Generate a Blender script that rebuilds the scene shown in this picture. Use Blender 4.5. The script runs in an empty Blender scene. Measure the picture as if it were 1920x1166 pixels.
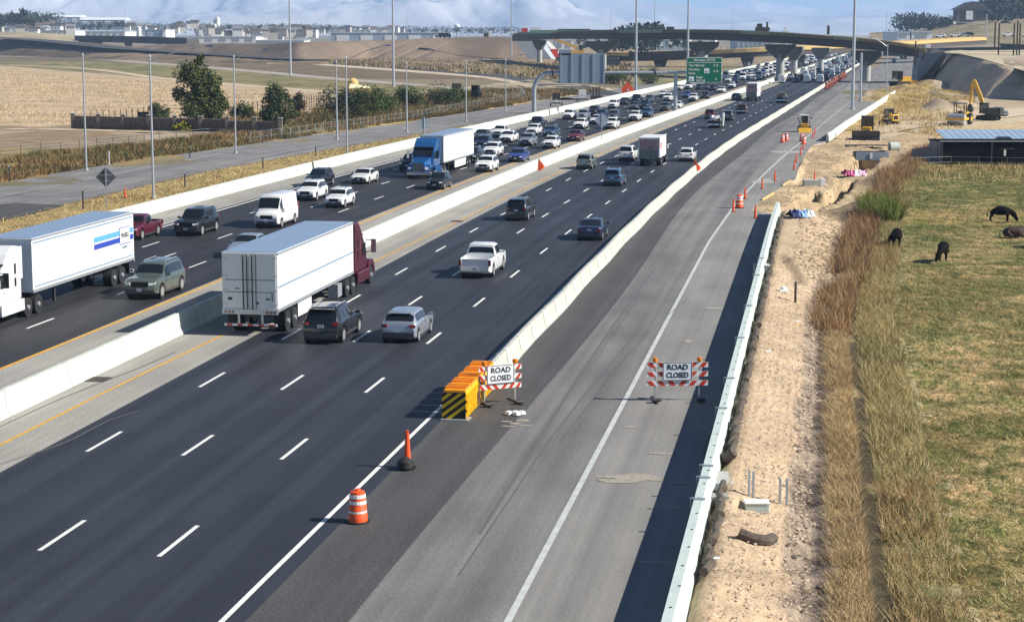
import bpy, bmesh, math, random
import numpy as np
from mathutils import Vector, Matrix, noise as mnoise
random.seed(7); RNG = np.random.default_rng(7)
sc = bpy.context.scene
COL = sc.collection
# ------------------------------------------------------------------ camera
F, H, YH = 3400., 15., 60.                 # focal length in photo pixels, camera height in metres, horizon row
TH = math.atan((540 - YH) / F)
cam = bpy.data.cameras.new('camera'); camo = bpy.data.objects.new('camera', cam); COL.objects.link(camo)
camo.location = (0, 0, H); camo.rotation_euler = (math.pi/2 - TH, 0, 0)
cam.sensor_width = 36; cam.lens = 36 * F / 1920; cam.shift_y = -43 / 1920
cam.clip_start = .5; cam.clip_end = 60000
sc.camera = camo
# ------------------------------------------------------------------ sky, sun, exposure
SUN_EL = math.radians(36); SH = Vector((.985, -.17, 0)).normalized()      # horizontal direction towards the sun
w = bpy.data.worlds.new('World'); sc.world = w; w.use_nodes = True
nt = w.node_tree; bg = nt.nodes['Background']
sky = nt.nodes.new('ShaderNodeTexSky'); sky.sky_type = 'NISHITA'; sky.sun_disc = False
sky.sun_elevation = SUN_EL; sky.sun_rotation = math.atan2(SH.x, SH.y)
sky.altitude = 800; sky.air_density = .8; sky.dust_density = 0; sky.ozone_density = 5
nt.links.new(sky.outputs[0], bg.inputs[0]); bg.inputs[1].default_value = .055
sl = bpy.data.lights.new('sun', 'SUN'); sl.energy = 5.0; sl.angle = math.radians(.5); sl.color = (1, .95, .86)
so = bpy.data.objects.new('sun', sl); COL.objects.link(so)
sd = Vector((SH.x * math.cos(SUN_EL), SH.y * math.cos(SUN_EL), math.sin(SUN_EL)))
so.rotation_euler = sd.to_track_quat('Z', 'Y').to_euler(); so.location = (60, -30, 60)
vs = sc.view_settings; vs.view_transform = 'Standard'; vs.look = 'None'; vs.gamma = 1; vs.use_curve_mapping = False; vs.exposure = .66
sc.render.engine = 'CYCLES'; sc.cycles.volume_bounces = 2; sc.cycles.max_bounces = 6

# ------------------------------------------------------------------ geometry helpers
def G(px, py, z=0.):
    """where the sight line of a photo pixel meets the plane at height z"""
    c, s = math.cos(TH), math.sin(TH); dx = (px - 960) / F; dy = -(py - 540) / F
    t = (z - H) / (-s + dy * c)
    return Vector((dx * t, (c + dy * s) * t, z))
def at(px, py, Y):
    c, s = math.cos(TH), math.sin(TH); dx = (px - 960) / F; dy = -(py - 540) / F
    t = Y / (c + dy * s)
    return Vector((dx * t, Y, H + (-s + dy * c) * t))
HD = math.radians(9.55); O0 = (-1.92, 72.2)
DV = (math.sin(HD), math.cos(HD)); NV = (math.cos(HD), -math.sin(HD))
def cs(s):
    s = np.asarray(s, float); a = np.clip(s - 50, 0, 150)
    return .048 * a * a / 300 + .048 * np.clip(s - 200, 0, None)
def hd(s): return HD + float(.048 * np.clip((s - 50) / 150, 0, 1))
def R(s, o, z=0.):
    """road frame: s metres along the highway, o metres to the right of the temporary barrier"""
    q = o + cs(s)
    return Vector((O0[0] + s * DV[0] + float(q) * NV[0], O0[1] + s * DV[1] + float(q) * NV[1], z))
def RA(s, o):
    q = o + cs(s)
    return O0[0] + s * DV[0] + q * NV[0], O0[1] + s * DV[1] + q * NV[1]
def SO(p):
    dx, dy = p[0] - O0[0], p[1] - O0[1]
    s = dx * DV[0] + dy * DV[1]; return s, dx * NV[0] + dy * NV[1] - float(cs(s))

def tag(o, label=None, cat=None, group=None, kind=None):
    if label: o['label'] = label
    if cat: o['category'] = cat
    if group: o['group'] = group
    if kind: o['kind'] = kind
    return o
def thing(name, label, cat, loc=(0, 0, 0), rz=0, group=None):
    o = bpy.data.objects.new(name, None); COL.objects.link(o); o.location = loc; o.rotation_euler = (0, 0, rz)
    o.empty_display_size = .2
    return tag(o, label, cat, group)
def children(o): return [c for c in list(COL.objects) if c.parent is o]
KIDS = {}
def copy_tree(o, parent=None):
    c = o.copy(); COL.objects.link(c)
    if parent: c.parent = parent
    KIDS[c] = [copy_tree(k, c) for k in KIDS.get(o, [])]
    return c
class MB:
    def __init__(s): s.v, s.f, s.m, s.cur = [], [], [], 0
    def mat(s, i): s.cur = i; return s
    def add(s, vs, fs):
        b = len(s.v); s.v += [tuple(v) for v in vs]; s.f += [tuple(b + i for i in f) for f in fs]; s.m += [s.cur] * len(fs); return s
    def box(s, c, d, rz=0, rx=0, ry=0, top=(1, 1), sh=(0, 0)):
        x, y, z = d[0] / 2, d[1] / 2, d[2] / 2
        vs = [(-x, -y, -z), (x, -y, -z), (x, y, -z), (-x, y, -z)] + [(a * top[0] + sh[0], b * top[1] + sh[1], z) for a, b in ((-x, -y), (x, -y), (x, y), (-x, y))]
        if rz or rx or ry:
            M = Matrix.Rotation(rz, 3, 'Z') @ Matrix.Rotation(ry, 3, 'Y') @ Matrix.Rotation(rx, 3, 'X'); vs = [M @ Vector(v) for v in vs]
        return s.add([(v[0] + c[0], v[1] + c[1], v[2] + c[2]) for v in vs], [(3, 2, 1, 0), (4, 5, 6, 7), (0, 1, 5, 4), (1, 2, 6, 5), (2, 3, 7, 6), (3, 0, 4, 7)])
    def cyl(s, a, b, r0, r1=None, n=10, cap=True):
        r1 = r0 if r1 is None else r1; a, b = Vector(a), Vector(b); d = (b - a).normalized()
        u = d.orthogonal().normalized(); w_ = d.cross(u)
        vs = [a + (u * math.cos(t) + w_ * math.sin(t)) * r0 for t in [2 * math.pi * i / n for i in range(n)]] + [b + (u * math.cos(t) + w_ * math.sin(t)) * r1 for t in [2 * math.pi * i / n for i in range(n)]]
        fs = [(i, (i + 1) % n, n + (i + 1) % n, n + i) for i in range(n)]
        if cap: fs += [tuple(range(n - 1, -1, -1)), tuple(range(n, 2 * n))]
        return s.add(vs, fs)
    def tube(s, pts, r, n=8):
        P_ = [Vector(p) for p in pts]; V = []; u = None
        for i, p in enumerate(P_):
            t = (P_[min(i + 1, len(P_) - 1)] - P_[max(i - 1, 0)]).normalized()
            u = t.orthogonal().normalized() if u is None else (u - t * u.dot(t)).normalized()
            w_ = t.cross(u); q = r[i] if isinstance(r, (list, tuple)) else r
            V += [p + (u * math.cos(a) + w_ * math.sin(a)) * q for a in [2 * math.pi * k / n for k in range(n)]]
        m = len(P_); Fc = [(i * n + k, i * n + (k + 1) % n, (i + 1) * n + (k + 1) % n, (i + 1) * n + k) for i in range(m - 1) for k in range(n)]
        return s.add(V, Fc + [tuple(range(n - 1, -1, -1)), tuple(range((m - 1) * n, m * n))])
    def lathe(s, prof, c=(0, 0, 0), n=14):
        vs = [(c[0] + r * math.cos(2 * math.pi * i / n), c[1] + r * math.sin(2 * math.pi * i / n), c[2] + z) for r, z in prof for i in range(n)]
        fs = [(k * n + i, k * n + (i + 1) % n, (k + 1) * n + (i + 1) % n, (k + 1) * n + i) for k in range(len(prof) - 1) for i in range(n)]
        fs += [tuple(range(n - 1, -1, -1)), tuple(range((len(prof) - 1) * n, len(prof) * n))]
        return s.add(vs, fs)
    def prism(s, poly, a, b, ax='x'):
        """poly in the two other axes, extruded from a to b along ax"""
        def p(q, t): return (t, q[0], q[1]) if ax == 'x' else ((q[0], t, q[1]) if ax == 'y' else (q[0], q[1], t))
        n = len(poly); vs = [p(q, a) for q in poly] + [p(q, b) for q in poly]
        return s.add(vs, [tuple(range(n)), tuple(range(2 * n - 1, n - 1, -1))] + [(i, n + i, n + (i + 1) % n, (i + 1) % n) for i in range(n)])
    def quad(s, a, b, c, d): return s.add([a, b, c, d], [(0, 1, 2, 3)])
    def build(s, name, mats, parent=None, smooth=False, loc=None, bevel=0, uv=None, fix=True):
        me = bpy.data.meshes.new(name); me.from_pydata(s.v, [], s.f)
        mats = mats if isinstance(mats, (list, tuple)) else [mats]
        for m in mats: me.materials.append(m)
        me.polygons.foreach_set('material_index', s.m)
        if fix:
            bm = bmesh.new(); bm.from_mesh(me); bmesh.ops.recalc_face_normals(bm, faces=bm.faces); bm.to_mesh(me); bm.free()
        if smooth:
            me.polygons.foreach_set('use_smooth', [True] * len(me.polygons)); me.set_sharp_from_angle(angle=math.radians(38))
        me.update()
        o = bpy.data.objects.new(name, me); COL.objects.link(o)
        if parent: o.parent = parent; KIDS.setdefault(parent, []).append(o)
        if loc: o.location = loc
        if bevel:
            b = o.modifiers.new('bevel', 'BEVEL'); b.width = bevel; b.segments = 2; b.limit_method = 'ANGLE'
        return o
def npmesh(name, V, Fc, mats, cols=None, mi=None, smooth=False, uv=None, parent=None):
    V = np.asarray(V, np.float32); Fc = np.asarray(Fc, np.int32); k = Fc.shape[1]
    me = bpy.data.meshes.new(name); me.vertices.add(len(V)); me.vertices.foreach_set('co', V.ravel())
    me.loops.add(Fc.size); me.loops.foreach_set('vertex_index', Fc.ravel())
    me.polygons.add(len(Fc)); me.polygons.foreach_set('loop_start', np.arange(0, Fc.size, k, dtype=np.int32))
    try: me.polygons.foreach_set('loop_total', np.full(len(Fc), k, np.int32))
    except Exception: pass
    for m in (mats if isinstance(mats, (list, tuple)) else [mats]): me.materials.append(m)
    if mi is not None: me.polygons.foreach_set('material_index', np.asarray(mi, np.int32))
    if smooth: me.polygons.foreach_set('use_smooth', np.ones(len(Fc), bool))
    if cols is not None:
        a = me.color_attributes.new('Col', 'FLOAT_COLOR', 'POINT'); c4 = np.ones((len(V), 4), np.float32); c4[:, :3] = cols
        a.data.foreach_set('color', c4.ravel())
    if uv is not None:
        l = me.uv_layers.new(name='UV'); l.data.foreach_set('uv', np.asarray(uv, np.float32)[Fc.ravel()].ravel())
    me.update(calc_edges=True); me.validate()
    o = bpy.data.objects.new(name, me); COL.objects.link(o)
    if parent: o.parent = parent; KIDS.setdefault(parent, []).append(o)
    return o
# value noise in numpy
_T = RNG.random((256, 256))
def vn(x, y):
    xi = np.floor(x).astype(int); yi = np.floor(y).astype(int); fx = x - xi; fy = y - yi
    fx = fx * fx * (3 - 2 * fx); fy = fy * fy * (3 - 2 * fy); a = xi & 255; b = yi & 255; a1 = (xi + 1) & 255; b1 = (yi + 1) & 255
    return (_T[a, b] * (1 - fx) + _T[a1, b] * fx) * (1 - fy) + (_T[a, b1] * (1 - fx) + _T[a1, b1] * fx) * fy
def fbm(x, y, sc_=1., o=4):
    r = 0; a = .5; t = 0
    for i in range(o): r = r + a * vn(x * sc_ + 17.3 * i, y * sc_ + 5.1 * i); t += a; a *= .5; sc_ *= 2.03
    return r / t
def inpoly(x, y, poly):
    r = np.zeros(np.shape(x), bool); n = len(poly)
    for i in range(n):
        x0, y0 = poly[i][:2]; x1, y1 = poly[(i + 1) % n][:2]
        if y0 == y1: continue
        c = ((y0 > y) != (y1 > y)) & (x < (x1 - x0) * (y - y0) / (y1 - y0) + x0); r ^= c
    return r

# ------------------------------------------------------------------ materials
def mat(name, col, rough=.7, metal=0., ns=None, na=.2, bump=0., bs=None, coat=0., spec=.5, coord='Object', st=None, alpha=None):
    m = bpy.data.materials.new(name); m.use_nodes = True; nt = m.node_tree; b = nt.nodes['Principled BSDF']
    b.inputs['Base Color'].default_value = (*col, 1); b.inputs['Roughness'].default_value = rough; b.inputs['Metallic'].default_value = metal
    b.inputs['Specular IOR Level'].default_value = spec
    if coat: b.inputs['Coat Weight'].default_value = coat; b.inputs['Coat Roughness'].default_value = .05
    if ns or bump:
        tc = nt.nodes.new('ShaderNodeTexCoord'); mp = nt.nodes.new('ShaderNodeMapping'); nt.links.new(tc.outputs[coord], mp.inputs[0])
        if st: mp.inputs['Scale'].default_value = st
    if ns:
        n = nt.nodes.new('ShaderNodeTexNoise'); n.inputs['Scale'].default_value = ns; n.inputs['Detail'].default_value = 6; n.inputs['Roughness'].default_value = .65
        nt.links.new(mp.outputs[0], n.inputs[0])
        r = nt.nodes.new('ShaderNodeMapRange'); r.inputs[1].default_value = .25; r.inputs[2].default_value = .75; r.inputs[3].default_value = 1 - na; r.inputs[4].default_value = 1 + na
        nt.links.new(n.outputs[0], r.inputs[0]); x = nt.nodes.new('ShaderNodeVectorMath'); x.operation = 'SCALE'; x.inputs[0].default_value = col
        nt.links.new(r.outputs[0], x.inputs['Scale']); nt.links.new(x.outputs[0], b.inputs['Base Color'])
    if bump:
        n = nt.nodes.new('ShaderNodeTexNoise'); n.inputs['Scale'].default_value = bs or ns; n.inputs['Detail'].default_value = 5; nt.links.new(mp.outputs[0], n.inputs[0])
        bp = nt.nodes.new('ShaderNodeBump'); bp.inputs['Strength'].default_value = bump; bp.inputs['Distance'].default_value = .05
        nt.links.new(n.outputs[0], bp.inputs['Height']); nt.links.new(bp.outputs[0], b.inputs['Normal'])
    return m
def attr_mat(name, scales=((.6, .3),), rough=.9, bump=.5, bs=3., dist=.1, tint=None):
    """base colour from the mesh's own Col attribute, broken up by noise"""
    m = bpy.data.materials.new(name); m.use_nodes = True; nt = m.node_tree; b = nt.nodes['Principled BSDF']; L = nt.links.new
    b.inputs['Roughness'].default_value = rough; b.inputs['Specular IOR Level'].default_value = .2
    a = nt.nodes.new('ShaderNodeAttribute'); a.attribute_name = 'Col'; out = a.outputs['Color']
    g = nt.nodes.new('ShaderNodeNewGeometry')
    for s_, am in scales:
        n = nt.nodes.new('ShaderNodeTexNoise'); n.inputs['Scale'].default_value = s_; n.inputs['Detail'].default_value = 5; n.inputs['Roughness'].default_value = .7
        L(g.outputs['Position'], n.inputs[0])
        r = nt.nodes.new('ShaderNodeMapRange'); r.inputs[1].default_value = .3; r.inputs[2].default_value = .7; r.inputs[3].default_value = 1 - am; r.inputs[4].default_value = 1 + am
        L(n.outputs[0], r.inputs[0]); x = nt.nodes.new('ShaderNodeVectorMath'); x.operation = 'SCALE'; L(out, x.inputs[0]); L(r.outputs[0], x.inputs['Scale']); out = x.outputs[0]
    for s_, c1, c2, st in (tint or ()):
        mp = nt.nodes.new('ShaderNodeMapping'); mp.inputs['Scale'].default_value = st; L(g.outputs['Position'], mp.inputs[0])
        n = nt.nodes.new('ShaderNodeTexNoise'); n.inputs['Scale'].default_value = s_; n.inputs['Detail'].default_value = 6; n.inputs['Roughness'].default_value = .7; L(mp.outputs[0], n.inputs[0])
        r = nt.nodes.new('ShaderNodeValToRGB'); r.color_ramp.elements[0].position = .40; r.color_ramp.elements[1].position = .60; r.color_ramp.elements[0].color = (*c1, 1); r.color_ramp.elements[1].color = (*c2, 1); L(n.outputs[0], r.inputs[0])
        x = nt.nodes.new('ShaderNodeVectorMath'); x.operation = 'MULTIPLY'; L(out, x.inputs[0]); L(r.outputs[0], x.inputs[1]); out = x.outputs[0]
    L(out, b.inputs['Base Color'])
    if bump:
        n = nt.nodes.new('ShaderNodeTexNoise'); n.inputs['Scale'].default_value = bs; n.inputs['Detail'].default_value = 6; n.inputs['Roughness'].default_value = .7; L(g.outputs['Position'], n.inputs[0])
        bp = nt.nodes.new('ShaderNodeBump'); bp.inputs['Strength'].default_value = bump; bp.inputs['Distance'].default_value = dist
        L(n.outputs[0], bp.inputs['Height']); L(bp.outputs[0], b.inputs['Normal'])
    return m
def road_mat(name, col, streak=.25, grain=.25, rough=.75, patches=.15, tracks=None):
    """UV holds (metres along, metres across): long wheel-track wear plus fine aggregate"""
    m = bpy.data.materials.new(name); m.use_nodes = True; nt = m.node_tree; b = nt.nodes['Principled BSDF']; L = nt.links.new
    b.inputs['Roughness'].default_value = rough; b.inputs['Specular IOR Level'].default_value = .35
    uv = nt.nodes.new('ShaderNodeUVMap'); out = None
    for sx, sy, am, det in ((.012, 1.1, streak, 3), (.15, .35, patches, 4), (.004, 2.6, .08, 2), (9., 9., grain, 3), (.02, .012, .1, 2)):
        mp = nt.nodes.new('ShaderNodeMapping'); mp.inputs['Scale'].default_value = (sx, sy, 1); L(uv.outputs[0], mp.inputs[0])
        n = nt.nodes.new('ShaderNodeTexNoise'); n.inputs['Scale'].default_value = 1; n.inputs['Detail'].default_value = det; L(mp.outputs[0], n.inputs[0])
        r = nt.nodes.new('ShaderNodeMapRange'); r.inputs[1].default_value = .3; r.inputs[2].default_value = .7; r.inputs[3].default_value = 1 - am; r.inputs[4].default_value = 1 + am; r.clamp = False
        L(n.outputs[0], r.inputs[0])
        x = nt.nodes.new('ShaderNodeVectorMath'); x.operation = 'SCALE'; L(r.outputs[0], x.inputs['Scale'])
        if out is None: x.inputs[0].default_value = col
        else: L(out, x.inputs[0])
        out = x.outputs[0]
    if tracks:
        # polished wheel paths, a pair in each lane
        sp = nt.nodes.new('ShaderNodeSeparateXYZ'); L(uv.outputs[0], sp.inputs[0])
        a_ = nt.nodes.new('ShaderNodeMath'); a_.operation = 'ADD'; a_.inputs[1].default_value = tracks[0]; L(sp.outputs[1], a_.inputs[0])
        q = nt.nodes.new('ShaderNodeMath'); q.operation = 'MULTIPLY'; q.inputs[1].default_value = 2 * math.pi / tracks[1]; L(a_.outputs[0], q.inputs[0])
        c_ = nt.nodes.new('ShaderNodeMath'); c_.operation = 'COSINE'; L(q.outputs[0], c_.inputs[0])
        r = nt.nodes.new('ShaderNodeMapRange'); r.inputs[1].default_value = -1; r.inputs[2].default_value = 1; r.inputs[3].default_value = 1 - tracks[2]; r.inputs[4].default_value = 1 + tracks[2]; L(c_.outputs[0], r.inputs[0])
        x = nt.nodes.new('ShaderNodeVectorMath'); x.operation = 'SCALE'; L(r.outputs[0], x.inputs['Scale']); L(out, x.inputs[0]); out = x.outputs[0]
    L(out, b.inputs['Base Color'])
    return m
M = {}
M['asphalt'] = road_mat('asphalt_fresh', (.031, .034, .044), .28, .22, .62, tracks=(.9, 1.83, .10))
M['asphalt_l'] = road_mat('asphalt_left', (.029, .029, .032), .26, .22, .62, tracks=(0, 1.83, .10))
M['asphalt_r'] = road_mat('asphalt_dark_shoulder', (.075, .073, .074), .2, .3, .8)
M['worn'] = road_mat('asphalt_worn', (.17, .165, .16), .22, .2, .8, .2)
M['worn2'] = road_mat('concrete_lane', (.235, .225, .21), .1, .14, .8, .14)
M['conc_sh'] = road_mat('concrete_shoulder', (.30, .285, .255), .13, .16, .85, .14)
M['ramp'] = road_mat('ramp_asphalt', (.20, .19, .185), .22, .18, .85, .2)
M['paint_w'] = mat('road_paint_white', (.78, .78, .74), .6, ns=3, na=.2)
M['paint_wo'] = mat('road_paint_worn_white', (.5, .52, .5), .7, ns=2, na=.25)
M['paint_y'] = mat('road_paint_yellow', (.68, .36, .035), .6, ns=2, na=.25)
M['conc'] = mat('barrier_concrete', (.52, .52, .45), .85, ns=2.2, na=.26, bump=.15, bs=20, st=(1, 1, .3))
M['conc2'] = mat('structure_concrete', (.42, .42, .40), .85, ns=.6, na=.12)
M['conc_g'] = mat('fresh_barrier_concrete', (.50, .58, .55), .8, ns=1.5, na=.12)
M['steel'] = mat('galvanised_steel', (.50, .53, .56), .45, .6, ns=3, na=.08)
M['steel_d'] = mat('dark_steel', (.07, .065, .06), .6, .3)
M['rust'] = mat('weathering_steel', (.045, .036, .033), .75, ns=.5, na=.2)
M['form'] = mat('formwork_timber', (.62, .42, .16), .8, ns=1, na=.2)
M['formg'] = mat('green_deck_form', (.16, .28, .22), .7, ns=.6, na=.25)
M['orange'] = mat('safety_orange', (.85, .10, .02), .5)
M['orange2'] = mat('cushion_orange', (.95, .36, .01), .45, ns=2, na=.08)
M['yellow'] = mat('cushion_yellow', (.92, .60, .01), .45, ns=2, na=.08)
M['white'] = mat('white_sheeting', (.82, .82, .80), .45)
M['red'] = mat('red_sheeting', (.60, .05, .02), .45)
M['black'] = mat('black_rubber', (.018, .018, .018), .7)
M['blk'] = mat('black_paint', (.012, .012, .014), .35)
M['glass'] = mat('vehicle_glass', (.012, .014, .017), .04, spec=.8)
M['chrome'] = mat('chrome', (.65, .65, .66), .2, 1.)
M['lamp'] = mat('lamp_lens', (.72, .74, .76), .08, spec=1., coat=1)
M['tail'] = mat('tail_lens', (.20, .008, .012), .15, coat=1)
M['amber'] = mat('amber_lens', (.75, .22, .01), .2, coat=.6)
M['trim'] = mat('grey_trim', (.05, .05, .055), .5)
M['tyre'] = mat('tyre', (.02, .02, .021), .8)
M['rim'] = mat('alloy_rim', (.62, .63, .64), .35, .5)
M['plate'] = mat('license_plate', (.6, .62, .68), .5)
M['mach'] = mat('machine_yellow', (.72, .40, .03), .45, ns=1.5, na=.15)
M['green'] = mat('sign_green', (.0, .17, .085), .4)
M['blue'] = mat('stripe_blue', (.03, .07, .42), .4)
M['lblue'] = mat('stripe_light_blue', (.12, .40, .75), .4)
M['trailer'] = mat('trailer_white', (.80, .80, .78), .35, ns=1, na=.04)
M['troof'] = mat('trailer_roof_sky_tint', (.24, .33, .46), .45, .1, ns=1, na=.07)  # blue of the reflected sky put into the roof colour
M['wood'] = mat('post_wood', (.14, .10, .07), .9, ns=4, na=.3)
M['cow'] = mat('black_hide', (.007, .006, .006), .9, spec=.1)
M['cowb'] = mat('brown_hide', (.035, .020, .014), .8, ns=3, na=.4)
M['stone'] = mat('wall_stone', (.19, .155, .13), .95, ns=2.2, na=.55, bump=.8, bs=4)
M['bark'] = mat('bark', (.16, .13, .10), .9, ns=5, na=.3)
M['leaf'] = attr_mat('foliage', ((1.2, .25),), .8, 0)
M['blade'] = attr_mat('dry_blades', ((.8, .2),), .85, 0)
M['pasture'] = attr_mat('pasture_turf', ((2.5, .25),), .95, 1., 5., .25, tint=((.35, (.8, .92, .7), (1.3, 1.12, 1.15), (1, .6, 1)), (1.6, (.42, .50, .34), (1.25, 1.12, 1.05), (1, .5, 1)), (6., (.6, .65, .55), (1.2, 1.15, 1.1), (1, .6, 1))))
M['ground'] = attr_mat('soil', ((.05, .08), (.45, .14), (2.2, .22), (9., .18)), .95, .9, 4., .12)
def paint(name, c, metal=.0, rough=.35): return mat('paint_' + name, c, rough, metal, coat=.8)
P = {k: paint(k, *v) for k, v in dict(
    white=((.80, .80, .79),), pearl=((.72, .72, .69),), silver=((.42, .46, .52), .5, .3), black=((.012, .013, .016),), navy=((.02, .03, .07), .2),
    blue=((.04, .07, .30), .3), steelblue=((.05, .12, .20), .3), grey=((.10, .11, .13), .4), green=((.105, .13, .115), .3), sage=((.20, .24, .20), .4),
    maroon=((.11, .015, .03), .2), red=((.22, .02, .02),), darkred=((.12, .012, .015),), tan=((.32, .30, .24), .2), brown=((.10, .05, .03),),
    semiblue=((.02, .13, .36), .35, .3), lgrey=((.30, .33, .36), .3)).items()}
# ================================================================== ground sheet
def brk(*segs):
    r = []
    for a, b, n in segs: r += list(np.linspace(a, b, n, endpoint=False))
    return np.array(r + [segs[-1][1]])
S = brk((-60, 230, 520), (230, 700, 170), (700, 2000, 130), (2000, 4500, 25), (4500, 20000, 12))
Oo = brk((-9000, -1500, 10), (-1500, -400, 28), (-400, -120, 56), (-120, -14, 80), (-14, 10.7, 6), (10.7, 40, 100), (40, 140, 70), (140, 600, 46), (600, 2000, 14), (2000, 9000, 8))
SS, OO = np.meshgrid(S, Oo, indexing='ij'); GX, GY = RA(SS, OO)
def C(*c): return np.array(c, float)
gz = np.full(GX.shape, -.035); gc = np.zeros(GX.shape + (3,))
n1 = fbm(GX, GY, .02); n2 = fbm(GX + 50, GY, .15); n3 = fbm(GX, GY + 90, .8, 3); n4 = fbm(GX, GY, .004)
nn = fbm(GX * 1., GY, 2.3, 2)
def mix(a, b, t): t = np.clip(t, 0, 1)[..., None]; return a * (1 - t) + b * t
gc[:] = mix(C(.27, .21, .14), C(.17, .15, .085), (n4 - .35) * 3)
def zone(pts, a, b=None, t=None, soft=None):
    poly = [G(*p) if len(p) == 2 else p for p in pts]; k = inpoly(GX + (n2 - .5) * 2.5, GY + (n3 - .5) * 6, poly)
    c = mix(C(*a), C(*b), t) if b is not None else np.broadcast_to(C(*a), gc.shape)
    gc[k] = c[k]; return k
wet = (n2 - .42) * 5; wet3 = (n3 - .4) * 4
# --- left of the highway, far to near
zone([(-900, 95), (400, 104), (1000, 138), (1000, 150), (640, 148), (-900, 108)], (.11, .08, .05), (.24, .18, .11), wet3)
zone([(-900, 108), (300, 118), (640, 150), (860, 168), (700, 182), (330, 150), (-900, 118)], (.30, .24, .11), (.09, .10, .045), (n3 - .45) * 6)
stub = zone([(-900, 117), (0, 123), (330, 150), (700, 178), (650, 205), (540, 212), (455, 222), (330, 245), (140, 238), (-900, 238)], (.54, .41, .27), (.38, .28, .18), (fbm(GX * .3, GY, .6, 3) - .42) * 5)
zone([(-900, 236), (140, 236), (540, 246), (640, 246), (440, 262), (160, 282), (-900, 300)], (.40, .32, .22), (.26, .19, .12), (n2 - .45) * 5 + (GX < -52) * .5)
zone([(-900, 252), (60, 254), (260, 268), (100, 278), (-900, 284)], (.24, .17, .11), (.30, .23, .15), wet3)
zone([(-900, 284), (160, 277), (440, 250), (530, 252), (760, 222), (1000, 184), (1010, 192), (850, 222), (650, 252), (440, 284), (160, 322), (-900, 480)], (.13, .115, .04), (.30, .22, .10), (n2 - .42) * 6)
zone([(440, 214), (560, 215), (660, 200), (900, 170), (985, 168), (960, 190), (760, 224), (540, 252), (530, 250), (440, 246)], (.22, .15, .07), (.13, .13, .05), (n2 - .4) * 6)
zone([(640, 232), (730, 215), (800, 222), (700, 240)], (.60, .44, .16)); zone([(880, 190), (900, 186), (1040, 180), (960, 205), (900, 206)], (.55, .38, .15))
zone([(850, 165), (1000, 150), (1200, 170), (1250, 160), (1100, 205), (1000, 192), (930, 190)], (.42, .34, .23), (.32, .26, .17), wet3)
zone([(900, 113), (1160, 118), (1300, 130), (1450, 112), (1600, 93), (1560, 90), (1300, 88), (900, 88)], (.24, .18, .10), (.36, .27, .15), wet3)
zone([(1180, 140), (1300, 130), (1380, 128), (1250, 160), (1180, 170)], (.16, .17, .07), (.34, .27, .14), wet3)
strip = (OO < -40.2) & (OO > -52) & (SS < 420)
gc[strip] = mix(C(.42, .30, .13), C(.30, .22, .10), wet3)[strip]
# --- right of the highway: gravel berm, ditch, dry grass, pasture
o1 = 14.6 + .05 * np.clip(SS - 25, 0, None) + .0003 * np.clip(SS - 60, 0, None) ** 2 + (n2 - .5) * 1.
right = (OO > 10.6) & (SS < 260)
gc[right] = mix(C(.62, .46, .30), C(.50, .37, .24), (n2 - .4) * 3 + (n3 - .5))[right]
k = right & (OO > o1 - 1.3) & (OO < o1); gc[k] = mix(C(.17, .13, .10), C(.42, .33, .25), (nn - .35) * 3)[k]
k = right & (OO >= o1); gc[k] = mix(C(.48, .36, .19), C(.36, .26, .14), wet3)[k]
k = right & (OO >= o1 + .9) & (OO < o1 + 1.7); gc[k] = C(.10, .08, .045)
k = right & (OO >= o1 + 1.6); gc[k] = mix(C(.40, .32, .15), C(.20, .19, .08), (n3 - .36) * 4)[k]
past = right & (OO >= o1 + 3.4 + (n3 - .5) * 1.5)
gc[past] = mix(C(.25, .225, .10), C(.52, .43, .25), (n2 * .8 + n3 * .5 + fbm(GX * .25, GY, .5, 3) * .5 - .74 - .25 * (np.clip((95 - GY) / 60, -1, 1) * -1 > 0)) * 5)[past]
k = past & (GY > 118) & (GY < 196); gc[k] = mix(C(.17, .18, .07), C(.42, .36, .20), (n2 + n3 - 1.02) * 4 + .15)[k]
k = past & (GY > 142) & (GY < 155 + 3 * (n3 - .5)); gc[k] = mix(C(.17, .18, .07), C(.42, .34, .17), (n3 + n2 - .8) * 4)[k]
k = past & (GY > 196); gc[k] = mix(C(.43, .33, .17), C(.3, .22, .10), (n3 - .4) * 4)[k]
# --- construction area
sand = [(1385, 398), (1500, 320), (1545, 228), (1640, 165), (1720, 158), (1780, 205), (2150, 190), (2150, 258), (1745, 268), (1700, 300), (1660, 330), (1610, 420), (1450, 400)]
sp = [G(*p) for p in sand]
zone(sand, (.53, .40, .24), (.42, .31, .19), (n2 - .4) * 4)
zone([(1545, 235), (1600, 190), (1690, 158), (1750, 165), (1740, 195), (1650, 222), (1600, 245)], (.50, .36, .15), (.26, .18, .08), (n3 - .38) * 5)
zone([(1640, 240), (1720, 210), (1960, 190), (2100, 190), (2100, 215), (1760, 240), (1640, 262)], (.56, .46, .31), (.50, .40, .26), wet3)
zone([(1700, 90), (1780, 92), (2400, 96), (2400, 200), (1800, 205), (1740, 160)], (.46, .37, .25), (.36, .28, .18), wet3)
zone([(1560, 62.2), (2400, 62.2), (2400, 92), (1560, 88)], (.34, .27, .17), (.20, .17, .09), (n1 - .4) * 4)
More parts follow.
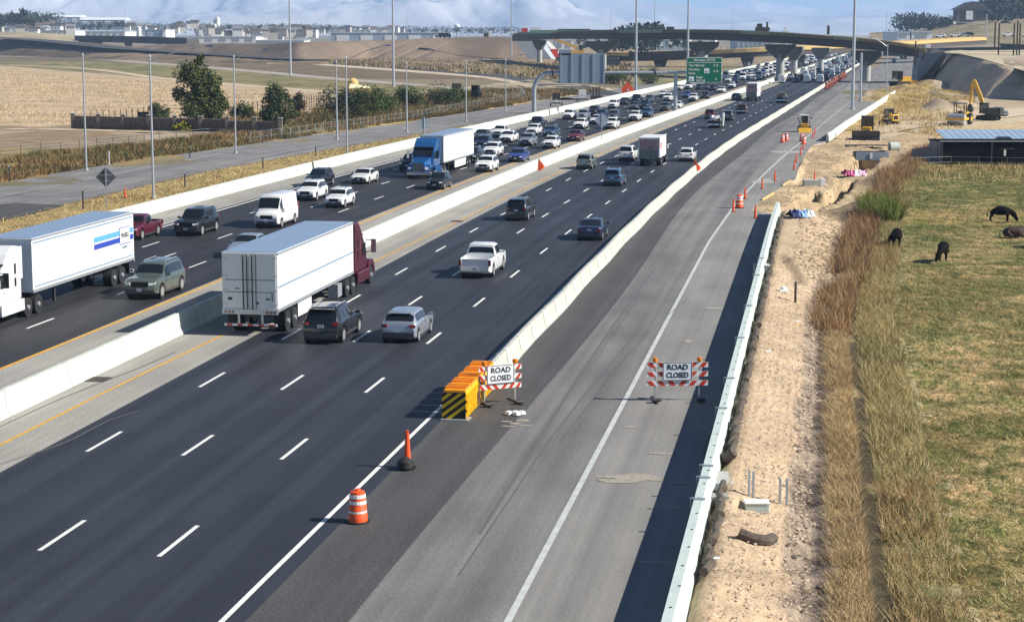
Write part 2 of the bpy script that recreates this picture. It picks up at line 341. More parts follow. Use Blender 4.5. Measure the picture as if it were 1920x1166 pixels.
# heights
k = right & (SS > -40)
berm = .55 * np.clip((o1 - 1.2 - OO) / 2.2, 0, 1)
dz = np.where(OO < o1, berm * np.clip((SS + 60) / 20, 0, 1) - .25 * np.exp(-((OO - o1 + .6) / .4) ** 2) + (n3 - .5) * .35 + (nn - .5) * .16, (n3 - .5) * .25)
fade = np.clip((OO - 10.7) / .6, 0, 1) * np.clip((235 - SS) / 15, 0, 1)
hs = inpoly(GX, GY, sp) & right
gz[k] += (dz * fade)[k]
k = hs; gz[k] = -.035 + ((n2 - .45) * .9 + (n3 - .5) * .4 - .25)[k] * fade[k]
def pit(pts, d, rim=.6):
    poly = [G(*p) for p in pts]; q = np.full(GX.shape, 1e9)
    for i in range(len(poly)):
        a, b = poly[i], poly[(i + 1) % len(poly)]; ex, ey = b.x - a.x, b.y - a.y
        t = np.clip(((GX - a.x) * ex + (GY - a.y) * ey) / (ex * ex + ey * ey), 0, 1); q = np.minimum(q, np.hypot(GX - a.x - t * ex, GY - a.y - t * ey))
    ins = inpoly(GX, GY, poly); m = ins & (SS < 228)
    gz[m] -= (d * np.clip(q / rim, 0, 1))[m]
    gc[m] = gc[m] * .85
pit([(1568, 306), (1610, 287), (1650, 290), (1640, 312), (1600, 318), (1560, 316)], 2.6, .5)
pit([(1500, 365), (1560, 352), (1600, 330), (1612, 338), (1565, 372), (1520, 398), (1460, 396)], 2.2, .5)
pit([(1475, 365), (1530, 352), (1560, 360), (1520, 368)], .8, .3)
pit([(1448, 492), (1470, 487), (1512, 530), (1500, 540), (1475, 535)], .4, .6)
def mound(px, py, r, h, f=1.):
    c = G(px, py); d2 = ((GX - c.x) / r) ** 2 + ((GY - c.y) / (r * f)) ** 2
    gz[...] += h * np.exp(-d2 * 1.6) * (.75 + .5 * n2)
    kk = d2 < .7; return kk
for a in ((1620, 395, 2.2, .8), (1560, 345, 1.6, .5), (1650, 345, 2.5, 1.1, 1.5), (1700, 318, 2.5, .8), (1760, 208, 4, 2.6), (1800, 200, 4, 1.6), (1700, 176, 9, 2.2, 2.), (1745, 165, 7, 2.2, 2.), (1672, 186, 6, 1.2, 2.)):
    kk = mound(*a)
    if a[0] in (1760,): gc[kk] = C(.30, .24, .17)
# left verge relief
k = (OO < -50) & (OO > -120) & (SS < 700) & (SS > -20); gz[k] += ((n2 - .5) * .6 * np.clip((-56 - OO) / 8, 0, 1))[k]
ni, nj = GX.shape; idx = np.arange(ni * nj).reshape(ni, nj)
gF = np.stack([idx[:-1, :-1], idx[:-1, 1:], idx[1:, 1:], idx[1:, :-1]], -1).reshape(-1, 4)
gV = np.stack([GX, GY, gz], -1).reshape(-1, 3)
pm_ = (past[:-1, :-1] & (GY < 205)[:-1, :-1]).ravel().astype(int)
g = npmesh('ground', gV, gF[:, ::-1], [M['ground'], M['pasture']], gc.reshape(-1, 3), mi=pm_, smooth=True); tag(g, kind='structure')
def gh(x, y):
    s, o = SO((x, y)); i = int(np.clip(np.searchsorted(S, s) - 1, 0, ni - 2)); j = int(np.clip(np.searchsorted(Oo, o) - 1, 0, nj - 2))
    a = (s - S[i]) / (S[i + 1] - S[i]); b = (o - Oo[j]) / (Oo[j + 1] - Oo[j]); a = min(max(a, 0), 1); b = min(max(b, 0), 1)
    return float((gz[i, j] * (1 - a) + gz[i + 1, j] * a) * (1 - b) + (gz[i, j + 1] * (1 - a) + gz[i + 1, j + 1] * a) * b)
def GG(px, py):
    p = G(px, py)
    for _ in range(4): p = G(px, py, gh(p.x, p.y))
    return p
# ================================================================== roads
def strip_sheet(name, oa, ob, s0, s1, z, m, step=6.):
    s = np.arange(s0, s1 + .01, step)
    oa = oa if callable(oa) else (lambda v, c=oa: np.full(v.shape, c)); ob = ob if callable(ob) else (lambda v, c=ob: np.full(v.shape, c))
    A, B = oa(s), ob(s); n = len(s); xa, ya = RA(s, A); xb, yb = RA(s, B); zz = np.full(n, z)
    V = np.concatenate([np.stack([xa, ya, zz], -1), np.stack([xb, yb, zz], -1)]); i = np.arange(n - 1)
    Fc = np.stack([i, i + n, i + n + 1, i + 1], -1); uv = np.concatenate([np.stack([s, A], -1), np.stack([s, B], -1)])
    o = npmesh(name, V, Fc, m, uv=uv); return tag(o, kind='structure')
SE = 1500
strip_sheet('highway_shoulder_pavement', -22.4, -13.55, -60, SE, .0, M['conc_sh'])
strip_sheet('eastbound_carriageway', -13.6, -.35, -60, SE, .004, M['asphalt'])
strip_sheet('westbound_carriageway', -36.6, -22.2, -60, SE, .004, M['asphalt_l'])
strip_sheet('westbound_shoulder', -40.5, -36.55, -60, SE, .0, M['conc_sh'])
strip_sheet('closed_lane_dark', -.4, lambda s: 2.6 + .35 * np.sin(s * .05), -60, SE, .0, M['asphalt_r'])
def re_(s): return np.interp(s, [-60, 80, 84, 96, 118, 150, 175, 185, 220, 380, 500, 700], [10.9, 10.9, 8.3, 8.9, 11.0, 10.6, 10.7, 12.5, 13.6, 20, 26, 30])
strip_sheet('closed_lane', lambda s: 2.55 + .35 * np.sin(s * .05), lambda s: np.minimum(re_(s), 6.35), -60, 700, -.004, M['worn'], 3)
strip_sheet('closed_lane_concrete', lambda s: np.full(s.shape, 6.3), re_, -60, 700, -.008, M['worn2'], 2)
strip_sheet('closed_lane_far', 2.5, 6.35, 700, SE, -.004, M['worn'])
# slab edge where the pavement has been dug away
ss_ = np.arange(81, 184, 1.); xe, ye = RA(ss_, re_(ss_)); n_ = len(ss_)
_V = np.concatenate([np.stack([xe, ye, np.full(n_, -.008)], -1), np.stack([xe, ye, np.full(n_, -.9)], -1)]); _i = np.arange(n_ - 1)
tag(npmesh('slab_edge', _V, np.stack([_i, _i + 1, _i + n_ + 1, _i + n_], -1), mat('broken_slab_edge', (.40, .36, .30), .9, ns=2, na=.4)), kind='structure')
def poly_sheet(name, pts, z, m, kind='structure'):
    P_ = [p if isinstance(p, Vector) else G(*p) for p in pts]
    mb = MB(); mb.add([(p.x, p.y, z) for p in P_], [tuple(range(len(P_)))]); o = mb.build(name, m, fix=False)
    if o.data.polygons[0].normal.z < 0: o.data.flip_normals()
    uvl = o.data.uv_layers.new(name='UV')
    for l in o.data.loops:
        v = o.data.vertices[l.vertex_index].co; uvl.data[l.index].uv = SO(v)
    return tag(o, kind=kind)
def ribbon(name, pts, wd, z, m, p3=False):
    c = [G(*p) if not isinstance(p, Vector) else p for p in pts]
    # smooth the centreline
    q = []
    for i in range(len(c) - 1):
        p0, p1, p2, p3 = c[max(i - 1, 0)], c[i], c[i + 1], c[min(i + 2, len(c) - 1)]
        for t in np.linspace(0, 1, 8, endpoint=False):
            q.append(.5 * ((2 * p1) + (p2 - p0) * t + (2 * p0 - 5 * p1 + 4 * p2 - p3) * t * t + (3 * p1 - p0 - 3 * p2 + p3) * t ** 3))
    q.append(c[-1]); V, uv = [], []; d = 0
    for i, p in enumerate(q):
        t = (q[min(i + 1, len(q) - 1)] - q[max(i - 1, 0)]); t.z = 0; t.normalize(); n = Vector((t.y, -t.x, 0))
        w_ = wd if not isinstance(wd, (list, tuple)) else np.interp(i / (len(q) - 1), np.linspace(0, 1, len(wd)), wd)
        for sgn in (-1, 1): r = p + n * sgn * w_ / 2; V.append((r.x, r.y, r.z + z if p3 else z)); uv.append((d, sgn * w_ / 2))
        if i < len(q) - 1: d += (q[i + 1] - p).length
    Fc = [(2 * i, 2 * i + 1, 2 * i + 3, 2 * i + 2) for i in range(len(q) - 1)]
    return tag(npmesh(name, V, Fc, m, uv=uv), kind='structure')
# westbound off ramp beside the highway
def rl(s): return np.interp(s, [-60, 98, 119, 134, 157, 200, 256, 322, 400, 460], [-66, -67, -67, -66, -64, -61, -58, -55.5, -52.6, -51])
def rr(s): return np.interp(s, [-60, 64, 118, 151, 175, 260, 400, 460], [-50, -51, -52.3, -50.3, -48.5, -44.5, -42.5, -41.5])
strip_sheet('ramp_road', rl, rr, -60, 460, .004, M['ramp'], 4)
poly_sheet('ramp_dark_patch', [(-120, 412), (0, 384), (30, 381), (122, 385), (60, 402), (0, 414), (-80, 440)], .009, M['asphalt_r'])
M['newroad'] = road_mat('new_ramp_asphalt', (.07, .066, .066), .2, .1, .8)
M['gravelroad'] = road_mat('gravel_road', (.36, .32, .27), .1, .2, .9)
M['paleverge'] = road_mat('pale_gravel_verge', (.52, .42, .29), .1, .2, .9)
ribbon('new_ramp_verge', [(600, 119), (760, 131), (940, 145), (1040, 160), (1115, 181)], [24, 22, 19, 20, 22], .002, M['paleverge'])
ribbon('new_ramp_road', [(560, 114.5), (660, 121.5), (760, 128.5), (940, 143), (1040, 158), (1115, 179)], [15, 15, 14, 13, 14, 16], .008, M['newroad'])
ribbon('gravel_road', [(-900, 98), (0, 105.5), (300, 120), (640, 149), (850, 165), (1000, 181), (1040, 188)], [14, 12, 10, 9, 8, 9, 14], .004, M['gravelroad'])
ribbon('field_track', [(-900, 113), (0, 122), (330, 149.5), (700, 179)], 5, .003, M['paleverge'])
ribbon('access_track', [(-200, 240), (140, 243), (400, 250), (620, 252)], 5, .003, M['paleverge'])
ribbon('haul_road', [(1655, 250), (1690, 240), (1760, 228), (1960, 205), (2200, 190)], [2, 5, 10, 14, 20], .06, M['paleverge'])
ribbon('side_road', [(1690, 185), (1670, 150), (1700, 122), (1712, 108)], [16, 20, 24, 26], .012, M['ramp'])
ribbon('upper_road', [(1700, 92), (1790, 84), (1880, 76), (2100, 72)], [26, 24, 24, 24], .02, M['ramp'])
# painted lines
def lines(name, offs, s0, s1, wd, m, z=.0085): return strip_sheet(name, lambda s: (offs(s) if callable(offs) else np.full(s.shape, offs)) - wd / 2, lambda s: (offs(s) if callable(offs) else np.full(s.shape, offs)) + wd / 2, s0, s1, z, m)
lines('edge_line_white', lambda s: np.interp(s, [-24, -1, 10], [-.95, -.9, -.75]), -60, SE, .16, M['paint_w'])
lines('edge_line_yellow', lambda s: -15.45 + .9 * np.clip(s / 60, 0, 1.2), -60, SE, .15, M['paint_y'])
lines('median_line_yellow', lambda s: -22.15 + .5 * np.clip(s / 60, 0, 1), -60, SE, .22, M['paint_y'])
lines('outer_line_white', -36.15, -60, SE, .2, M['paint_w'])
lines('closed_lane_line', lambda s: np.interp(s, [-60, 60, 91, 183, 260], [6.3, 6.3, 6.7, 8.9, 9.5]), -60, 181, .2, M['paint_wo'], .005)
lines('closed_lane_line_far', lambda s: np.interp(s, [181, 300, 500, 700], [8.9, 10.3, 14, 17]), 181, 700, .15, M['paint_wo'], .005)
for k_, (off, ph) in enumerate(((-4.62, 1.9), (-8.28, 1.9), (-11.9, 1.9), (-25.75, 3.), (-29.3, 7.), (-32.8, 1.))):
    V, Fc = [], []; first = True
    for i in range(-5, 120):
        s0 = ph + 12.19 * i; L_ = 3.35
        if s0 > 1200: break
        w_ = .15
        pts = [R(s0, off - w_ / 2, .009), R(s0, off + w_ / 2, .009), R(s0 + L_, off + w_ / 2, .009), R(s0 + L_, off - w_ / 2, .009)]
        if s0 < 150:
            o = MB().quad(*pts).build('lane_dash', M['paint_w'], fix=False); tag(o, kind='structure')
        else:
            b = len(V); V += pts; Fc.append((b, b + 1, b + 2, b + 3))
    tag(npmesh('lane_dashes_far', V, Fc, M['paint_w']), kind='structure')
# small stains and worn patches
M['oil'] = mat('oil_stain', (.018, .018, .020), .45)
_r = random.Random(31)
for _k in range(26):
    _s, _l = _r.uniform(-25, 90), _r.choice((-2.7, -6.4, -10.1, -27.5, -24.0, -31)); _q = R(_s, _l + _r.uniform(-.25, .25)); _mb = MB(); _a, _b = _r.uniform(.04, .10), _r.uniform(.15, .9)
    _mb.add([(_q.x + _a * math.cos(t) * _r.uniform(.7, 1.2) * NV[0] + _b * math.sin(t) * DV[0], _q.y + _a * math.cos(t) * NV[1] + _b * math.sin(t) * DV[1], .0066) for t in [6.283 * i / 10 for i in range(10)]], [tuple(range(9, -1, -1))])
    tag(_mb.build('oil_stain', M['oil'], fix=False), kind='structure')
M['stain'] = mat('sand_spill', (.33, .295, .24), .9, ns=6, na=.4)
M['tar'] = mat('tar_seal', (.125, .125, .125), .7)
M['lite'] = mat('pale_patch', (.36, .35, .32), .85, ns=4, na=.3)
def blob(name, px, py, a, b, m, z=.006, rz=None, n=18):
    c = G(px, py); r = random.Random(px * 7 + py); mb = MB(); rz = rz if rz is not None else -HD; pts = []
    for i in range(n):
        t = 2 * math.pi * i / n; q = r.uniform(.65, 1.15); x, y = a * q * math.cos(t), b * q * math.sin(t)
        pts.append((c.x + x * math.cos(rz) - y * math.sin(rz), c.y + x * math.sin(rz) + y * math.cos(rz), z))
    mb.add(pts, [tuple(range(n))]); return tag(mb.build(name, m, fix=False), kind='structure')
for i, a in enumerate(((1190, 895, 1.3, .5), (1160, 902, .9, .25), (1240, 850, .5, .15), (1290, 640, .2, .6), (1180, 800, .3, .2), (1270, 905, .35, .2), (1255, 690, .7, .3))): blob('sand_stain', *a, M['stain'], z=.006 + .0004 * i)
for a in ((1480, 285, 2.2, 2.5), (1340, 578, .55, .35), (1430, 340, 1.2, 3)): blob('pale_patch', *a, M['lite'], z=.006)
for pts, w_ in (([(860, 1079), (960, 930), (1050, 800), (1180, 640)], .06), ([(1290, 560), (1200, 640), (1050, 830)], .05), ([(1230, 500), (1130, 640), (900, 1000)], .09), ([(0, 800), (120, 745), (260, 690), (330, 660)], .1), ([(0, 870), (120, 830), (200, 790), (260, 770)], .07)):
    ribbon('tar_seam', pts, w_, .0072, M['tar'])
# ================================================================== barriers
JER = [(-.30, 0), (-.30, .08), (-.18, .33), (-.10, 1.07), (.10, 1.07), (.18, .33), (.30, .08), (.30, 0)]
def seg_mesh(prof, s0, s1, o, gap=.02, oz=0., n=1, wob=0):
    mb = MB(); k = len(prof); ss = np.linspace(s0 + gap, s1 - gap, n + 1)
    c = R(s0, o(s0) if callable(o) else o); V = []
    for s in ss:
        for (a, z) in prof: q = R(s, (o(s) if callable(o) else o) + a, z + oz); V.append((q.x - c.x, q.y - c.y, q.z))
    Fc = [(i * k + j, i * k + (j + 1) % k, (i + 1) * k + (j + 1) % k, (i + 1) * k + j) for i in range(n) for j in range(k)]
    Fc += [tuple(range(k)), tuple(range((n + 1) * k - 1, n * k - 1, -1))]
    return mb.add(V, Fc), c
def barrier(name, label, prof, o, s0, s1, L, m, near, gap=.02, cat='barrier', skip=()):
    t = thing(name, label, cat, R(s0, o(s0) if callable(o) else o)); i = 0; s = s0
    while s < min(s1, near):
        mb, c = seg_mesh(prof, s, min(s + L, s1), o, gap)
        p = mb.build('barrier_segment', m, t); p.location = c - t.location; s += L
    if s < s1:
        st = 12.; mb = MB()
        while s < s1:
            m2, c = seg_mesh(prof, s, min(s + st, s1), o, 0); mb.add([(v[0] + c.x - t.location.x, v[1] + c.y - t.location.y, v[2]) for v in m2.v], m2.f); s += st
        mb.build('far_barrier_run', m, t)
    return t
M['conc_w'] = mat('median_concrete', (.55, .59, .52), .85, ns=2., na=.22, bump=.15, bs=15, st=(1, 1, .3))
barrier('median_barrier', 'long pale concrete barrier between the two carriageways', JER, -17.55, -60, 1450, 6.1, M['conc_w'], 330, .02)
JT = [(-.30, 0), (-.30, .1), (-.19, .30), (-.09, .86), (.09, .86), (.19, .30), (.30, .1), (.30, 0)]
barrier('temporary_barrier', 'pinned concrete barrier sections beside the closed lane, starting behind the yellow crash cushion', JT, lambda s: .18 + .05 * math.sin(s * .3), 4.4, 900, 3.8, M['conc'], 330, .035)
JO = [(-.28, 0), (-.28, .1), (-.2, .3), (-.12, 1.07), (.12, 1.07), (.2, .3), (.28, .1), (.28, 0)]
barrier('outer_barrier', 'near length of the concrete barrier along the ramp, up to its cracked joint', JO, -40.8, 60, 118.6, 6.1, M['conc_w'], 300)
barrier('outer_barrier', 'middle length of the concrete barrier along the ramp, behind the dark pickup', JO, -40.8, 119.2, 256, 6.1, M['conc_w'], 300)
barrier('outer_barrier', 'far length of the concrete barrier beyond the gantry post', JO, -40.8, 256.9, 1400, 6.1, M['conc_w'], 330)
# cast-in-place wall on the right with green-tinted top and form brackets
WP = [(-.20, 0), (-.20, 1.06), (.06, 1.06), (.16, .62), (.20, .30), (.20, 0)]
wt = barrier('concrete_parapet', 'tall new concrete wall beside the closed lane casting a black shadow', WP, 10.65, -45, 80.5, 6.1, M['conc_g'], 90, .004)
for s in (-17.5, -14.8, -13.2, -4, 2, 12, 22, 34, 42):
    mb = MB().box((0, 0, 0), (.42, .10, .05)); mb.box((-.23, 0, -.12), (.04, .1, .28)); b = mb.build('form_bracket', M['steel'], wt); b.location = R(s, 10.58, 1.09) - wt.location; b.rotation_euler.z = -HD
mb = MB()
rr_ = random.Random(3)
for i in range(70):
    s = -44 + i * 1.78; q = R(s, 10.62 + rr_.uniform(-.05, .06), 1.062) - wt.location; mb.cyl(q, q + Vector((0, 0, .02)), .035, n=6)
mb.build('tie_holes', M['steel_d'], wt)
barrier('concrete_parapet', 'white concrete parapet along the far half of the closed lane, past the orange drums', WP, lambda s: float(re_(s)) + .05, 184, 385, 6.1, M['conc_w'], 320, 0)
# tiny plants in the joints of the median barrier
def tuft(label, px, py, h, m, n=26, leaf=.09, name='weed', cat='plant', spread=.25):
    c = GG(px, py); r = random.Random(px * 3 + py); V, Fc, Cc = [], [], []
    for i in range(n):
        a = r.uniform(0, 6.28); b = Vector((r.gauss(0, spread * .2), r.gauss(0, spread * .2), 0)); t = b + Vector((math.cos(a) * spread * r.random(), math.sin(a) * spread * r.random(), h * r.uniform(.4, 1)))
        d = Vector((-math.sin(a), math.cos(a), 0)) * .012
        k = len(V); V += [b - d, b + d, t]; Fc.append((k, k + 1, k + 2)); 
        for j in range(2):
            q = b.lerp(t, r.uniform(.4, 1)); u = Vector((r.gauss(0, 1), r.gauss(0, 1), r.gauss(0, 1))).normalized() * leaf; k = len(V); V += [q, q + u, q + u.cross(Vector((.3, .2, 1))) * .8]; Fc.append((k, k + 1, k + 2))
    cc = np.array([m] * len(V)) * (RNG.random((len(V), 1)) * .5 + .75)
    o = npmesh(name, V, Fc, M['blade'], cc); o.location = c; return tag(o, label, cat)
tuft('dry brown weed growing up a joint of the median barrier, tallest of the three', 172, 700, 1.0, (.10, .07, .04))
tuft('small green weed at a joint of the median barrier left of the drain', 258, 657, .45, (.10, .11, .05))
tuft('low reddish weed at the median barrier foot near the left frame edge', 75, 743, .4, (.12, .07, .06))
for px, py, lab in ((185, 711, 'dark drain grate in the shoulder beside the dry weed'), (857, 415, 'dark drain grate in the shoulder left of the black crossover')):
    t = thing('drain_grate', lab, 'drain grate', G(px, py, .006), -HD, 'drain grates in the median shoulder')
    MB().box((0, 0, .004), (.9, 1.1, .01)).build('frame', M['steel_d'], t)
    for k in range(7): MB().box((-.36 + k * .12, 0, .012), (.05, 1., .012)).build('bar', M['rust'], t)
# ================================================================== cars
def car_profile(kind):
    """keys along y from rear (0) to front (1): shoulder height, top height, half-width factors"""
    D = dict(
     sedan=dict(L=4.75, W=1.84, Hh=1.45, zs=[(0, .80), (.02, .95), (.10, 1.0), (.5, .97), (.72, .92), (.9, .80), (.98, .68), (1, .60)], zt=[(0, .84), (.02, .99), (.13, 1.05), (.30, 1.40), (.42, 1.45), (.56, 1.43), (.74, .98), (.9, .86), (.98, .72), (1, .62)], ws=(.58, .735), rw=(.12, .30), cab=(.15, .72)),
     hatch=dict(L=4.2, W=1.76, Hh=1.47, zs=[(0, .72), (.03, .95), (.5, .97), (.72, .93), (.9, .82), (.98, .7), (1, .6)], zt=[(0, .74), (.03, 1.0), (.12, 1.36), (.2, 1.45), (.45, 1.47), (.56, 1.43), (.75, 1.0), (.9, .88), (.98, .74), (1, .62)], ws=(.58, .745), rw=(.04, .115), cab=(.10, .73)),
     suv=dict(L=4.65, W=1.88, Hh=1.70, zs=[(0, .78), (.02, 1.06), (.5, 1.08), (.72, 1.05), (.9, .98), (.98, .84), (1, .7)], zt=[(0, .8), (.02, 1.1), (.09, 1.58), (.14, 1.68), (.4, 1.71), (.56, 1.66), (.72, 1.14), (.9, 1.04), (.98, .9), (1, .72)], ws=(.575, .705), rw=(.03, .085), cab=(.085, .69)),
     suvbig=dict(L=4.95, W=1.96, Hh=1.86, zs=[(0, .85), (.02, 1.14), (.5, 1.16), (.72, 1.14), (.92, 1.10), (.985, .98), (1, .8)], zt=[(0, .87), (.02, 1.18), (.07, 1.74), (.12, 1.84), (.4, 1.87), (.58, 1.82), (.72, 1.22), (.92, 1.15), (.985, 1.02), (1, .82)], ws=(.595, .71), rw=(.025, .07), cab=(.07, .70)),
     van=dict(L=5.6, W=2.02, Hh=2.5, zs=[(0, 1.0), (.01, 1.30), (.5, 1.32), (.8, 1.30), (.9, 1.22), (.98, 1.05), (1, .85)], zt=[(0, 1.02), (.01, 2.40), (.03, 2.5), (.7, 2.52), (.78, 2.42), (.90, 1.36), (.97, 1.14), (1, .88)], ws=(.79, .895), rw=None, cab=(.70, .87)),
     pickup=dict(L=5.85, W=2.02, Hh=1.92, zs=[(0, 1.12), (.01, 1.22), (.4, 1.22), (.5, 1.18), (.72, 1.18), (.93, 1.13), (.985, 1.0), (1, .85)], zt=[(0, .74), (.365, .74), (.37, 1.26), (.395, 1.84), (.43, 1.92), (.56, 1.92), (.61, 1.86), (.70, 1.25), (.93, 1.18), (.985, 1.03), (1, .87)], ws=(.615, .695), rw=(.372, .393), cab=(.395, .685)),
    )
    return D[kind]
def make_car(kind, name, detail=True, root=True):
    D = car_profile(kind); L, W = D['L'], D['W']; hw0 = W / 2; R_ = {'sedan': .33, 'hatch': .31, 'suv': .36, 'suvbig': .39, 'van': .36, 'pickup': .41}[kind]
    wy = (.175 if kind in ('sedan', 'suv', 'suvbig') else .2, .81 if kind != 'van' else .83)
    if kind == 'hatch': wy = (.155, .81)
    ys = sorted(set([round(v, 4) for v in list(np.linspace(0, 1, 26)) + [w_ + d * R_ * 1.16 / L for w_ in wy for d in (-1.001, -.97, -.85, -.6, -.3, 0, .3, .6, .85, .97, 1.001)] + [k[0] for k in D['zt']] + [k[0] for k in D['zs']]]))
    ys = [y for y in ys if 0 <= y <= 1]
    f = lambda keys, y: float(np.interp(y, [k[0] for k in keys], [k[1] for k in keys]))
    def ring(y):
        Y = (y - .5) * L; zb = .24 if kind in ('sedan', 'hatch') else .32
        zb += .12 * max(0, (y - .97) / .03) + .14 * max(0, (.03 - y) / .03)
        for w_ in wy:
            d = abs(y - w_) * L
            if d < R_ * 1.16: zb = max(zb, R_ + math.sqrt(max(0, (R_ * 1.16) ** 2 - d * d)))
        zs, zt = f(D['zs'], y), f(D['zt'], y)
        e = min(y * L, (1 - y) * L); hw = hw0 * (1 - .10 * max(0, 1 - e / .35) ** 2 - .02 * max(0, 1 - e / 1.2))
        bed = kind == 'pickup' and y < .368
        lift = zt - zs
        rw = hw * (.90 if bed else float(np.interp(lift, [0, .05, .2, .5, 1.1], [.86, .85, .82, .74 if kind != 'van' else .82, .82])))
        zb = min(zb, zs - .06)
        ze = zt - (.015 if lift < .1 else .055)
        return [(0, Y, zb), (hw * .9, Y, zb), (hw * .975, Y, zb + .05), (hw, Y, zb + (zs - zb) * .5), (hw * .985, Y, zs - .07), (hw * .945, Y, zs), (rw, Y, (zt if bed else ze)), (rw * .82, Y, zt), (0, Y, zt + (.0 if bed else .02))]
    rings = [ring(y) for y in ys]; n = 9
    t = thing(name, '', '', (0, 0, 0)) if root else None
    body = MB(); V = []
    for r in rings: V += r + [(-p[0], p[1], p[2]) for p in r[1:-1]][::-1]
    k = 16; Fc = [(i * k + j, i * k + (j + 1) % k, (i + 1) * k + (j + 1) % k, (i + 1) * k + j) for i in range(len(ys) - 1) for j in range(k)]
    Fc += [tuple(range(k)), tuple(range(len(ys) * k - 1, (len(ys) - 1) * k - 1, -1))]
    body.add(V, Fc)
    parts = {}
    def col(y, a, b, off=.012):
        """point on the greenhouse between ring ids a and b; fraction allowed"""
        r = ring(y); i = int(a); fr = a - i; p = Vector(r[i]).lerp(Vector(r[min(i + 1, 8)]), fr); return p
    def patch(y0, y1, a0, a1, ny, na, off, mirror=False, both=False):
        mb = MB(); vs = []
        for i in range(ny + 1):
            y = y0 + (y1 - y0) * i / ny
            for j in range(na + 1):
                a = a0 + (a1 - a0) * j / na; p = col(y, a, 0)
                e = .004; tu = col(min(y + e, 1), a, 0) - col(max(y - e, 0), a, 0); tv = col(y, min(a + .02, 7.99), 0) - col(y, max(a - .02, 0), 0); nn_ = tv.cross(tu)
                if nn_.length > 0: nn_.normalize()
                if nn_.dot(Vector((p.x, 0, .6))) < 0: nn_ = -nn_
                vs.append(p + nn_ * off)
        fs = [(i * (na + 1) + j, (i + 1) * (na + 1) + j, (i + 1) * (na + 1) + j + 1, i * (na + 1) + j + 1) for i in range(ny) for j in range(na)]
        if both:
            vs2 = [Vector((-p.x, p.y, p.z)) for p in vs]; mb.add(vs, fs); mb.add(vs2, fs)
        elif mirror: mb.add([Vector((-p.x, p.y, p.z)) for p in vs], fs)
        else: mb.add(vs, fs)
        return mb
    c0, c1 = D['cab']; w0, w1 = D['ws']
    glass = [('windshield', patch(w0 + .006, w1 - .012, 6.15, 8, 6, 4, .012, both=True))]
    if D['rw']: glass.append(('rear_window', patch(D['rw'][0] + .002, D['rw'][1] - .004, 6.12, 8, 4, 4, .014, both=True)))
    if kind == 'van': sw = [(.745, .845)]
    elif kind == 'pickup': sw = [(.405, .505), (.515, .655)]
    else: mid = c0 + (c1 - c0) * .5; sw = [(c0 + .035, c0 + (c1 - c0) * .27), (c0 + (c1 - c0) * .295, mid - .006), (mid + .006, c1 - .05)]
    if kind in ('sedan',): sw = [(c0 + .07, mid - .006), (mid + .006, c1 - .06)]
    for sgn in (False, True):
        for a, b in sw: glass.append(('side_window', patch(a, b, 5.12, 5.86, 4, 2, .013, mirror=sgn)))
    fh = f(D['zs'], .965); Lh = L / 2
    def boxes(*bs):
        mb = MB()
        for c, d in bs: mb.box(c, d)
        return mb
    zt_ = {'sedan': .78, 'hatch': .84, 'suv': .98, 'suvbig': 1.08, 'van': 1.0, 'pickup': 1.0}[kind]
    zh = {'sedan': .64, 'hatch': .66, 'suv': .80, 'suvbig': .90, 'van': .92, 'pickup': .92}[kind]
    fw = hw0 * .9
    small = []
    for sg in (-1, 1):
        small.append(('headlight', MB().box((sg * (fw - .19), Lh - .075, zh), (.36, .16, .13), rz=-sg * .35), 'lamp'))
        if kind == 'pickup': small.append(('taillight', MB().box((sg * (hw0 * .915 - .0), -Lh + .03, 1.0), (.14, .14, .38)), 'tail'))
        elif kind == 'van': small.append(('taillight', MB().box((sg * (hw0 * .9), -Lh + .02, 1.3), (.13, .1, .7)), 'tail'))
        else: small.append(('taillight', MB().box((sg * (fw - .12), -Lh + .06, zt_), (.28, .15, .14), rz=sg * .3), 'tail'))
        mz = f(D['zs'], c1) + .10; my = (c1 - .045 - .5) * L
        small.append(('mirror', MB().box((sg * (hw0 + .10), my, mz), (.20, .12, .15 if kind != 'van' else .34)).box((sg * (hw0 - .02), my, mz - .04), (.12, .05, .05)), 'PAINT' if kind != 'van' else 'blk'))
        small.append(('door_handle', MB().box((sg * (hw0 * .99), (.44 - .5) * L, f(D['zs'], .44) - .13), (.04, .16, .035)), 'trim'))
        mb = MB()
        for yy in ((.30, .49, .685) if kind != 'pickup' else (.39, .51, .68)):
            mb.box((sg * (hw0 * .992), (yy - .5) * L, .72), (.012, .012, .62))
        small.append(('door_seam', mb, 'blk'))
        small.append(('sill_trim', MB().box((sg * (hw0 * .97), (.5 * (wy[0] + wy[1]) - .5) * L, .34 if kind not in ('sedan', 'hatch') else .27), (.05, (wy[1] - wy[0]) * L - 2.5 * R_, .12)), 'trim'))
    gz_ = zh - .04
    small.append(('grille', MB().box((0, Lh - .015, gz_), (fw * 1.05, .05, .2 if kind in ('sedan', 'hatch') else .28)), 'blk'))
    small.append(('front_bumper', MB().box((0, Lh - .03, .40 if kind in ('sedan', 'hatch') else .46), (hw0 * 1.55, .10, .20), top=(1, .8)), 'trim'))
    small.append(('front_plate', MB().box((0, Lh + .028, .48 if kind in ('sedan', 'hatch') else .56), (.31, .012, .155)), 'plate'))
    small.append(('rear_bumper', MB().box((0, -Lh - .0, .42 if kind not in ('pickup',) else .60), (hw0 * 1.72, .14, .22), top=(1, .8)), 'trim' if kind != 'pickup' else 'chrome'))
    small.append(('rear_plate', MB().box((0, -Lh - .012 - (.065 if kind == 'pickup' else .0), {'sedan': .8, 'hatch': .52, 'suv': .86, 'suvbig': .92, 'van': .95, 'pickup': .62}[kind]), (.31, .02, .155)), 'plate'))
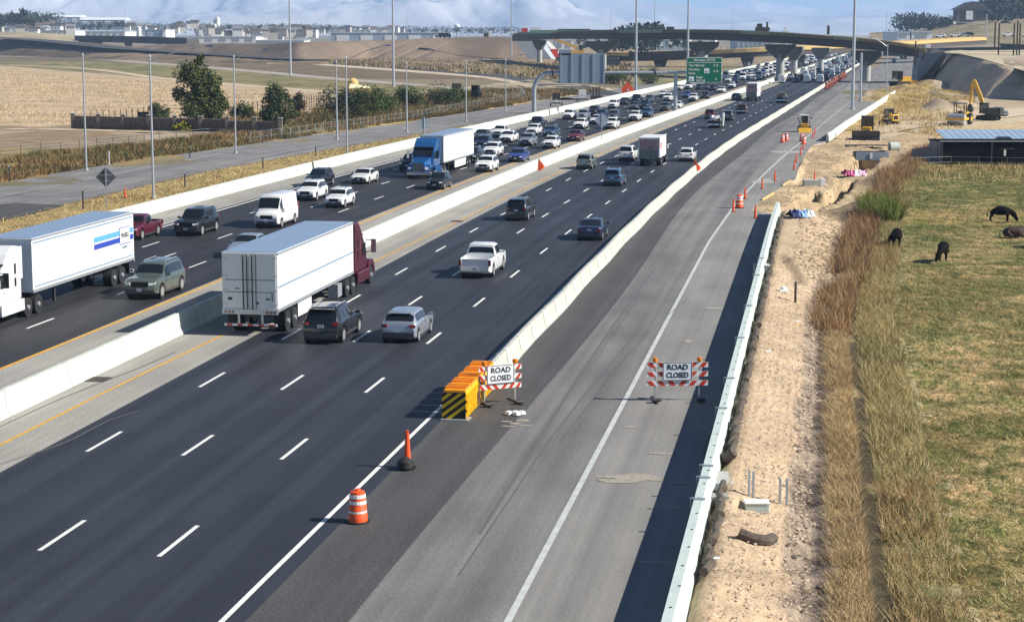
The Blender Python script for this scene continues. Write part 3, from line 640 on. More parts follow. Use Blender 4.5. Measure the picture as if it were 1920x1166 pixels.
    if kind in ('suv', 'suvbig'):
        for sg in (-1, 1):
            small.append(('roof_rail', MB().box((sg * hw0 * .62, (.33 - .5) * L, D['zt'][4][1] + .05), (.04, L * .38, .035)).box((sg * hw0 * .62, (.15 - .5) * L, D['zt'][4][1]), (.04, .05, .08)).box((sg * hw0 * .62, (.51 - .5) * L, D['zt'][4][1]), (.04, .05, .08)), 'steel'))
        small.append(('spoiler', MB().box((0, (.075 - .5) * L, f(D['zt'], .13) - .03), (hw0 * 1.3, .22, .035)), 'PAINT'))
    if kind == 'hatch': small.append(('spoiler', MB().box((0, (.11 - .5) * L, 1.40), (hw0 * 1.25, .24, .035)), 'PAINT'))
    if kind == 'pickup':
        small.append(('tailgate', MB().box((0, -Lh + .04, .97), (hw0 * 1.62, .07, .48)), 'PAINT'))
    wheel = MB().prism([(R_ * math.cos(a), R_ * math.sin(a)) for a in [2 * math.pi * i / 18 for i in range(18)]], -.11, .11)
    rim = MB()
    for i in range(10):
        a = 2 * math.pi * i / 10; rim.prism([(0, 0), (R_ * .66 * math.cos(a - .2), R_ * .66 * math.sin(a - .2)), (R_ * .66 * math.cos(a + .2), R_ * .66 * math.sin(a + .2))], -.118, .118)
    hubm = MB().prism([(R_ * .7 * math.cos(a), R_ * .7 * math.sin(a)) for a in [2 * math.pi * i / 14 for i in range(14)]], -.113, .113)
    dark = MB()
    for w_ in wy: dark.box((0, (w_ - .5) * L, R_ + .06), (hw0 * 1.72, R_ * 2.1, R_ * 1.7))
    wpos = [(sg * (hw0 - .12), (w_ - .5) * L, R_) for w_ in wy for sg in (-1, 1)]
    if root:
        body.build('body', M['blk'], t, smooth=True)
        for nm, mb in glass: mb.build(nm, M['glass'], t, smooth=True, fix=False)
        for nm, mb, mm in small: mb.build(nm, M['blk'] if mm == 'PAINT' else M[mm], t)
        for w_ in wy: MB().box((0, (w_ - .5) * L, R_ + .06), (hw0 * 1.72, R_ * 2.1, R_ * 1.7)).build('wheel_well', M['blk'], t)
        w_ = None
        for p in wpos:
            if w_ is None:
                w_ = wheel.build('wheel', M['tyre'], t); rm = rim.build('rim', M['rim'], w_); hb = hubm.build('brake_disc', M['trim'], w_); w_.location = p
            else: q = copy_tree(w_, t); q.location = p; KIDS[t].append(q)
        return t, L
    # far version: one mesh, several materials (paint first)
    mb = MB(); mb.add(body.v, body.f); mb.mat(1)
    for nm, g_ in glass: mb.add(g_.v, g_.f)
    for p in wpos: mb.mat(2).add([(v[0] + p[0], v[1] + p[1], v[2] + p[2]) for v in wheel.v], wheel.f)
    mb.mat(2).add(dark.v, dark.f)
    for nm, g_, mm in small:
        if nm in ('headlight', 'taillight', 'grille'): mb.mat({'headlight': 3, 'taillight': 4, 'grille': 2}[nm]).add(g_.v, g_.f)
    return mb, L
PROTO, LOW = {}, {}
PAINTED = ('body', 'mirror', 'spoiler', 'tailgate')
def all_under(o):
    r = [o]
    for k in KIDS.get(o, []): r += all_under(k)
    return r
def base(o): return o.name.split('.')[0]
def car(kind, px, py, col, label, cat=None, group=None, away=True, yaw=0, scale=1, lateral=None, name=None, low=False, s=None, o=None):
    """px, py: photo pixel of the ground under the middle of the end facing the camera"""
    if s is None: s, o = SO(G(px, py))
    name = name or {'sedan': 'sedan_car', 'hatch': 'hatchback_car', 'suv': 'crossover_car', 'suvbig': 'suv_car', 'van': 'cargo_van', 'pickup': 'pickup_truck'}[kind]
    cat = cat or {'van': 'van', 'pickup': 'pickup truck', 'suvbig': 'suv', 'suv': 'suv'}.get(kind, 'car')
    group = group or ('vehicles driving away on the right carriageway' if away else 'vehicles coming toward the camera on the left carriageway')
    L = car_profile(kind)['L'] * scale; q = R(s + L / 2, o); h = hd(s)
    rz = (-h if away else math.pi - h) + yaw
    if low:
        if kind not in LOW:
            mb, _ = make_car(kind, name, root=False); ob = mb.build(name, [M['blk'], M['glass'], M['tyre'], M['lamp'], M['tail']]); me = ob.data
            for pl in me.polygons: pl.use_smooth = pl.material_index == 0
            me.set_sharp_from_angle(angle=math.radians(35)); LOW[kind] = me
        else: ob = bpy.data.objects.new(name, LOW[kind]); COL.objects.link(ob)
        ob.material_slots[0].link = 'OBJECT'; ob.material_slots[0].material = P[col]
        t = ob
    else:
        if kind not in PROTO: t, _ = make_car(kind, name); PROTO[kind] = t
        else: t = copy_tree(PROTO[kind]); t.name = name
        for ob in all_under(t):
            if base(ob) in PAINTED: ob.material_slots[0].link = 'OBJECT'; ob.material_slots[0].material = P[col]
    t.location = q; t.rotation_euler = (0, 0, rz); t.scale = (scale,) * 3
    tag(t, label, cat, group); return t
# --- driving away
AW = [('suv', 601, 646, 'black', 'black crossover with roof rails right behind the white trailer', 1.03),
 ('hatch', 747, 644, 'silver', 'silver hatchback driving beside the black crossover, nearest car in its lane', 1.02),
 ('pickup', 890, 523, 'white', 'white full-size pickup with a plain tailgate, alone in the middle lanes', 1.0),
 ('suvbig', 967, 415, 'black', 'black crossover at the edge of the pale shoulder ahead of the white pickup', .93),
 ('sedan', 1104, 452, 'navy', 'dark sedan with sun glint next to the concrete sections on the right', 1.0),
 ('suv', 1147, 350, 'steelblue', 'blue-grey crossover in the middle lane behind the box truck', .97),
 ('suv', 1094, 318, 'sage', 'grey-green compact suv close to the left yellow line', .95),
 ('suvbig', 1173, 303, 'white', 'white suv just left of the box truck', .95),
 ('suv', 1286, 304, 'white', 'white crossover right of the box truck, near the orange flag on the barrier', .93),
 ('suv', 1330, 224, 'darkred', 'dark red suv hidden behind the work pickup', 1.0),
 ('suvbig', 1364, 227, 'grey', 'dark grey suv with a pale plate right of the work pickup', .92),
 ('pickup', 1389, 214, 'brown', 'brown pickup ahead of the dark grey suv', .9),
 ('sedan', 1379, 189, 'black', 'black sedan in the shade against the median barrier left of the far box truck', 1.1)]
for k, x, y, c, l, sc_ in AW: car(k, x, y, c, l, scale=sc_)
# --- coming toward the camera
CO = [('suvbig', 262, 563, 'green', 'grey-green suv in the inside lane beside the white trailer with blue stripes', 1.03),
 ('pickup', 236, 452, 'maroon', 'maroon pickup half hidden behind the striped trailer', .9),
 ('suvbig', 348, 444, 'black', 'black suv with bright headlights behind the maroon pickup', 1.02),
 ('sedan', 447, 486, 'silver', 'pale sedan mostly hidden behind the roof of the white trailer', 1.0),
 ('suv', 571, 378, 'white', 'white crossover with a black grille right behind the white van', 1.0),
 ('suv', 587, 352, 'black', 'dark crossover beside the cracked barrier joint, behind the white crossover', 1.0),
 ('suv', 625, 391, 'white', 'white crossover with a dark lower bumper right of the white van', .92),
 ('sedan', 672, 346, 'pearl', 'pearl white sedan ahead of the blue tractor unit', 1.0),
 ('suv', 762, 320, 'black', 'black crossover half hidden left of the blue tractor unit', 1.0),
 ('suv', 814, 357, 'black', 'black crossover right in front of the blue tractor unit near the yellow line', .93),
 ('suv', 905, 324, 'white', 'white crossover with a black trapezoid grille at the front of the jam', 1.0),
 ('suv', 917, 295, 'white', 'white crossover directly behind the front white crossover', 1.0),
 ('sedan', 966, 305, 'blue', 'blue sedan beside the yellow line near the orange flag', 1.02),
 ('suv', 900, 281, 'navy', 'dark blue crossover behind the rear end of the blue truck\'s trailer', 1.0),
 ('suv', 878, 306, 'black', 'black suv half hidden by the rear of the blue truck\'s trailer', 1.),
 ('sedan', 897, 265, 'grey', 'grey sedan close to the outer barrier behind the dark blue crossover', 1.05),
 ('pickup', 932, 259, 'white', 'white pickup close to the outer barrier behind the white sedan', .9),
 ('sedan', 947, 268, 'white', 'white sedan with a black grille next to the white pickup', 1.05),
 ('suv', 984, 275, 'lgrey', 'silver crossover with glaring headlights in the second lane', .97),
 ('suv', 1028, 280, 'white', 'white crossover near the yellow line ahead of the dark red sedan', .95),
 ('pickup', 1001, 243, 'black', 'black pickup beside the outer barrier left of the gantry base', .98),
 ('suv', 996, 254, 'white', 'white crossover directly ahead of the black pickup', .93),
 ('sedan', 1028, 257, 'steelblue', 'blue-grey sedan tucked behind the white crossover in the inner lanes', 1.0),
 ('sedan', 1074, 266, 'darkred', 'dark red sedan near the yellow line', 1.05),
 ('suv', 1084, 243, 'white', 'white crossover directly behind the dark red sedan', .97),
 ('suv', 1063, 225, 'white', 'white crossover beside the outer barrier past the gantry post', 1.0),
 ('suvbig', 1090, 225, 'silver', 'silver suv between two white crossovers past the gantry post', .92),
 ('suv', 1110, 217, 'black', 'dark suv behind the silver suv', 1.0),
 ('sedan', 1115, 234, 'white', 'white sedan behind the diamond sign', 1.05),
 ('suvbig', 1143, 243, 'white', 'white suv right of the diamond sign', .95),
 ('sedan', 1124, 222, 'navy', 'dark blue sedan above the diamond sign', 1.0),
 ('suv', 1147, 226, 'grey', 'dark silver crossover behind the white suv right of the diamond sign', .97),
 ('suvbig', 1147, 204, 'white', 'white suv at the outer barrier ahead of the dark sedan with two bright headlights', .92),
 ('sedan', 1168, 197, 'black', 'dark sedan with two bright round headlights at the outer barrier', 1.0),
 ('pickup', 1190, 195, 'black', 'black pickup high above the cars around it at the outer barrier', 1.0),
 ('sedan', 1187, 206, 'grey', 'dark grey sedan ahead of the black pickup', 1.0),
 ('suv', 1215, 193, 'grey', 'grey crossover behind the black pickup with one glinting headlight', .95),
 ('suv', 1207, 205, 'navy', 'navy crossover between the black pickup and the dark silver crossover', 1.0),
 ('suv', 1187, 228, 'white', 'white crossover near the yellow line left of the median gantry post', 1.0),
 ('suv', 1210, 221, 'steelblue', 'blue-grey crossover just left of the median gantry post', .98),
 ('suvbig', 1250, 191, 'white', 'white suv up the road behind the green jeep-like suv', .95),
 ('suv', 1241, 183, 'white', 'white crossover half hidden behind a white suv left of the gantry post top', .9),
 ('suvbig', 1245, 209, 'green', 'dark green suv beside the median gantry post', .88),
 ('sedan', 1267, 205, 'white', 'white sedan right behind the median gantry post', 1.05),
 ('suv', 1298, 191, 'pearl', 'pearl crossover beneath the green sign near the median barrier', 1.0),
 ('sedan', 1285, 184, 'blue', 'small blue sedan beneath the left end of the green sign', 1.0),
 ('suv', 1321, 186, 'black', 'black crossover beneath the green sign next to the median barrier', .95),
 ('suvbig', 1289, 168, 'white', 'white suv just under the lower left corner of the green sign', .95),
 ('suv', 1272, 170, 'white', 'white crossover at the outer barrier right of the gantry post', .85),
 ('suv', 1309, 169, 'black', 'black crossover under the lower middle of the green sign', .92),
 ('sedan', 1322, 168, 'grey', 'dark grey car under the lower right part of the green sign', 1.0),
 ('suv', 1335, 171, 'black', 'black suv under the lower right corner of the green sign', .95),
 ('sedan', 1351, 175, 'white', 'white sedan near the median barrier right of the green sign', 1.05),
 ('suv', 1371, 166, 'white', 'white crossover near the median barrier above the far box truck', .95),
 ('suv', 1364, 155, 'white', 'white crossover beyond the lower right corner of the green sign', .92),
 ('sedan', 1379, 156, 'navy', 'dark blue sedan beside the white crossover right of the green sign', 1.0)]
for k, x, y, c, l, sc_ in CO: car(k, x, y, c, l, away=False, scale=sc_)
car('van', 499, 429, 'white', 'tall white cargo van with a black lower bumper coming down the middle lanes', away=False, scale=1.0)
# --- distant traffic, one mesh each
rt = random.Random(11); used = set(); nlane = {}
LN = {0: 'outer lane', 1: 'second lane', 2: 'third lane', 3: 'inner lane'}
ncar = 0
pal = ['white'] * 7 + ['black'] * 5 + ['grey'] * 3 + ['silver'] * 3 + ['navy', 'darkred', 'blue', 'pearl', 'pearl', 'tan', 'lgrey']
ordn = ['first', 'second', 'third', 'fourth', 'fifth', 'sixth', 'seventh', 'eighth', 'ninth', 'tenth']
def ordinal(n):
    if n < 10: return ordn[n]
    return '%d%s' % (n + 1, {1: 'st', 2: 'nd', 3: 'rd'}.get((n + 1) % 10, 'th') if not 11 <= (n + 1) % 100 <= 13 else 'th')
for side, lanes, away, s00 in (('left', [-34.5, -31.0, -27.4, -24], False, 492), ('right', [-13.6, -10.1, -6.4, -2.7], True, 470)):
    for li, o_ in enumerate(lanes):
        s = s00 + rt.uniform(0, 14); k_ = 0
        while s < 1300:
            kind = rt.choice(['sedan', 'suv', 'suv', 'suvbig', 'suv', 'pickup', 'hatch', 'sedan', 'van'] if rt.random() < .9 else ['van']); c = rt.choice(pal)
            if side == 'right' and s < 640: gap = rt.uniform(20, 60)
            else: gap = rt.uniform(9, 20) if s < 700 else rt.uniform(14, 34)
            if kind == 'van': c = 'white'
            kn = {'sedan': 'sedan', 'suv': 'crossover', 'suvbig': 'suv', 'pickup': 'pickup', 'hatch': 'hatchback', 'van': 'van'}[kind]
            lab = 'distant %s %s, %s up the %s lane of the %s carriageway' % ({'lgrey': 'light grey', 'darkred': 'dark red', 'pearl': 'off-white', 'navy': 'dark blue'}.get(c, c), kn, ordinal(k_), ('outer', 'second', 'third', 'inner')[li] if side == 'left' else ('leftmost', 'second', 'third', 'rightmost')[li], side)
            car(kind, 0, 0, c, lab, away=away, low=True, s=s, o=o_ + rt.uniform(-.3, .3), group='distant vehicles around the bridge'); k_ += 1; ncar += 1
            s += gap + (4 if kind in ('van', 'pickup') else 0)
# ================================================================== trucks
def truck_wheel(t, x, y, r=.52, wd=.3, dual=False):
    n = 20
    w_ = MB().prism([(r * math.cos(2 * math.pi * i / n), r * math.sin(2 * math.pi * i / n)) for i in range(n)], -wd / 2, wd / 2).build('wheel', M['tyre'], t)
    rm = MB().prism([(r * .6 * math.cos(2 * math.pi * i / 16), r * .6 * math.sin(2 * math.pi * i / 16)) for i in range(16)], -wd / 2 - .01, wd / 2 + .01).build('rim', M['chrome'], w_)
    MB().cyl((-wd / 2 - .06, 0, 0), (wd / 2 + .06, 0, 0), .12, n=8).build('hub', M['steel'], w_)
    w_.location = (x, y, r); return w_
def make_trailer(t, L, y0, col_trailer, stripe=None, Wd=2.6, z0=1.22, z1=4.11, dark=False):
    """trailer box from y0 (rear) forward; +y is the driving direction"""
    x = Wd / 2
    MB().box((0, y0 + L / 2, (z0 + z1) / 2), (Wd, L, z1 - z0)).build('trailer_box', M['trailer'], t, bevel=.02)
    MB().box((0, y0 + L / 2, z1 + .012), (Wd - .06, L - .06, .03)).build('roof', M['troof'], t)
    mb = MB()
    for sg in (-1, 1):
        mb.box((sg * (x + .006), y0 + L / 2, z0 + .06), (.03, L, .16)); mb.box((sg * (x + .006), y0 + L / 2, z1 - .06), (.03, L, .10))
    mb.build('rail', M['steel'], t)
    mb = MB(); nr = int(L / .6)
    for i in range(1, nr):
        for sg in (-1, 1): mb.box((sg * (x + .004), y0 + i * L / nr, (z0 + z1) / 2), (.012, .05, z1 - z0 - .34))
    mb.build('side_ribs', M['trailer'], t)['kind'] = 'stuff'
    for sg in (-1, 1):
        d = MB().box((sg * Wd * .245, y0 - .03, (z0 + z1) / 2 + .06), (Wd * .45, .04, z1 - z0 - .24)).build('rear_door', M['trailer'], t)
        for k in (.12, .3):
            MB().cyl((sg * k, y0 - .08, z0 + .1), (sg * k, y0 - .08, z1 - .1), .028, n=6).build('locking_bar', M['steel_d'], d)
        for zz in (z0 + .35, z0 + 1.05, z0 + 1.75, z1 - .25):
            MB().box((sg * (Wd * .44), y0 - .06, zz), (.26, .03, .06)).build('hinge', M['steel'], d)
    for zz in (z0 + .95, z0 + 1.55): MB().box((0, y0 - .055, zz), (Wd * .88, .012, .03)).build('door_band', M['steel_d'], t)
    for xx, zz, a, b in ((-.92, z0 + .62, .2, .14), (.35, z0 + .42, .16, .12), (.85, z0 + .62, .2, .08), (1.05, z0 + .7, .05, .4), (-.58, z0 + 1.12, .18, .05)): MB().box((xx, y0 - .054, zz), (a, .012, b)).build('door_decal', M['trim'], t)
    MB().box((0, y0 - .02, z0 - .02), (Wd, .12, .24)).build('rear_sill', M['steel'], t)
    for sg in (-1, 1):
        for k in range(3): MB().box((sg * (x - .16 - k * .17), y0 - .09, z0 - .03), (.11, .03, .11)).build('tail_lamp', M['tail'], t)
    ub = MB().box((0, y0 + .02, .55), (Wd * .95, .08, .11)).build('underride_guard', M['white'], t)
    for k in range(5): MB().box((-Wd * .38 + k * Wd * .19, y0 - .025, .55), (Wd * .095, .02, .10)).build('reflector', M['red'], ub)
    for sg in (-1, 1): MB().box((sg * .55, y0 + .05, .85), (.1, .08, .6)).build('guard_strut', M['steel'], t)
    for sg in (-1, 1):
        for k in range(2): MB().box((sg * (x - .2), y0 + 1.0 + 0 * k, .78), (.5, .03, .62)).build('mud_flap', M['black'], t) if k == 0 else None
        for yy in (y0 + 1.9, y0 + 3.15): truck_wheel(t, sg * (x - .32), yy, .51, .55)
        MB().box((sg * .95, y0 + L - 3.4, .75), (.14, .14, .95)).build('landing_leg', M['steel_d'], t)
    MB().box((0, y0 + 2.5, .95), (1.1, 3.2, .35)).build('bogie_frame', M['steel_d'], t)
    for sg in (-1, 1): MB().box((sg * .5, y0 + L / 2, z0 - .14), (.1, L - .6, .2)).build('chassis_rail', M['steel_d'], t)
def make_tractor(t, y0, paint_, sleeper=2.0, round_=True):
    """tractor unit whose sleeper back wall is at y0, nose towards +y"""
    pm = P[paint_]; x = 1.22
    cab = MB(); L1 = sleeper + 1.9
    prof = [(y0, 1.1), (y0, 3.85), (y0 + .9, 3.98), (y0 + sleeper * .9, 3.55), (y0 + sleeper + .35, 3.0), (y0 + sleeper + 1.15, 2.12), (y0 + sleeper + 1.15, 1.1)]
    cab.prism(prof, -x + .06, x - .06); cab.build('cab', pm, t, bevel=.09)
    hood = MB(); hy = y0 + sleeper + 1.13
    hood.add([(-1.0, hy, 1.0), (1.0, hy, 1.0), (1.0, hy, 2.1), (-1.0, hy, 2.1), (-.82, hy + 2.0, .62), (.82, hy + 2.0, .62), (.72, hy + 1.75, 1.72), (-.72, hy + 1.75, 1.72)], [(0, 1, 2, 3), (4, 7, 6, 5), (0, 4, 5, 1), (1, 5, 6, 2), (2, 6, 7, 3), (3, 7, 4, 0)])
    hood.build('hood', pm, t, bevel=.12)
    for sg in (-1, 1):
        MB().prism([(hy + .35, .75), (hy + .45, 1.25), (hy + .8, 1.48), (hy + 1.4, 1.45), (hy + 1.8, 1.15), (hy + 1.95, .65), (hy + 1.75, .6), (hy + 1.55, .95), (hy + 1.1, 1.12), (hy + .7, .95)], sg * .82, sg * 1.2).build('fender', pm, t, bevel=.05)
        MB().box((sg * .88, hy + 1.86, 1.08), (.34, .2, .26), rz=-sg * .4).build('headlight', M['lamp'], t)
        mb = MB().cyl((sg * 1.16, hy - .25, 2.0), (sg * 1.55, hy - .1, 2.1), .025, n=6); mb.cyl((sg * 1.16, hy - .25, 2.75), (sg * 1.55, hy - .1, 2.7), .025, n=6)
        ma = mb.build('mirror_arm', M['blk'], t); MB().box((sg * 1.58, hy - .12, 2.38), (.26, .12, .78)).build('mirror', M['chrome'] if sg > 0 else M['blk'], ma)
        MB().box((sg * (x - .05), y0 + sleeper + .45, 2.25), (.03, .75, .72)).build('door_window', M['glass'], t)
        MB().box((sg * (x - .055), y0 + .75, 2.75), (.03, .2, .55)).build('sleeper_window', M['blk'], t)
        MB().box((sg * (x - .055), y0 + .75, 2.05), (.03, .2, .45)).build('sleeper_vent', M['blk'], t)
        MB().box((sg * (x - .1), y0 + 1.4, .78), (.42, 2.7, .62)).build('side_fairing', pm, t, bevel=.04)
        MB().box((sg * (x - .045), y0 + sleeper + .45, 1.62), (.04, .18, .04)).build('door_handle', M['chrome'], t)
        for yy in (y0 - .65, y0 - 1.95): truck_wheel(t, sg * (x - .3), yy, .51, .55)
        truck_wheel(t, sg * (x - .22), hy + 1.12, .51, .3)
        MB().box((sg * (x - .06), y0 + .1, 3.0), (.05, .4, 1.7)).build('cab_extender', pm, t)
    ws = MB(); a, b = Vector((0, y0 + sleeper + .37, 2.93)), Vector((0, y0 + sleeper + 1.13, 2.16))
    nrm = Vector((0, .78, .8)).normalized() * .11
    for sg in (-1, 1):
        ws.quad(*[Vector((sg * k[0], 0, 0)) + a.lerp(b, k[1]) + nrm * .35 for k in ((.03, .04), (1.02, .04), (1.02, .96), (.03, .96))])
    ws.build('windshield', M['glass'], t, fix=False)
    MB().box((0, y0 + sleeper + .42, 3.08), (2.2, .3, .1)).build('sun_visor', M['blk'], t)
    gr = MB().box((0, hy + 1.9, 1.15), (1.05, .12, .85)).build('grille', M['steel_d'], t)
    for k in range(7): MB().box((-.45 + k * .15, hy + 1.97, 1.15), (.035, .03, .82)).build('grille_bar', M['chrome'], gr)
    MB().box((0, hy + 2.02, .55), (2.3, .3, .38)).build('bumper', M['chrome'] if paint_ != 'white' else pm, t, bevel=.05)
    MB().box((0, hy + 2.18, .55), (.32, .02, .16)).build('front_plate', M['plate'], t)
    MB().box((0, y0 - .6, .95), (1.0, 3.6, .25)).build('tractor_frame', M['steel_d'], t)
def text(s, size, m, parent, loc, rot, name='lettering', ext=.004, align='CENTER', sx=1.):
    c = bpy.data.curves.new(name, 'FONT'); c.body = s; c.size = size; c.extrude = ext; c.offset = size * .022; c.align_x = align; c.align_y = 'CENTER'; c.materials.append(m); c.resolution_u = 3
    o = bpy.data.objects.new(name, c); COL.objects.link(o); o.location = loc; o.rotation_euler = rot; o.scale = (sx, 1, 1)
    bpy.context.view_layer.update(); me = bpy.data.meshes.new_from_object(o); COL.objects.unlink(o); bpy.data.objects.remove(o)
    o = bpy.data.objects.new(name, me); COL.objects.link(o); o.location = loc; o.rotation_euler = rot; o.scale = (sx, 1, 1)
    if parent: o.parent = parent; KIDS.setdefault(parent, []).append(o)
    return o
M['sblue'] = mat('thin_blue_line', (.22, .33, .45), .4)
# white trailer with maroon tractor, seen from behind
s_, o_ = SO(G(459, 630)); p = R(s_, o_ + .3)
t = thing('semi_truck', 'white semi trailer pulled by a maroon tractor, seen from behind', 'semi truck', p, -HD, 'vehicles driving away on the right carriageway')
make_trailer(t, 15.2, .05, 'white'); make_tractor(t, 16.2, 'maroon', 1.7); t.scale = (1.1, .98, 1.02)
MB().box((1.312, 7.6, 2.42), (.01, 15.0, .09)).build('side_stripe', M['sblue'], t)
MB().box((1.1, 5.6, .78), (.05, 2.6, .85)).build('side_skirt', M['trailer'], t)
MB().box((1.1, 11.9, .7), (.5, .9, .7)).build('tool_box', M['steel'], t)
# oncoming white trailer with blue stripes and lettering
s_, o_ = SO(G(215, 540)); p0 = R(s_, -24.3)
pe = G(253, 523); s1_, o1_ = SO(pe)
t = thing('semi_truck', 'white semi truck with blue stripes and a lettered panel, entering from the left frame edge', 'semi truck', R(s1_, o1_ - 1.3), math.pi - HD, 'vehicles coming toward the camera on the left carriageway')
make_trailer(t, 14.6, 0, 'white'); make_tractor(t, 15.7, 'white', 1.7)
xx = -1.318
def sidebox(y, z, dy, dz, m, name='stripe', sh=0, off=0): return MB().box((xx - off, y, z), (.012, dy, dz)).build(name, m, t)
sidebox(4.2, 3.07, 4.0, .30, M['lblue']); sidebox(4.2, 2.66, 4.0, .30, M['blue']); sidebox(.38, 3.07, .5, .30, M['lblue']); sidebox(.38, 2.66, .5, .30, M['blue'])
sidebox(7.3, 3.86, 14.2, .08, M['sblue']); sidebox(7.3, 1.52, 14.2, .08, M['sblue'])
pn = sidebox(1.5, 2.86, 1.62, 1.02, M['blue'], 'panel_frame'); sidebox(1.5, 2.86, 1.52, .92, M['white'], 'panel', off=.008)
text('PENSKE', .40, M['blk'], t, (xx - .02, 1.5, 2.86), (math.pi / 2, 0, -math.pi / 2), sx=.9)
text('Logistics', .26, M['sblue'], t, (xx - .008, 1.5, 2.18), (math.pi / 2, 0, -math.pi / 2), sx=.9)
# oncoming blue tractor with white trailer
s_, o_ = SO(G(783, 337)); Lt = 14.6
t = thing('semi_truck', 'bright blue tractor unit pulling a plain white trailer toward the camera', 'semi truck', R(s_ + 21.5, o_), math.pi - hd(150), 'vehicles coming toward the camera on the left carriageway')
make_trailer(t, Lt, 0, 'white'); make_tractor(t, Lt + 1.0, 'semiblue', 1.9)
for sg in (-1, 1): MB().box((sg * 1.15, 6.2, .75), (.05, 5.5, .85)).build('side_skirt', M['trailer'], t)
# box truck with printed rear door
def box_truck(px, py, label, Wd=2.45, Lb=6.2, z1=3.25, graffiti=True, away=True):
    s_, o_ = SO(G(px, py)); t = thing('box_truck', label, 'box truck', R(s_, o_), -hd(s_), 'vehicles driving away on the right carriageway')
    MB().box((0, Lb / 2, (.95 + z1) / 2), (Wd, Lb, z1 - .95)).build('cargo_box', M['trailer'], t, bevel=.05)
    d = MB().box((-.04, -.03, (1.0 + z1) / 2 - .05), (Wd * .84, .04, z1 - 1.3)).build('roll_door', M['print'], t)
    MB().box((-.04, -.07, 1.35), (Wd * .84, .05, .95)).build('liftgate', M['gate'], t)
    for sg in (-1, 1):
        MB().box((sg * Wd * .46, -.02, (.95 + z1) / 2), (.08, .05, z1 - 1.0)).build('corner_post', M['steel'], t)
        MB().box((sg * Wd * .42, -.05, .88), (.16, .04, .12)).build('tail_lamp', M['tail'], t)
        truck_wheel(t, sg * (Wd / 2 - .3), 1.5, .45, .5); truck_wheel(t, sg * (Wd / 2 - .2), Lb + .9, .45, .28)
        MB().box((sg * (Wd / 2 + .1), Lb + .9, 1.85), (.2, .1, .5)).build('mirror', M['chrome'], t)
    MB().box((0, -.1, .7), (Wd * .9, .15, .12)).build('step_bumper', M['steel_d'], t)
    MB().box((Wd / 2 + .006, .9, 2.3), (.01, 1., .7)).build('side_mark', M['red'], t)
    MB().prism([(Lb + .1, .7), (Lb + .1, 2.3), (Lb + .7, 2.35), (Lb + 1.3, 1.6), (Lb + 2.2, 1.35), (Lb + 2.25, .6)], -1.0, 1.0).build('cab', P['white'], t, bevel=.08)
    MB().box((0, Lb / 2, .75), (.9, Lb + 1, .25)).build('chassis', M['steel_d'], t)
    return t
M['print'] = mat('printed_door', (.42, .26, .26), .5, ns=3.5, na=.6); M['gate'] = mat('liftgate_metal', (.22, .24, .22), .6, ns=7, na=.8)
box_truck(1217, 312, 'white box truck with a faded printed rear door in the middle lane')
t = box_truck(1409, 190, 'tall grey-backed box truck beside the median barrier under the far gantry', Lb=9, z1=3.9); text('MAC', .6, P['navy'], t, (0, -.06, 3.1), (math.pi / 2, 0, 0))
# loaded pickups
t = car('pickup', 1338, 241, 'black', 'dark work pickup loaded with white equipment, a worker standing beside the bed', scale=1.0)
mb = MB(); rr_ = random.Random(5)
for i in range(9): mb.box((rr_.uniform(-.6, .6), rr_.uniform(-2.6, -1.2), .95 + rr_.random() * .9), (.45, .5, .4), rz=rr_.random() * 3)
mb.build('equipment_load', M['white'], t)
mb = MB().cyl((1.25, -1.2, .3), (1.35, -1.3, 2.3), .16, .2, 8).box((1.35, -1.3, 2.2), (.25, .1, .5)); mb.build('rolled_banner', M['white'], t)
t = car('pickup', 1465, 194, 'black', 'dark pickup piled high with a brown load, near the right barrier before the bridge', scale=1.1)
MB().box((0, -1.9, 1.5), (1.7, 1.8, .9), top=(.7, .8)).build('load', M['wood'], t); MB().cyl((.6, -2.95, 1.2), (.6, -2.75, 1.2), .35, n=12).build('spare_wheel', M['steel'], t)
# ================================================================== traffic gear
def T(o): return o.location
# crash cushion: yellow ribbed modules with orange lids and a chevron nose
c0 = G(848, 788); s0_, o0_ = SO(c0)
cush = thing('crash_cushion', 'row of yellow ribbed crash cushion modules with a black and yellow chevron nose', 'crash cushion', R(s0_, o0_ + .05), -HD)
nm = 5
for i in range(nm):
    y = .25 + i * 1.62
    mb = MB().box((0, y + .8, .46), (.86, 1.5, .90)); b = mb.build('module', M['yellow'], cush, bevel=.06)
    for k in range(4):
        for sg in (-1, 1): MB().box((sg * .445, y + .22 + k * .38, .47), (.06, .12, .80)).build('rib', M['yellow'], b)
    for zz in (.3, .62):
        for sg in (-1, 1): MB().box((sg * .45, y + .8, zz), (.05, 1.46, .07)).build('band', M['orange2'], b)
    lid = MB().box((0, y + .8, .96), (.88, 1.52, .12), top=(.93, .97)).build('lid', M['orange2'], cush, bevel=.03)
    for k in range(3): MB().box((0, y + .4 + k * .4, 1.05), (.80, .12, .07)).build('lid_rib', M['orange2'], lid)
MB().box((0, .14, .48), (.9, .06, .92)).build('nose_panel', M['blk'], cush)
npn = cush
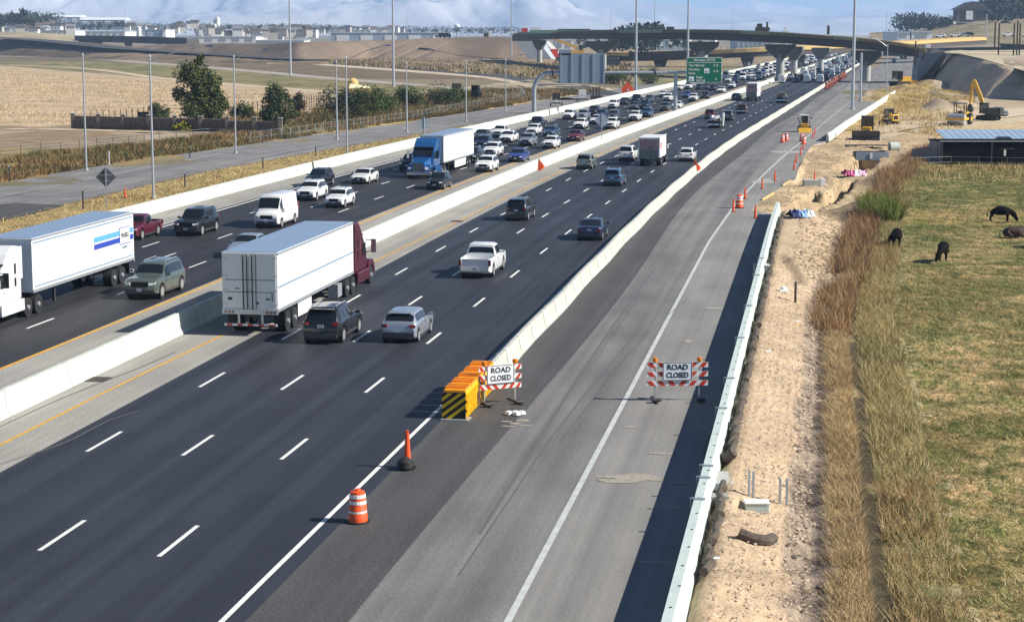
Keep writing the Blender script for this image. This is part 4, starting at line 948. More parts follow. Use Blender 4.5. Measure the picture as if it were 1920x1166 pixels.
for k in range(5):
    z = -.18 + k * .27
    pts = [(-.45, z), (.45, z + .62), (.45, z + .75), (-.45, z + .13)]
    # clip to the panel
    def clip(poly, lo, hi):
        for sgn, lim in ((1, lo), (-1, hi)):
            out = []
            for i in range(len(poly)):
                a, b = poly[i], poly[(i + 1) % len(poly)]; ia = sgn * (a[1] - lim) >= 0; ib = sgn * (b[1] - lim) >= 0
                if ia: out.append(a)
                if ia != ib: t_ = (lim - a[1]) / (b[1] - a[1]); out.append((a[0] + (b[0] - a[0]) * t_, lim))
            poly = out
            if not poly: return []
        return poly
    q = clip(pts, .03, .92)
    if len(q) > 2: MB().prism(q, .095, .105, 'y').build('chevron_stripe', M['yellow'], cush)
MB().box((.05, .3, .02), (1.05, .9, .04)).build('skid_plate', M['steel'], cush)
mb = MB()
rr_ = random.Random(9)
for k in range(26):
    y, z = 3.3 + rr_.gauss(0, .28) + k * .02, rr_.uniform(.1, .9); a = rr_.uniform(.05, .14); mb.prism([(y + a * math.cos(t), z + a * 1.3 * math.sin(t)) for t in [i * 1.05 for i in range(6)]], .478, .482 + rr_.random() * .004)
M['tarstain'] = mat('dark_scorch', (.10, .045, .02), .8); mb.build('dark_stain', M['tarstain'], cush)
cush.scale = (1.05, .78, 1.15)
# barricades
def barricade(px, py, label, wd, rz, pitch=0):
    t = thing('road_closed_barricade', label, 'barricade', G(px, py), rz)
    for sg in (-1, 1):
        MB().box((sg * wd * .36, 0, .80), (.05, .05, 1.6)).build('post', M['steel'], t)
        MB().box((sg * wd * .36, 0, .03), (.06, 1.5, .06)).build('foot', M['steel_d'], t)
        sb = MB().box((sg * wd * .36, -.45, .11), (.42, .28, .12)).build('sandbag', M['trim'], t, bevel=.05)
        l = MB().lathe([(.05, 0), (.11, .03), (.11, .17), (.05, .2)], (sg * wd * .36, .0, 1.60)); l.build('warning_light', M['amber'], t, smooth=True)
        MB().box((sg * wd * .36, 0, 1.58), (.1, .08, .05)).build('light_base', M['amber'], t)
    for zi, z in enumerate((.72, 1.10, 1.48)):
        rl_ = MB().box((0, -.04, z), (wd, .025, .21)).build('rail', M['white'], t); h = .105
        n = 6; st = wd / 2 / n * 1.0
        for k in range(n):
            if k % 2: continue
            for sg in (-1, 1):
                a = (.04 + k * st); b = a + st * .95; sh_ = .17
                q = [(sg * a, z - h), (sg * b, z - h), (sg * min(b + sh_, wd / 2), z + h), (sg * min(a + sh_, wd / 2), z + h)]
                MB().prism(q, -.062, -.054, 'y').build('stripe', M['red'], rl_)
    sg_ = MB().box((0, -.09, 1.22), (1.22, .02, .77)).build('sign_panel', M['signw'], t, bevel=.0)
    for a in ((0, 1.585, 1.18, .02), (0, .855, 1.18, .02)): MB().box((a[0], -.103, a[1]), (a[2], .008, a[3])).build('border', M['blk'], sg_)
    for x in (-.585, .585): MB().box((x, -.103, 1.22), (.02, .008, .72)).build('border', M['blk'], sg_)
    text('ROAD', .31, M['blk'], sg_, (0, -.105, 1.39), (math.pi / 2, 0, 0)); text('CLOSED', .31, M['blk'], sg_, (0, -.105, 1.06), (math.pi / 2, 0, 0), sx=.80)
    return t
M['signw'] = mat('white_sign_face', (.84, .88, .92), .4)
barricade(1269, 750, 'striped barricade with a ROAD CLOSED sign standing beside the white lane line', 2.55, .06)
barricade(937, 756, 'striped barricade with a ROAD CLOSED sign leaning against the yellow crash cushion', 1.9, .42)
# cones and drums
def cone(px, py, h=1.07, sz=1.):
    mb = thing('traffic_cone', '', 'traffic cone', GG(px, py))
    MB().prism([(.20 * math.cos(a), .20 * math.sin(a)) for a in [i * math.pi / 4 + .39 for i in range(8)]], 0, .05, 'z').build('base', M['black'], mb)
    MB().lathe([(.11, .05), (.055, h * .93), (.03, h * .93), (.05, h)], n=10).build('body', M['orange'], mb, smooth=True)
    for z in (.62, .80): MB().lathe([(.108 - .058 * z, z * h), (.104 - .058 * (z + .11), (z + .11) * h)], n=10).build('reflective_band', M['white'], mb)
    return mb
CN = [(764, 878, 1.35, 'tall orange channelizer cone weighted with a black sandbag near the nose of the crash cushion'),
 (235, 371, 1.0, 'lone orange cone on the dry grass by the grey diamond sign'),
 (1375, 398, 1.15, 'orange cone on the white line left of the orange striped drum by the parapet end'),
 (1397, 374, 1.15, 'orange cone just above the orange drum near the parapet end'),
 (1416, 410, 1.15, 'orange cone at the near end of the dug-out pavement, beside the parapet end'),
 (1429, 355, 1.1, 'orange cone on the pale slab, second up from the drum by the parapet'),
 (1453, 340, 1.1, 'orange cone on the pale slab, third up from the drum by the parapet'),
 (1489, 319, 1.15, 'orange cone at the slab edge, first of the close row of four'),
 (1493, 305, 1.1, 'orange cone at the slab edge, second of the close row of four'),
 (1501, 292, 1.1, 'orange cone at the slab edge, third of the close row of four'),
 (1506, 280, 1.1, 'orange cone at the slab edge, last of the close row before the drums'),
 (1527, 342, 1.1, 'orange cone standing on a concrete box in the sand pit'),
 (1524, 260, 1.15, 'orange cone at the parapet corner right of the skid steer'),
 (1528, 252, 1.1, 'orange cone behind the corner cone right of the skid steer')]
proto = None
for px, py, h, lab in CN:
    if proto is None: t = proto = cone(px, py, 1.07)
    else: t = copy_tree(proto); t.location = GG(px, py)
    t.scale = (h / 1.07,) * 3; t['label'] = lab; t['group'] = 'orange cones around the closed lane'
t = thing('sandbag', 'black sandbag slumped over the foot of the tall orange cone', 'sandbag', G(760, 880)); MB().lathe([(.12, 0), (.30, .08), (.28, .30), (.14, .42), (.05, .45)], n=12).build('bag', M['black'], t, smooth=True); MB().box((.24, 0, .12), (.2, .2, .2), rz=.5).build('knot', M['blk'], t, bevel=.05)
def drum(px, py):
    t = thing('traffic_drum', '', 'traffic drum', GG(px, py))
    MB().lathe([(.36, 0), (.36, .08), (.30, .08)], n=16).build('base', M['black'], t)
    MB().lathe([(.29, .06), (.285, .3), (.27, .32), (.265, .56), (.25, .58), (.245, .82), (.22, .84), (.21, .96), (.10, .99), (.09, 1.03)], n=16).build('body', M['orange'], t, smooth=True)
    for z in (.34, .60, .78): MB().lathe([(.293 - .055 * z, z), (.290 - .06 * (z + .1), z + .10)], n=16).build('reflective_band', M['white'], t)
    return t
DR = [(671, 980, 1.05, 'orange traffic drum on the white edge line at the bottom of the frame'), (1386, 391, 1.2, 'orange and white drum at the near end of the dug-out pavement'),
      (1467, 268, 1.1, 'orange drum on the end of the white lane line, left of the pair'), (1474, 265, 1.1, 'orange drum on the end of the white lane line, right of the pair'),
      (1503, 266, 1.1, 'orange drum on the slab, left of the two ahead of the skid steer'), (1507, 271, 1.1, 'orange drum on the slab, right of the two ahead of the skid steer')]
proto = None
for px, py, h, lab in DR:
    if proto is None: t = proto = drum(px, py)
    else: t = copy_tree(proto); t.location = GG(px, py)
    t.scale = (h,) * 3; t['label'] = lab; t['group'] = 'orange drums around the closed lane'
# row of small orange channelizers on the barrier by the bridge
proto = None
for k in range(9):
    s, o = 415 + k * 17, 1.9
    if proto is None:
        t = proto = thing('channelizer_panel', '', 'channelizer'); MB().box((0, 0, .75), (.9, .1, 1.4), top=(.5, 1)).build('panel', M['orange'], t); MB().box((0, -.06, .8), (.6, .02, .25)).build('reflective_band', M['white'], t); MB().box((0, 0, .04), (.9, .5, .08)).build('base', M['black'], t)
    else: t = copy_tree(proto)
    t.location = R(s, o); t.rotation_euler.z = -.6; t.scale = (1.3,) * 3
    t['label'] = 'orange channelizer along the temporary barrier under the bridge, number %s from the camera' % ordinal(k); t['group'] = 'orange channelizers leading under the bridge'
# orange flags hung over barriers
for px, py, lab in ((1016, 322, 'orange safety flag draped over the median barrier'), (1308, 325, 'orange safety flag draped over the temporary barrier')):
    p = G(px, py); t = thing('safety_flag', lab, 'flag', p, -.5)
    mb = MB(); 
    for i in range(4):
        a, b = -.35 + i * .2, -.35 + (i + 1) * .2; mb.add([(a, -.15 - .1 * (i % 2), .0 + .1 * i), (b, -.15 - .1 * ((i + 1) % 2), .1 * i), (b, .1, 1.2 - .2 * i), (a, .1, 1.35 - .2 * i)], [(0, 1, 2, 3)])
    mb.build('cloth', M['orange'], t, fix=False).location = (0, -.25, .05); MB().cyl((-.3, -.1, .2), (-.25, .05, 1.6), .03).build('staff', M['orange2'], t)
# ================================================================== signs, poles, gantry
def pole(name, lab, base, h, r0, r1, cat, grp=None):
    t = thing(name, lab, cat, base, 0, grp); MB().cyl((0, 0, 0), (0, 0, h), r0, r1, 12).build('shaft', M['steel'], t, smooth=True)
    MB().cyl((0, 0, 0), (0, 0, .25), r0 * 1.7, r0 * 1.7, 10).build('base_plate', M['conc2'], t); return t
LP = [(288, 372, 110, (112, -7), 'light pole nearest the camera behind the ramp barrier, long curved arm'), (162, 320, 107, None, 'light pole left of the nearest one, in the weeds beside the ramp'),
 (442, 288, 110, (60, -5), 'light pole between the big tree and the small tree'), (651, 290, 112, (79, -14), 'light pole behind the ramp barrier with a curved arm, left of the blue truck'),
 (632, 262, 118, None, 'light pole just left of the one with the curved arm near the blue truck'), (763, 248, 122, None, 'light pole in the chain-link fence above the blue truck'),
 (874, 228, 118, None, 'light pole above the rear of the blue truck\'s trailer'), (948, 208, 115, (28, -4), 'light pole closest to the gantry\'s left post'),
 (1662, 172, 88, (-32, -10), 'light pole on the grass mound right of the tall mast')]
for px, py, top, arm, lab in LP:
    b = G(px, py) if px < 1600 else GG(px, py); h = (py - top) * b.y / F; k = b.y / F
    t = pole('street_light', lab, b, h, .12 if b.y < 250 else .14, .075, 'street light', 'street lights along the ramp')
    MB().lathe([(.1, 0), (.13, .1), (.05, .3)], (0, 0, h), 8).build('cap', M['steel'], t)
    if arm:
        A = arm[0] * k; pts = [(0, 0, h - .3)] + [(A * u, 0, h - .3 + (-arm[1] * k + 1.0) * math.sin(u * 1.5) ) for u in (.2, .4, .6, .8, 1)]
        MB().tube(pts, .055, 6).build('arm', M['steel'], t, smooth=True); q = pts[-1]; MB().box((q[0], 0, q[2]), (.75, .32, .16), top=(.8, .7)).build('luminaire', M['chrome'], t)
HM = [(545, 141, -170, 'tall mast light left of centre above the small tree'), (738, 163, -160, 'tall mast light above the chain-link fence'), (1192, 177, -150, 'tall mast light between the grey sign back and the green sign'),
 (1289, 152, -140, 'tall mast light behind the green sign'), (1598, 205, -260, 'thickest tall mast light, standing on the grass right of the closed lane'), (959, 113, -60, 'tall mast light at the left end of the long bridge'),
 (236, 84, -60, 'tall mast light far left by the distant overpass'), (764, 80, -30, 'thin mast light behind the long embankment'), (1227, 99, -40, 'thin mast light between the two bridges'), (1145, 84, -60, 'thin mast light rising behind the long bridge at its second pier'),
 (1372, 84, -60, 'thin mast light rising behind the middle of the long bridge'), (1661, 84, -30, 'thin mast light above the right part of the bridge'), (1740, 72, -20, 'thin mast light in front of the white trailers on the hill'), (1839, 70, -20, 'thin mast light on the hill by the dark house')]
for px, py, top, lab in HM:
    b = G(px, max(py, 76)); h = min((py - top) * b.y / F, 38); r = min(.11 + .00055 * b.y, .45)
    if px == 1598: r = .36
    t = pole('mast_light', lab, b, h, r, r * .5, 'mast light', 'tall mast lights'); MB().lathe([(.3, 0), (1.1, .1), (1.1, .3), (.3, .5)], (0, 0, h - .6), 10).build('lamp_ring', M['steel'], t)
b = G(1613, 190); t = pole('sign_post', 'thick dark post standing just right of the thickest mast light', b, 10.5, .28, .26, 'post')
# sign gantry
g1, g2 = G(1003, 219), G(1266, 213); hb = (213 - 138) * g2.y / F; g1 = Vector((g1.x, g2.y, 0))
t = thing('sign_gantry', 'grey tubular sign gantry curving over the left carriageway', 'sign gantry', g1)
dx = g2.x - g1.x
pts = [(0, 0, 0), (0, 0, hb - 3.2)] + [(3.2 - 3.2 * math.cos(a), 0, hb - 3.2 + 3.2 * math.sin(a)) for a in [math.pi / 2 * k / 7 for k in range(8)]] + [(dx + 6.2, 0, hb + .05)]
MB().tube(pts[:-1], .42, 14).build('curved_post', M['gant'] if 'gant' in M else M['steel'], t, smooth=True)
MB().cyl(pts[-2], pts[-1], .36, .3, 14).build('beam', M['steel'], t, smooth=True)
for xx in (3.3, dx * .45, dx * .85): MB().cyl((xx, 0, hb), (xx + .25, 0, hb), .5, n=14).build('flange', M['steel_d'], t)
MB().cyl((dx, 0, 0), (dx, 0, hb), .38, .34, 14).build('median_post', M['steel'], t, smooth=True); MB().cyl((dx, 0, 0), (dx, 0, 1.0), .6, n=12).build('footing', M['conc2'], t)
k_ = g2.y / F
def bz(py): return (213 - py) * k_
# sign back
bx0, bx1 = (1047 - 960) * k_ - g1.x, (1133 - 960) * k_ - g1.x; z0_, z1_ = bz(162), bz(97)
M['signback'] = mat('sign_back_metal', (.30, .37, .45), .5, .3, ns=.8, na=.08)
sb = MB().box(((bx0 + bx1) / 2, -.75, (z0_ + z1_) / 2), (bx1 - bx0, .05, z1_ - z0_ - 1.0)).build('sign_back_panel', M['signback'], t)
MB().box((bx0 + 1.1, -.75, z1_ - .3), (2.3, .05, 1.0)).build('exit_tab_panel', M['signback'], sb)
for k in range(5): MB().box((bx0 + .35 + k * (bx1 - bx0 - .6) / 4, -.83, (z0_ + z1_) / 2 - .25), (.16, .12, z1_ - z0_ - .6)).build('stiffener', M['steel'], sb)
for k in range(5): MB().box((bx0 + .35 + k * (bx1 - bx0 - .6) / 4, -.5, hb), (.12, .5, .9)).build('bracket', M['steel'], t)
# green sign
sx0, sx1, sz0, sz1 = (1284 - 960) * k_, (1350 - 960) * k_, bz(156), bz(109)
t = thing('guide_sign', 'green overhead sign listing the Meridian exits', 'road sign', Vector(((sx0 + sx1) / 2, g2.y - .9, (sz0 + sz1) / 2)))
Wg, Hg = sx1 - sx0, sz1 - sz0
MB().box((0, .04, 0), (Wg, .04, Hg)).build('sign_border', M['white'], t, bevel=.0); MB().box((0, 0, 0), (Wg - .22, .05, Hg - .22)).build('sign_face', M['green'], t)
MB().box((0, -.035, Hg * .29), (Wg - .2, .02, .09)).build('divider', M['white'], t)
rx = (math.pi / 2, 0, 0); yy = -.04
text('Meridian EXITS', .62, M['white'], t, (0, yy, Hg * .385), rx)
for s_, x, z, sz in (('Ten Mile Rd', -Wg * .44, .175, .58), ('Meridian', -Wg * .44, .02, .58), ('Kuna', -Wg * .44, -.13, .58), ('Eagle', -Wg * .22, -.285, .58), ('McCall', -Wg * .22, -.42, .58)): text(s_, sz, M['white'], t, (x, yy, Hg * z), rx, align='LEFT')
for s_, z in (('2 \u00be', .175), ('4 \u00be', -.05), ('6', -.35)): text(s_, .6, M['white'], t, (Wg * .33, yy, Hg * z), rx)
for x, z, n_ in ((Wg * .07, -.03, '69'), (-Wg * .36, -.35, '55')):
    MB().box((x, -.035, Hg * z), (.95, .02, .9)).build('route_shield', M['signw'], t); text(n_, .42, M['blk'], t, (x - .05, -.055, Hg * z - .18), rx)
for sg in (-1, 1): MB().box((sg * Wg * .3, .35, .2), (.14, .6, 3.4)).build('bracket', M['steel'], t)
# diamond signs seen from the back
def diamond(px, py, top, size, lab, rz, m, zoff=0):
    b = G(px, py, zoff); h = (py - top) * b.y / F; t = thing('warning_sign', lab, 'road sign', b, rz)
    MB().box((0, 0, h / 2), (.09, .06, h)).build('post', M['steel'], t)
    s = size / 2; MB().prism([(0, -s), (s, 0), (0, s), (-s, 0)], .04, .07, 'y').build('sign_panel', m, t).location = (0, 0, h - s * 1.0)
    MB().box((0, .03, h - s * .8), (size * .55, .03, .06)).build('crosspiece', M['steel'], t); MB().box((0, .03, h - s * 1.4), (size * .4, .03, .06)).build('crosspiece', M['steel'], t)
M['dgrey'] = mat('grey_sign_back', (.12, .14, .17), .5, .3)
diamond(200, 390, 313, 1.75, 'grey back of a diamond sign on a post beside the orange cone', 0, M['dgrey'])
diamond(1128, 262, 212, 2.0, 'pale back of a diamond sign on the median barrier', .1, M['signback'], .9)
b = G(795, 252); t = thing('warning_sign', 'blue back of a small round sign at the chain-link fence', 'road sign', b, .2); MB().cyl((0, 0, 0), (0, 0, 2.6), .1, .1, 8).build('post', M['blue2'] if 'blue2' in M else M['signback'], t); MB().cyl((0, 0, 1.6), (0, .05, 1.6), .75, n=16).build('sign_panel', M['signback'], t)
for px, py, h_, lab, m in ((1043, 199, 3.0, 'portable message board trailer with a reddish panel beside the ramp', M['printr'] if 'printr' in M else M['rust']), (1092, 191, 3.0, 'portable trailer with a white panel on the new ramp', M['white'])):
    t = thing('message_trailer', lab, 'sign trailer', G(px, py)); MB().box((0, 0, .6), (1.6, 2.2, .25)).build('frame', M['steel_d'], t); MB().box((0, 0, 2.0), (1.6, .15, 1.3)).build('panel', m, t); MB().box((0, 0, 1.0), (.3, .3, 1)).build('mast', M['steel'], t); MB().box((0, .2, .85), (1.0, .8, .4)).build('battery_box', M['white'], t)
    for sg in (-1, 1): MB().cyl((sg * 1.0, 0, .4), (sg * 1.25, 0, .4), .4, n=12).build('wheel', M['tyre'], t)
t = thing('portable_sign', 'orange-red portable work sign at the foot of the tall mast', 'road sign', G(1177, 180)); MB().prism([(-1.3, .6), (1.3, .6), (1.5, 1.7), (0, 3.3), (-1.5, 1.7)], -.03, .03, 'y').build('panel', M['orange'], t); 
for sg in (-1, 1): MB().cyl((sg * .9, -.6, 0), (0, 0, 1.6), .05, n=5).build('leg', M['steel'], t)
t = thing('light_tower', 'dark pair of mobile equipment towers on the new ramp', 'light tower', G(1118, 190)); MB().box((0, 0, .8), (2.6, 1.6, .8)).build('body', M['steel_d'], t)
for x in (-.7, .1, .6): MB().box((x, 0, 1.9), (.25, .25, 2.4)).build('mast', M['steel_d'], t)
# delineator posts along the ramp grass
for px, py, h, lab in ((156, 392, 1.8, 'dark'), (347, 352, 1.6, 'dark'), (493, 317, 1.5, 'dark'), (592, 293, 1.4, 'dark'), (18, 343, 1.8, 'dark'), (356, 297, 1.5, 'dark'), (205, 310, 1.6, 'white')):
    t = thing('marker_post', {156: 'thin dark post left of the grey diamond sign', 347: 'thin dark post right of the nearest light pole', 493: 'thin dark post above the white van', 592: 'thin dark post at the barrier, left of the light pole by the blue truck', 18: 'thin dark post at the left frame edge in the weeds', 356: 'thin dark post across the ramp below the stone wall', 205: 'short white post across the ramp behind the diamond sign'}[px], 'post', G(px, py), 0, 'marker posts beside the ramp')
    MB().box((0, 0, h / 2), (.12, .1, h)).build('stake', M['white'] if lab == 'white' else M['steel_d'], t); MB().box((0, -.06, h - .12), (.1, .02, .16)).build('reflector', M['white'], t)
# ================================================================== bridges and embankments
def slab(name, tops, wd, th, m, parent, origin, step=1):
    """deck as a box section following points (x, y, ztop); wd grows away from the camera"""
    V, Fc = [], []
    for i, p in enumerate(tops):
        a, b = tops[max(i - 1, 0)], tops[min(i + 1, len(tops) - 1)]; t = Vector((b[0] - a[0], b[1] - a[1], 0)).normalized(); n = Vector((-t.y, t.x, 0))
        if n.y < 0: n = -n
        p = Vector(p) - origin
        V += [p, p + n * wd, p + n * wd - Vector((0, 0, th)), p - Vector((0, 0, th))]
    for i in range(len(tops) - 1):
        for j in range(4): Fc.append((i * 4 + j, i * 4 + (j + 1) % 4, (i + 1) * 4 + (j + 1) % 4, (i + 1) * 4 + j))
    Fc += [(0, 1, 2, 3), tuple(range(len(V) - 1, len(V) - 5, -1))]
    return MB().add(V, Fc).build(name, m, parent)
def spl(pts, n=6):
    c = [Vector(p) for p in pts]; q = []
    for i in range(len(c) - 1):
        p0, p1, p2, p3 = c[max(i - 1, 0)], c[i], c[i + 1], c[min(i + 2, len(c) - 1)]
        for t in np.linspace(0, 1, n, endpoint=False): q.append(.5 * ((2 * p1) + (p2 - p0) * t + (2 * p0 - 5 * p1 + 4 * p2 - p3) * t * t + (3 * p1 - p0 - 3 * p2 + p3) * t ** 3))
    return q + [c[-1]]
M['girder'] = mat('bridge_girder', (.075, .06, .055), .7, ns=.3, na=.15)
M['barr_dark'] = mat('dark_parapet_form', (.10, .10, .085), .8, ns=.8, na=.4)  # dark tone of the parapet formwork
M['deckg'] = mat('green_formwork', (.22, .36, .28), .7, ns=.5, na=.3)
P1 = [(960, 66, 900), (985, 62, 860), (1060, 60, 770), (1130, 58.5, 700), (1225, 58, 650), (1320, 58, 615), (1400, 60, 590), (1465, 63, 575), (1540, 68, 562), (1600, 72, 552), (1660, 78, 545), (1700, 84, 540), (1735, 93, 536)]
top = spl([at(x, y, Y) for x, y, Y in P1]); org = top[len(top) // 2].copy(); org.z = 0
br = thing('ramp_bridge', 'long curved steel bridge crossing the whole highway, still under construction', 'bridge', org)
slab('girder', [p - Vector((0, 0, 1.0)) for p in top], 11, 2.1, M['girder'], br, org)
slab('deck', [p - Vector((0, 0, .72)) + Vector((0, -.8, 0)) for p in top], 12.6, .3, M['rust'], br, org)
# parapets: pieces of dark formwork, green forms and bare rail alternate
n_ = len(top) - 1
for i in range(n_):
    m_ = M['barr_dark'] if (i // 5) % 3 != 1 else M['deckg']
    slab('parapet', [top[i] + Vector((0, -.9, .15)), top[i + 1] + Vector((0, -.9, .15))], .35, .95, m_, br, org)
    slab('back_parapet', [top[i] + Vector((0, 11, .45)), top[i + 1] + Vector((0, 11, .45))], .35, 1.1, M['formg'] if i % 3 else M['deckg'], br, org)
mb = MB()
for i in range(n_):
    for u in (0, .25, .5, .75):
        p = top[i].lerp(top[i + 1], u) - org; mb.box((p.x, p.y - 1.0, p.z - .3), (.14, .12, 1.1))
mb.build('overhang_brackets', M['form'], br)['kind'] = 'stuff'
M['capc'] = mat('deck_shade_concrete', (.17, .165, .16), .9, ns=.5, na=.2)  # shade under the deck put into the pier cap colour
def pier(parent, org, x, ytop, ybase, Y, w0, w1, lab=None):
    b = at(x, ybase, Y); b.z = 0; zt = at(x, ytop, Y).z; b = b - org; k = Y / F; h = zt
    w0 *= .8; o = MB().cyl((0, 0, 0), (0, 0, h - 3.2), w0 / 2, w0 / 2, 14).build('pier', M['conc2'], parent, smooth=True); o.rotation_euler.z = -.35; o.location = (b.x, b.y + 5.2, 0)
    MB().prism([(-w0 / 2, h - 4.4), (w0 / 2, h - 4.4), (w1 / 2, h - 1.4), (w1 / 2, h), (-w1 / 2, h), (-w1 / 2, h - 1.4)], -1.3, 1.3, 'y').build('pier_cap', M['capc'], o, bevel=.1); return o
for a in ((1130, 78, 110, 705, 4.2, 13), (1320, 79, 140, 620, 4.2, 11), (1467, 84, 150, 578, 3.4, 9.5), (1630, 96, 152, 556, 3.4, 9.5), (1012, 76, 110, 850, 3, 6)): pier(br, org, *a)
for a in ((1493, 88, 146, 600, 2.8, 6), (1543, 90, 130, 700, 3, 7)): pier(br, org, *a)
# right abutment wall of the long bridge
def solid(name, front, depth, m, parent=None, org=Vector((0, 0, 0))):
    """front: world points counter-clockwise of a face; extruded along +y"""
    n = len(front); V = [p - org for p in front] + [p - org + depth for p in front]
    return MB().add(V, [tuple(range(n)), tuple(range(2 * n - 1, n - 1, -1))] + [(i, n + i, n + (i + 1) % n, (i + 1) % n) for i in range(n)]).build(name, m, parent)
ab = thing('abutment', 'dark concrete abutment wall under the right end of the long bridge', 'abutment', G(1740, 155))
M['abut'] = mat('abutment_concrete', (.36, .39, .43), .9, ns=.4, na=.1)
solid('wall', [at(1718, 156, 540), at(1742, 152, 548), at(1768, 101, 536), at(1724, 97, 536)], Vector((2, 16, 0)), M['abut'], ab, ab.location)
solid('wing_wall', [at(1742, 152.5, 547), at(1748, 150, 549), at(1775, 101, 536), at(1768, 100.5, 536)], Vector((1, 3, 0)), M['conc2'], ab, ab.location)
ab = thing('abutment', 'sloping dark slab beneath the left end of the long bridge', 'abutment', G(1010, 113))
solid('slope_paving', [at(1035, 112, 930), at(992, 112, 930), at(965, 76, 930), at(1008, 76, 930)], Vector((3, 14, 0)), M['abut'], ab, ab.location)
solid('pale_slope', [at(1052, 112, 950), at(1036, 112, 950), at(1009, 78, 950), at(1020, 78, 950)], Vector((3, 14, 0)), M['conc2'], ab, ab.location)
# lower bridge behind
P2 = [(1130, 97, 800), (1200, 98, 790), (1300, 95, 780), (1400, 90.5, 775), (1480, 87, 780), (1560, 84, 800), (1660, 80, 850), (1760, 74, 900), (1850, 69, 940)]
top2 = spl([at(x, y, Y) for x, y, Y in P2], 4); org2 = top2[10].copy(); org2.z = 0
b2 = thing('ramp_bridge', 'lower bridge with yellow timber formwork behind the long bridge', 'bridge', org2)
slab('girder', [p - Vector((0, 0, 1.9)) for p in top2], 11, 2.0, M['girder'], b2, org2)
slab('deck_formwork', [p + Vector((0, -.6, -.2)) for p in top2], 12, 1.6, M['form'], b2, org2)
slab('dark_formwork', [p + Vector((0, -.8, .1)) for p in top2[3:9]], .3, 2.0, M['girder'], b2, org2)
for x, yt in ((1150, 108), (1405, 103), (1240, 106), (1500, 100)):
    o = pier(b2, org2, x, yt, 118, 790, 5, 6)
mb = MB()
for i in range(4, len(top2) - 1):
    for u in (0, .5): p = top2[i].lerp(top2[i + 1], u) - org2; mb.box((p.x, p.y - .4, p.z + .5), (.12, .12, 1.4))
mb.build('guard_posts', M['steel_d'], b2)['kind'] = 'stuff'
# distant overpass left
P3 = [(140, 70, 1250), (200, 70.5, 1220), (270, 72, 1200), (350, 75, 1180)]
top3 = spl([at(x, y, Y) for x, y, Y in P3], 3); org3 = top3[0].copy(); org3.z = 0
b3 = thing('overpass', 'dark distant overpass at the left end of the embankment', 'overpass', org3)
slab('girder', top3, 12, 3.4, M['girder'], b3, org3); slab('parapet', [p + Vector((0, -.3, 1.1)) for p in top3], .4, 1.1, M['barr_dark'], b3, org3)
for x in (180, 240): pier(b3, org3, x, 80, 92, 1230, 3, 6)
# embankments
def bank(name, topl, toel, m, back=60, cols=None, lab=None, rows=10, amp=.5, bd=(0, 1)):
    """face between a top polyline and a toe polyline, with a flat top running back"""
    n = len(topl); V, Cc = [], []
    for r in range(rows + 1):
        for i in range(n):
            p = toel[i].lerp(topl[i], r / rows); q = float(fbm(np.array(p.x), np.array(p.y + r), .12)); p = p + Vector((0, 0, (q - .5) * amp * (1 if 0 < r < rows else 0)))
            V.append(p)
    for i in range(n): V.append(topl[i] + Vector((bd[0] * back, bd[1] * back, 0)))
    for i in range(n): p = topl[i] + Vector((bd[0] * (back + 25), bd[1] * (back + 25), 0)); p.z = -.1; V.append(p)
    A = np.array([tuple(v) for v in V]); nn_ = fbm(A[:, 0], A[:, 1], .05); c1, c2 = cols
    cc = np.array(c1) + (np.array(c2) - np.array(c1)) * np.clip((nn_ - .4) * 4, 0, 1)[:, None]
    Fc = [(r * n + i, r * n + i + 1, (r + 1) * n + i + 1, (r + 1) * n + i) for r in range(rows + 2) for i in range(n - 1)]
    o = npmesh(name, V, Fc, m, cc, smooth=True); return tag(o, kind='structure')
M['bank'] = attr_mat('embankment_soil', ((.12, .12), (.8, .15)), .95, .6, .7, .5)
def dense(pts, n=8):
    r = []
    for a, b in zip(pts, pts[1:]): r += [tuple(np.array(a) + (np.array(b) - np.array(a)) * k / n) for k in range(n)]
    return r + [pts[-1]]
lo = dense([(-400, 62, 103), (0, 70, 104), (150, 84, 110), (240, 93, 114), (400, 103.5, 117), (480, 109, 118.5), (560, 113, 120), (640, 114.5, 121), (700, 114.2, 121)])
LT = [at(x, y, G(x, yb).y + float(np.interp(x, [240, 560, 700], [95, 60, 105]))) for x, y, yb in lo]; LB = [G(x, yb) for x, y, yb in lo]
bank('weedy_slope', LT, LB, M['bank'], 60, ((.10, .072, .045), (.25, .185, .115)), amp=1.5)
ribbon('new_ramp_road', [p + Vector((0, -7, .6)) for p in LT[::6]], [20, 20, 18, 14, 12, 12], .0, M['newroad'], True); ribbon('pale_shoulder', [p + Vector((0, 4, .5)) for p in LT[::6]], [14, 12, 10, 8, 6, 6], .0, M['paleverge'], True)
tp = dense([(250, 88), (300, 84), (400, 82), (480, 82.5), (560, 80), (640, 78), (760, 74.5), (860, 71), (940, 70), (958, 71)])
te = dense([(240, 93), (290, 96), (400, 103), (480, 109), (560, 113), (640, 113.5), (760, 113.5), (860, 113), (960, 113), (1003, 113)])
def ltY(x):
    k = min(range(len(lo)), key=lambda i: abs(lo[i][0] - x)); return LT[k].y + 3
TE = [at(x, y, ltY(x)) if x < 690 else G(x, y) for x, y in te]
bank('embankment', [at(p[0], p[1], q.y + 26) for p, q in zip(tp, TE)], TE, M['bank'], 40, ((.16, .12, .085), (.23, .17, .12)))
for i, x in enumerate((640, 690, 730, 770, 815, 850)):
    q0, q1 = at(x - 75, 110.5, 965 if x < 900 else 962), at(x, 77, 988)
    ribbon('pale_rill', [q0 + Vector((0, -1.0, .4)), (q0 + q1) / 2 + Vector((0, -1.2, .5)), q1 + Vector((0, -.6, .5))], [.9, .6, .5], .0, M['paleverge'], True)
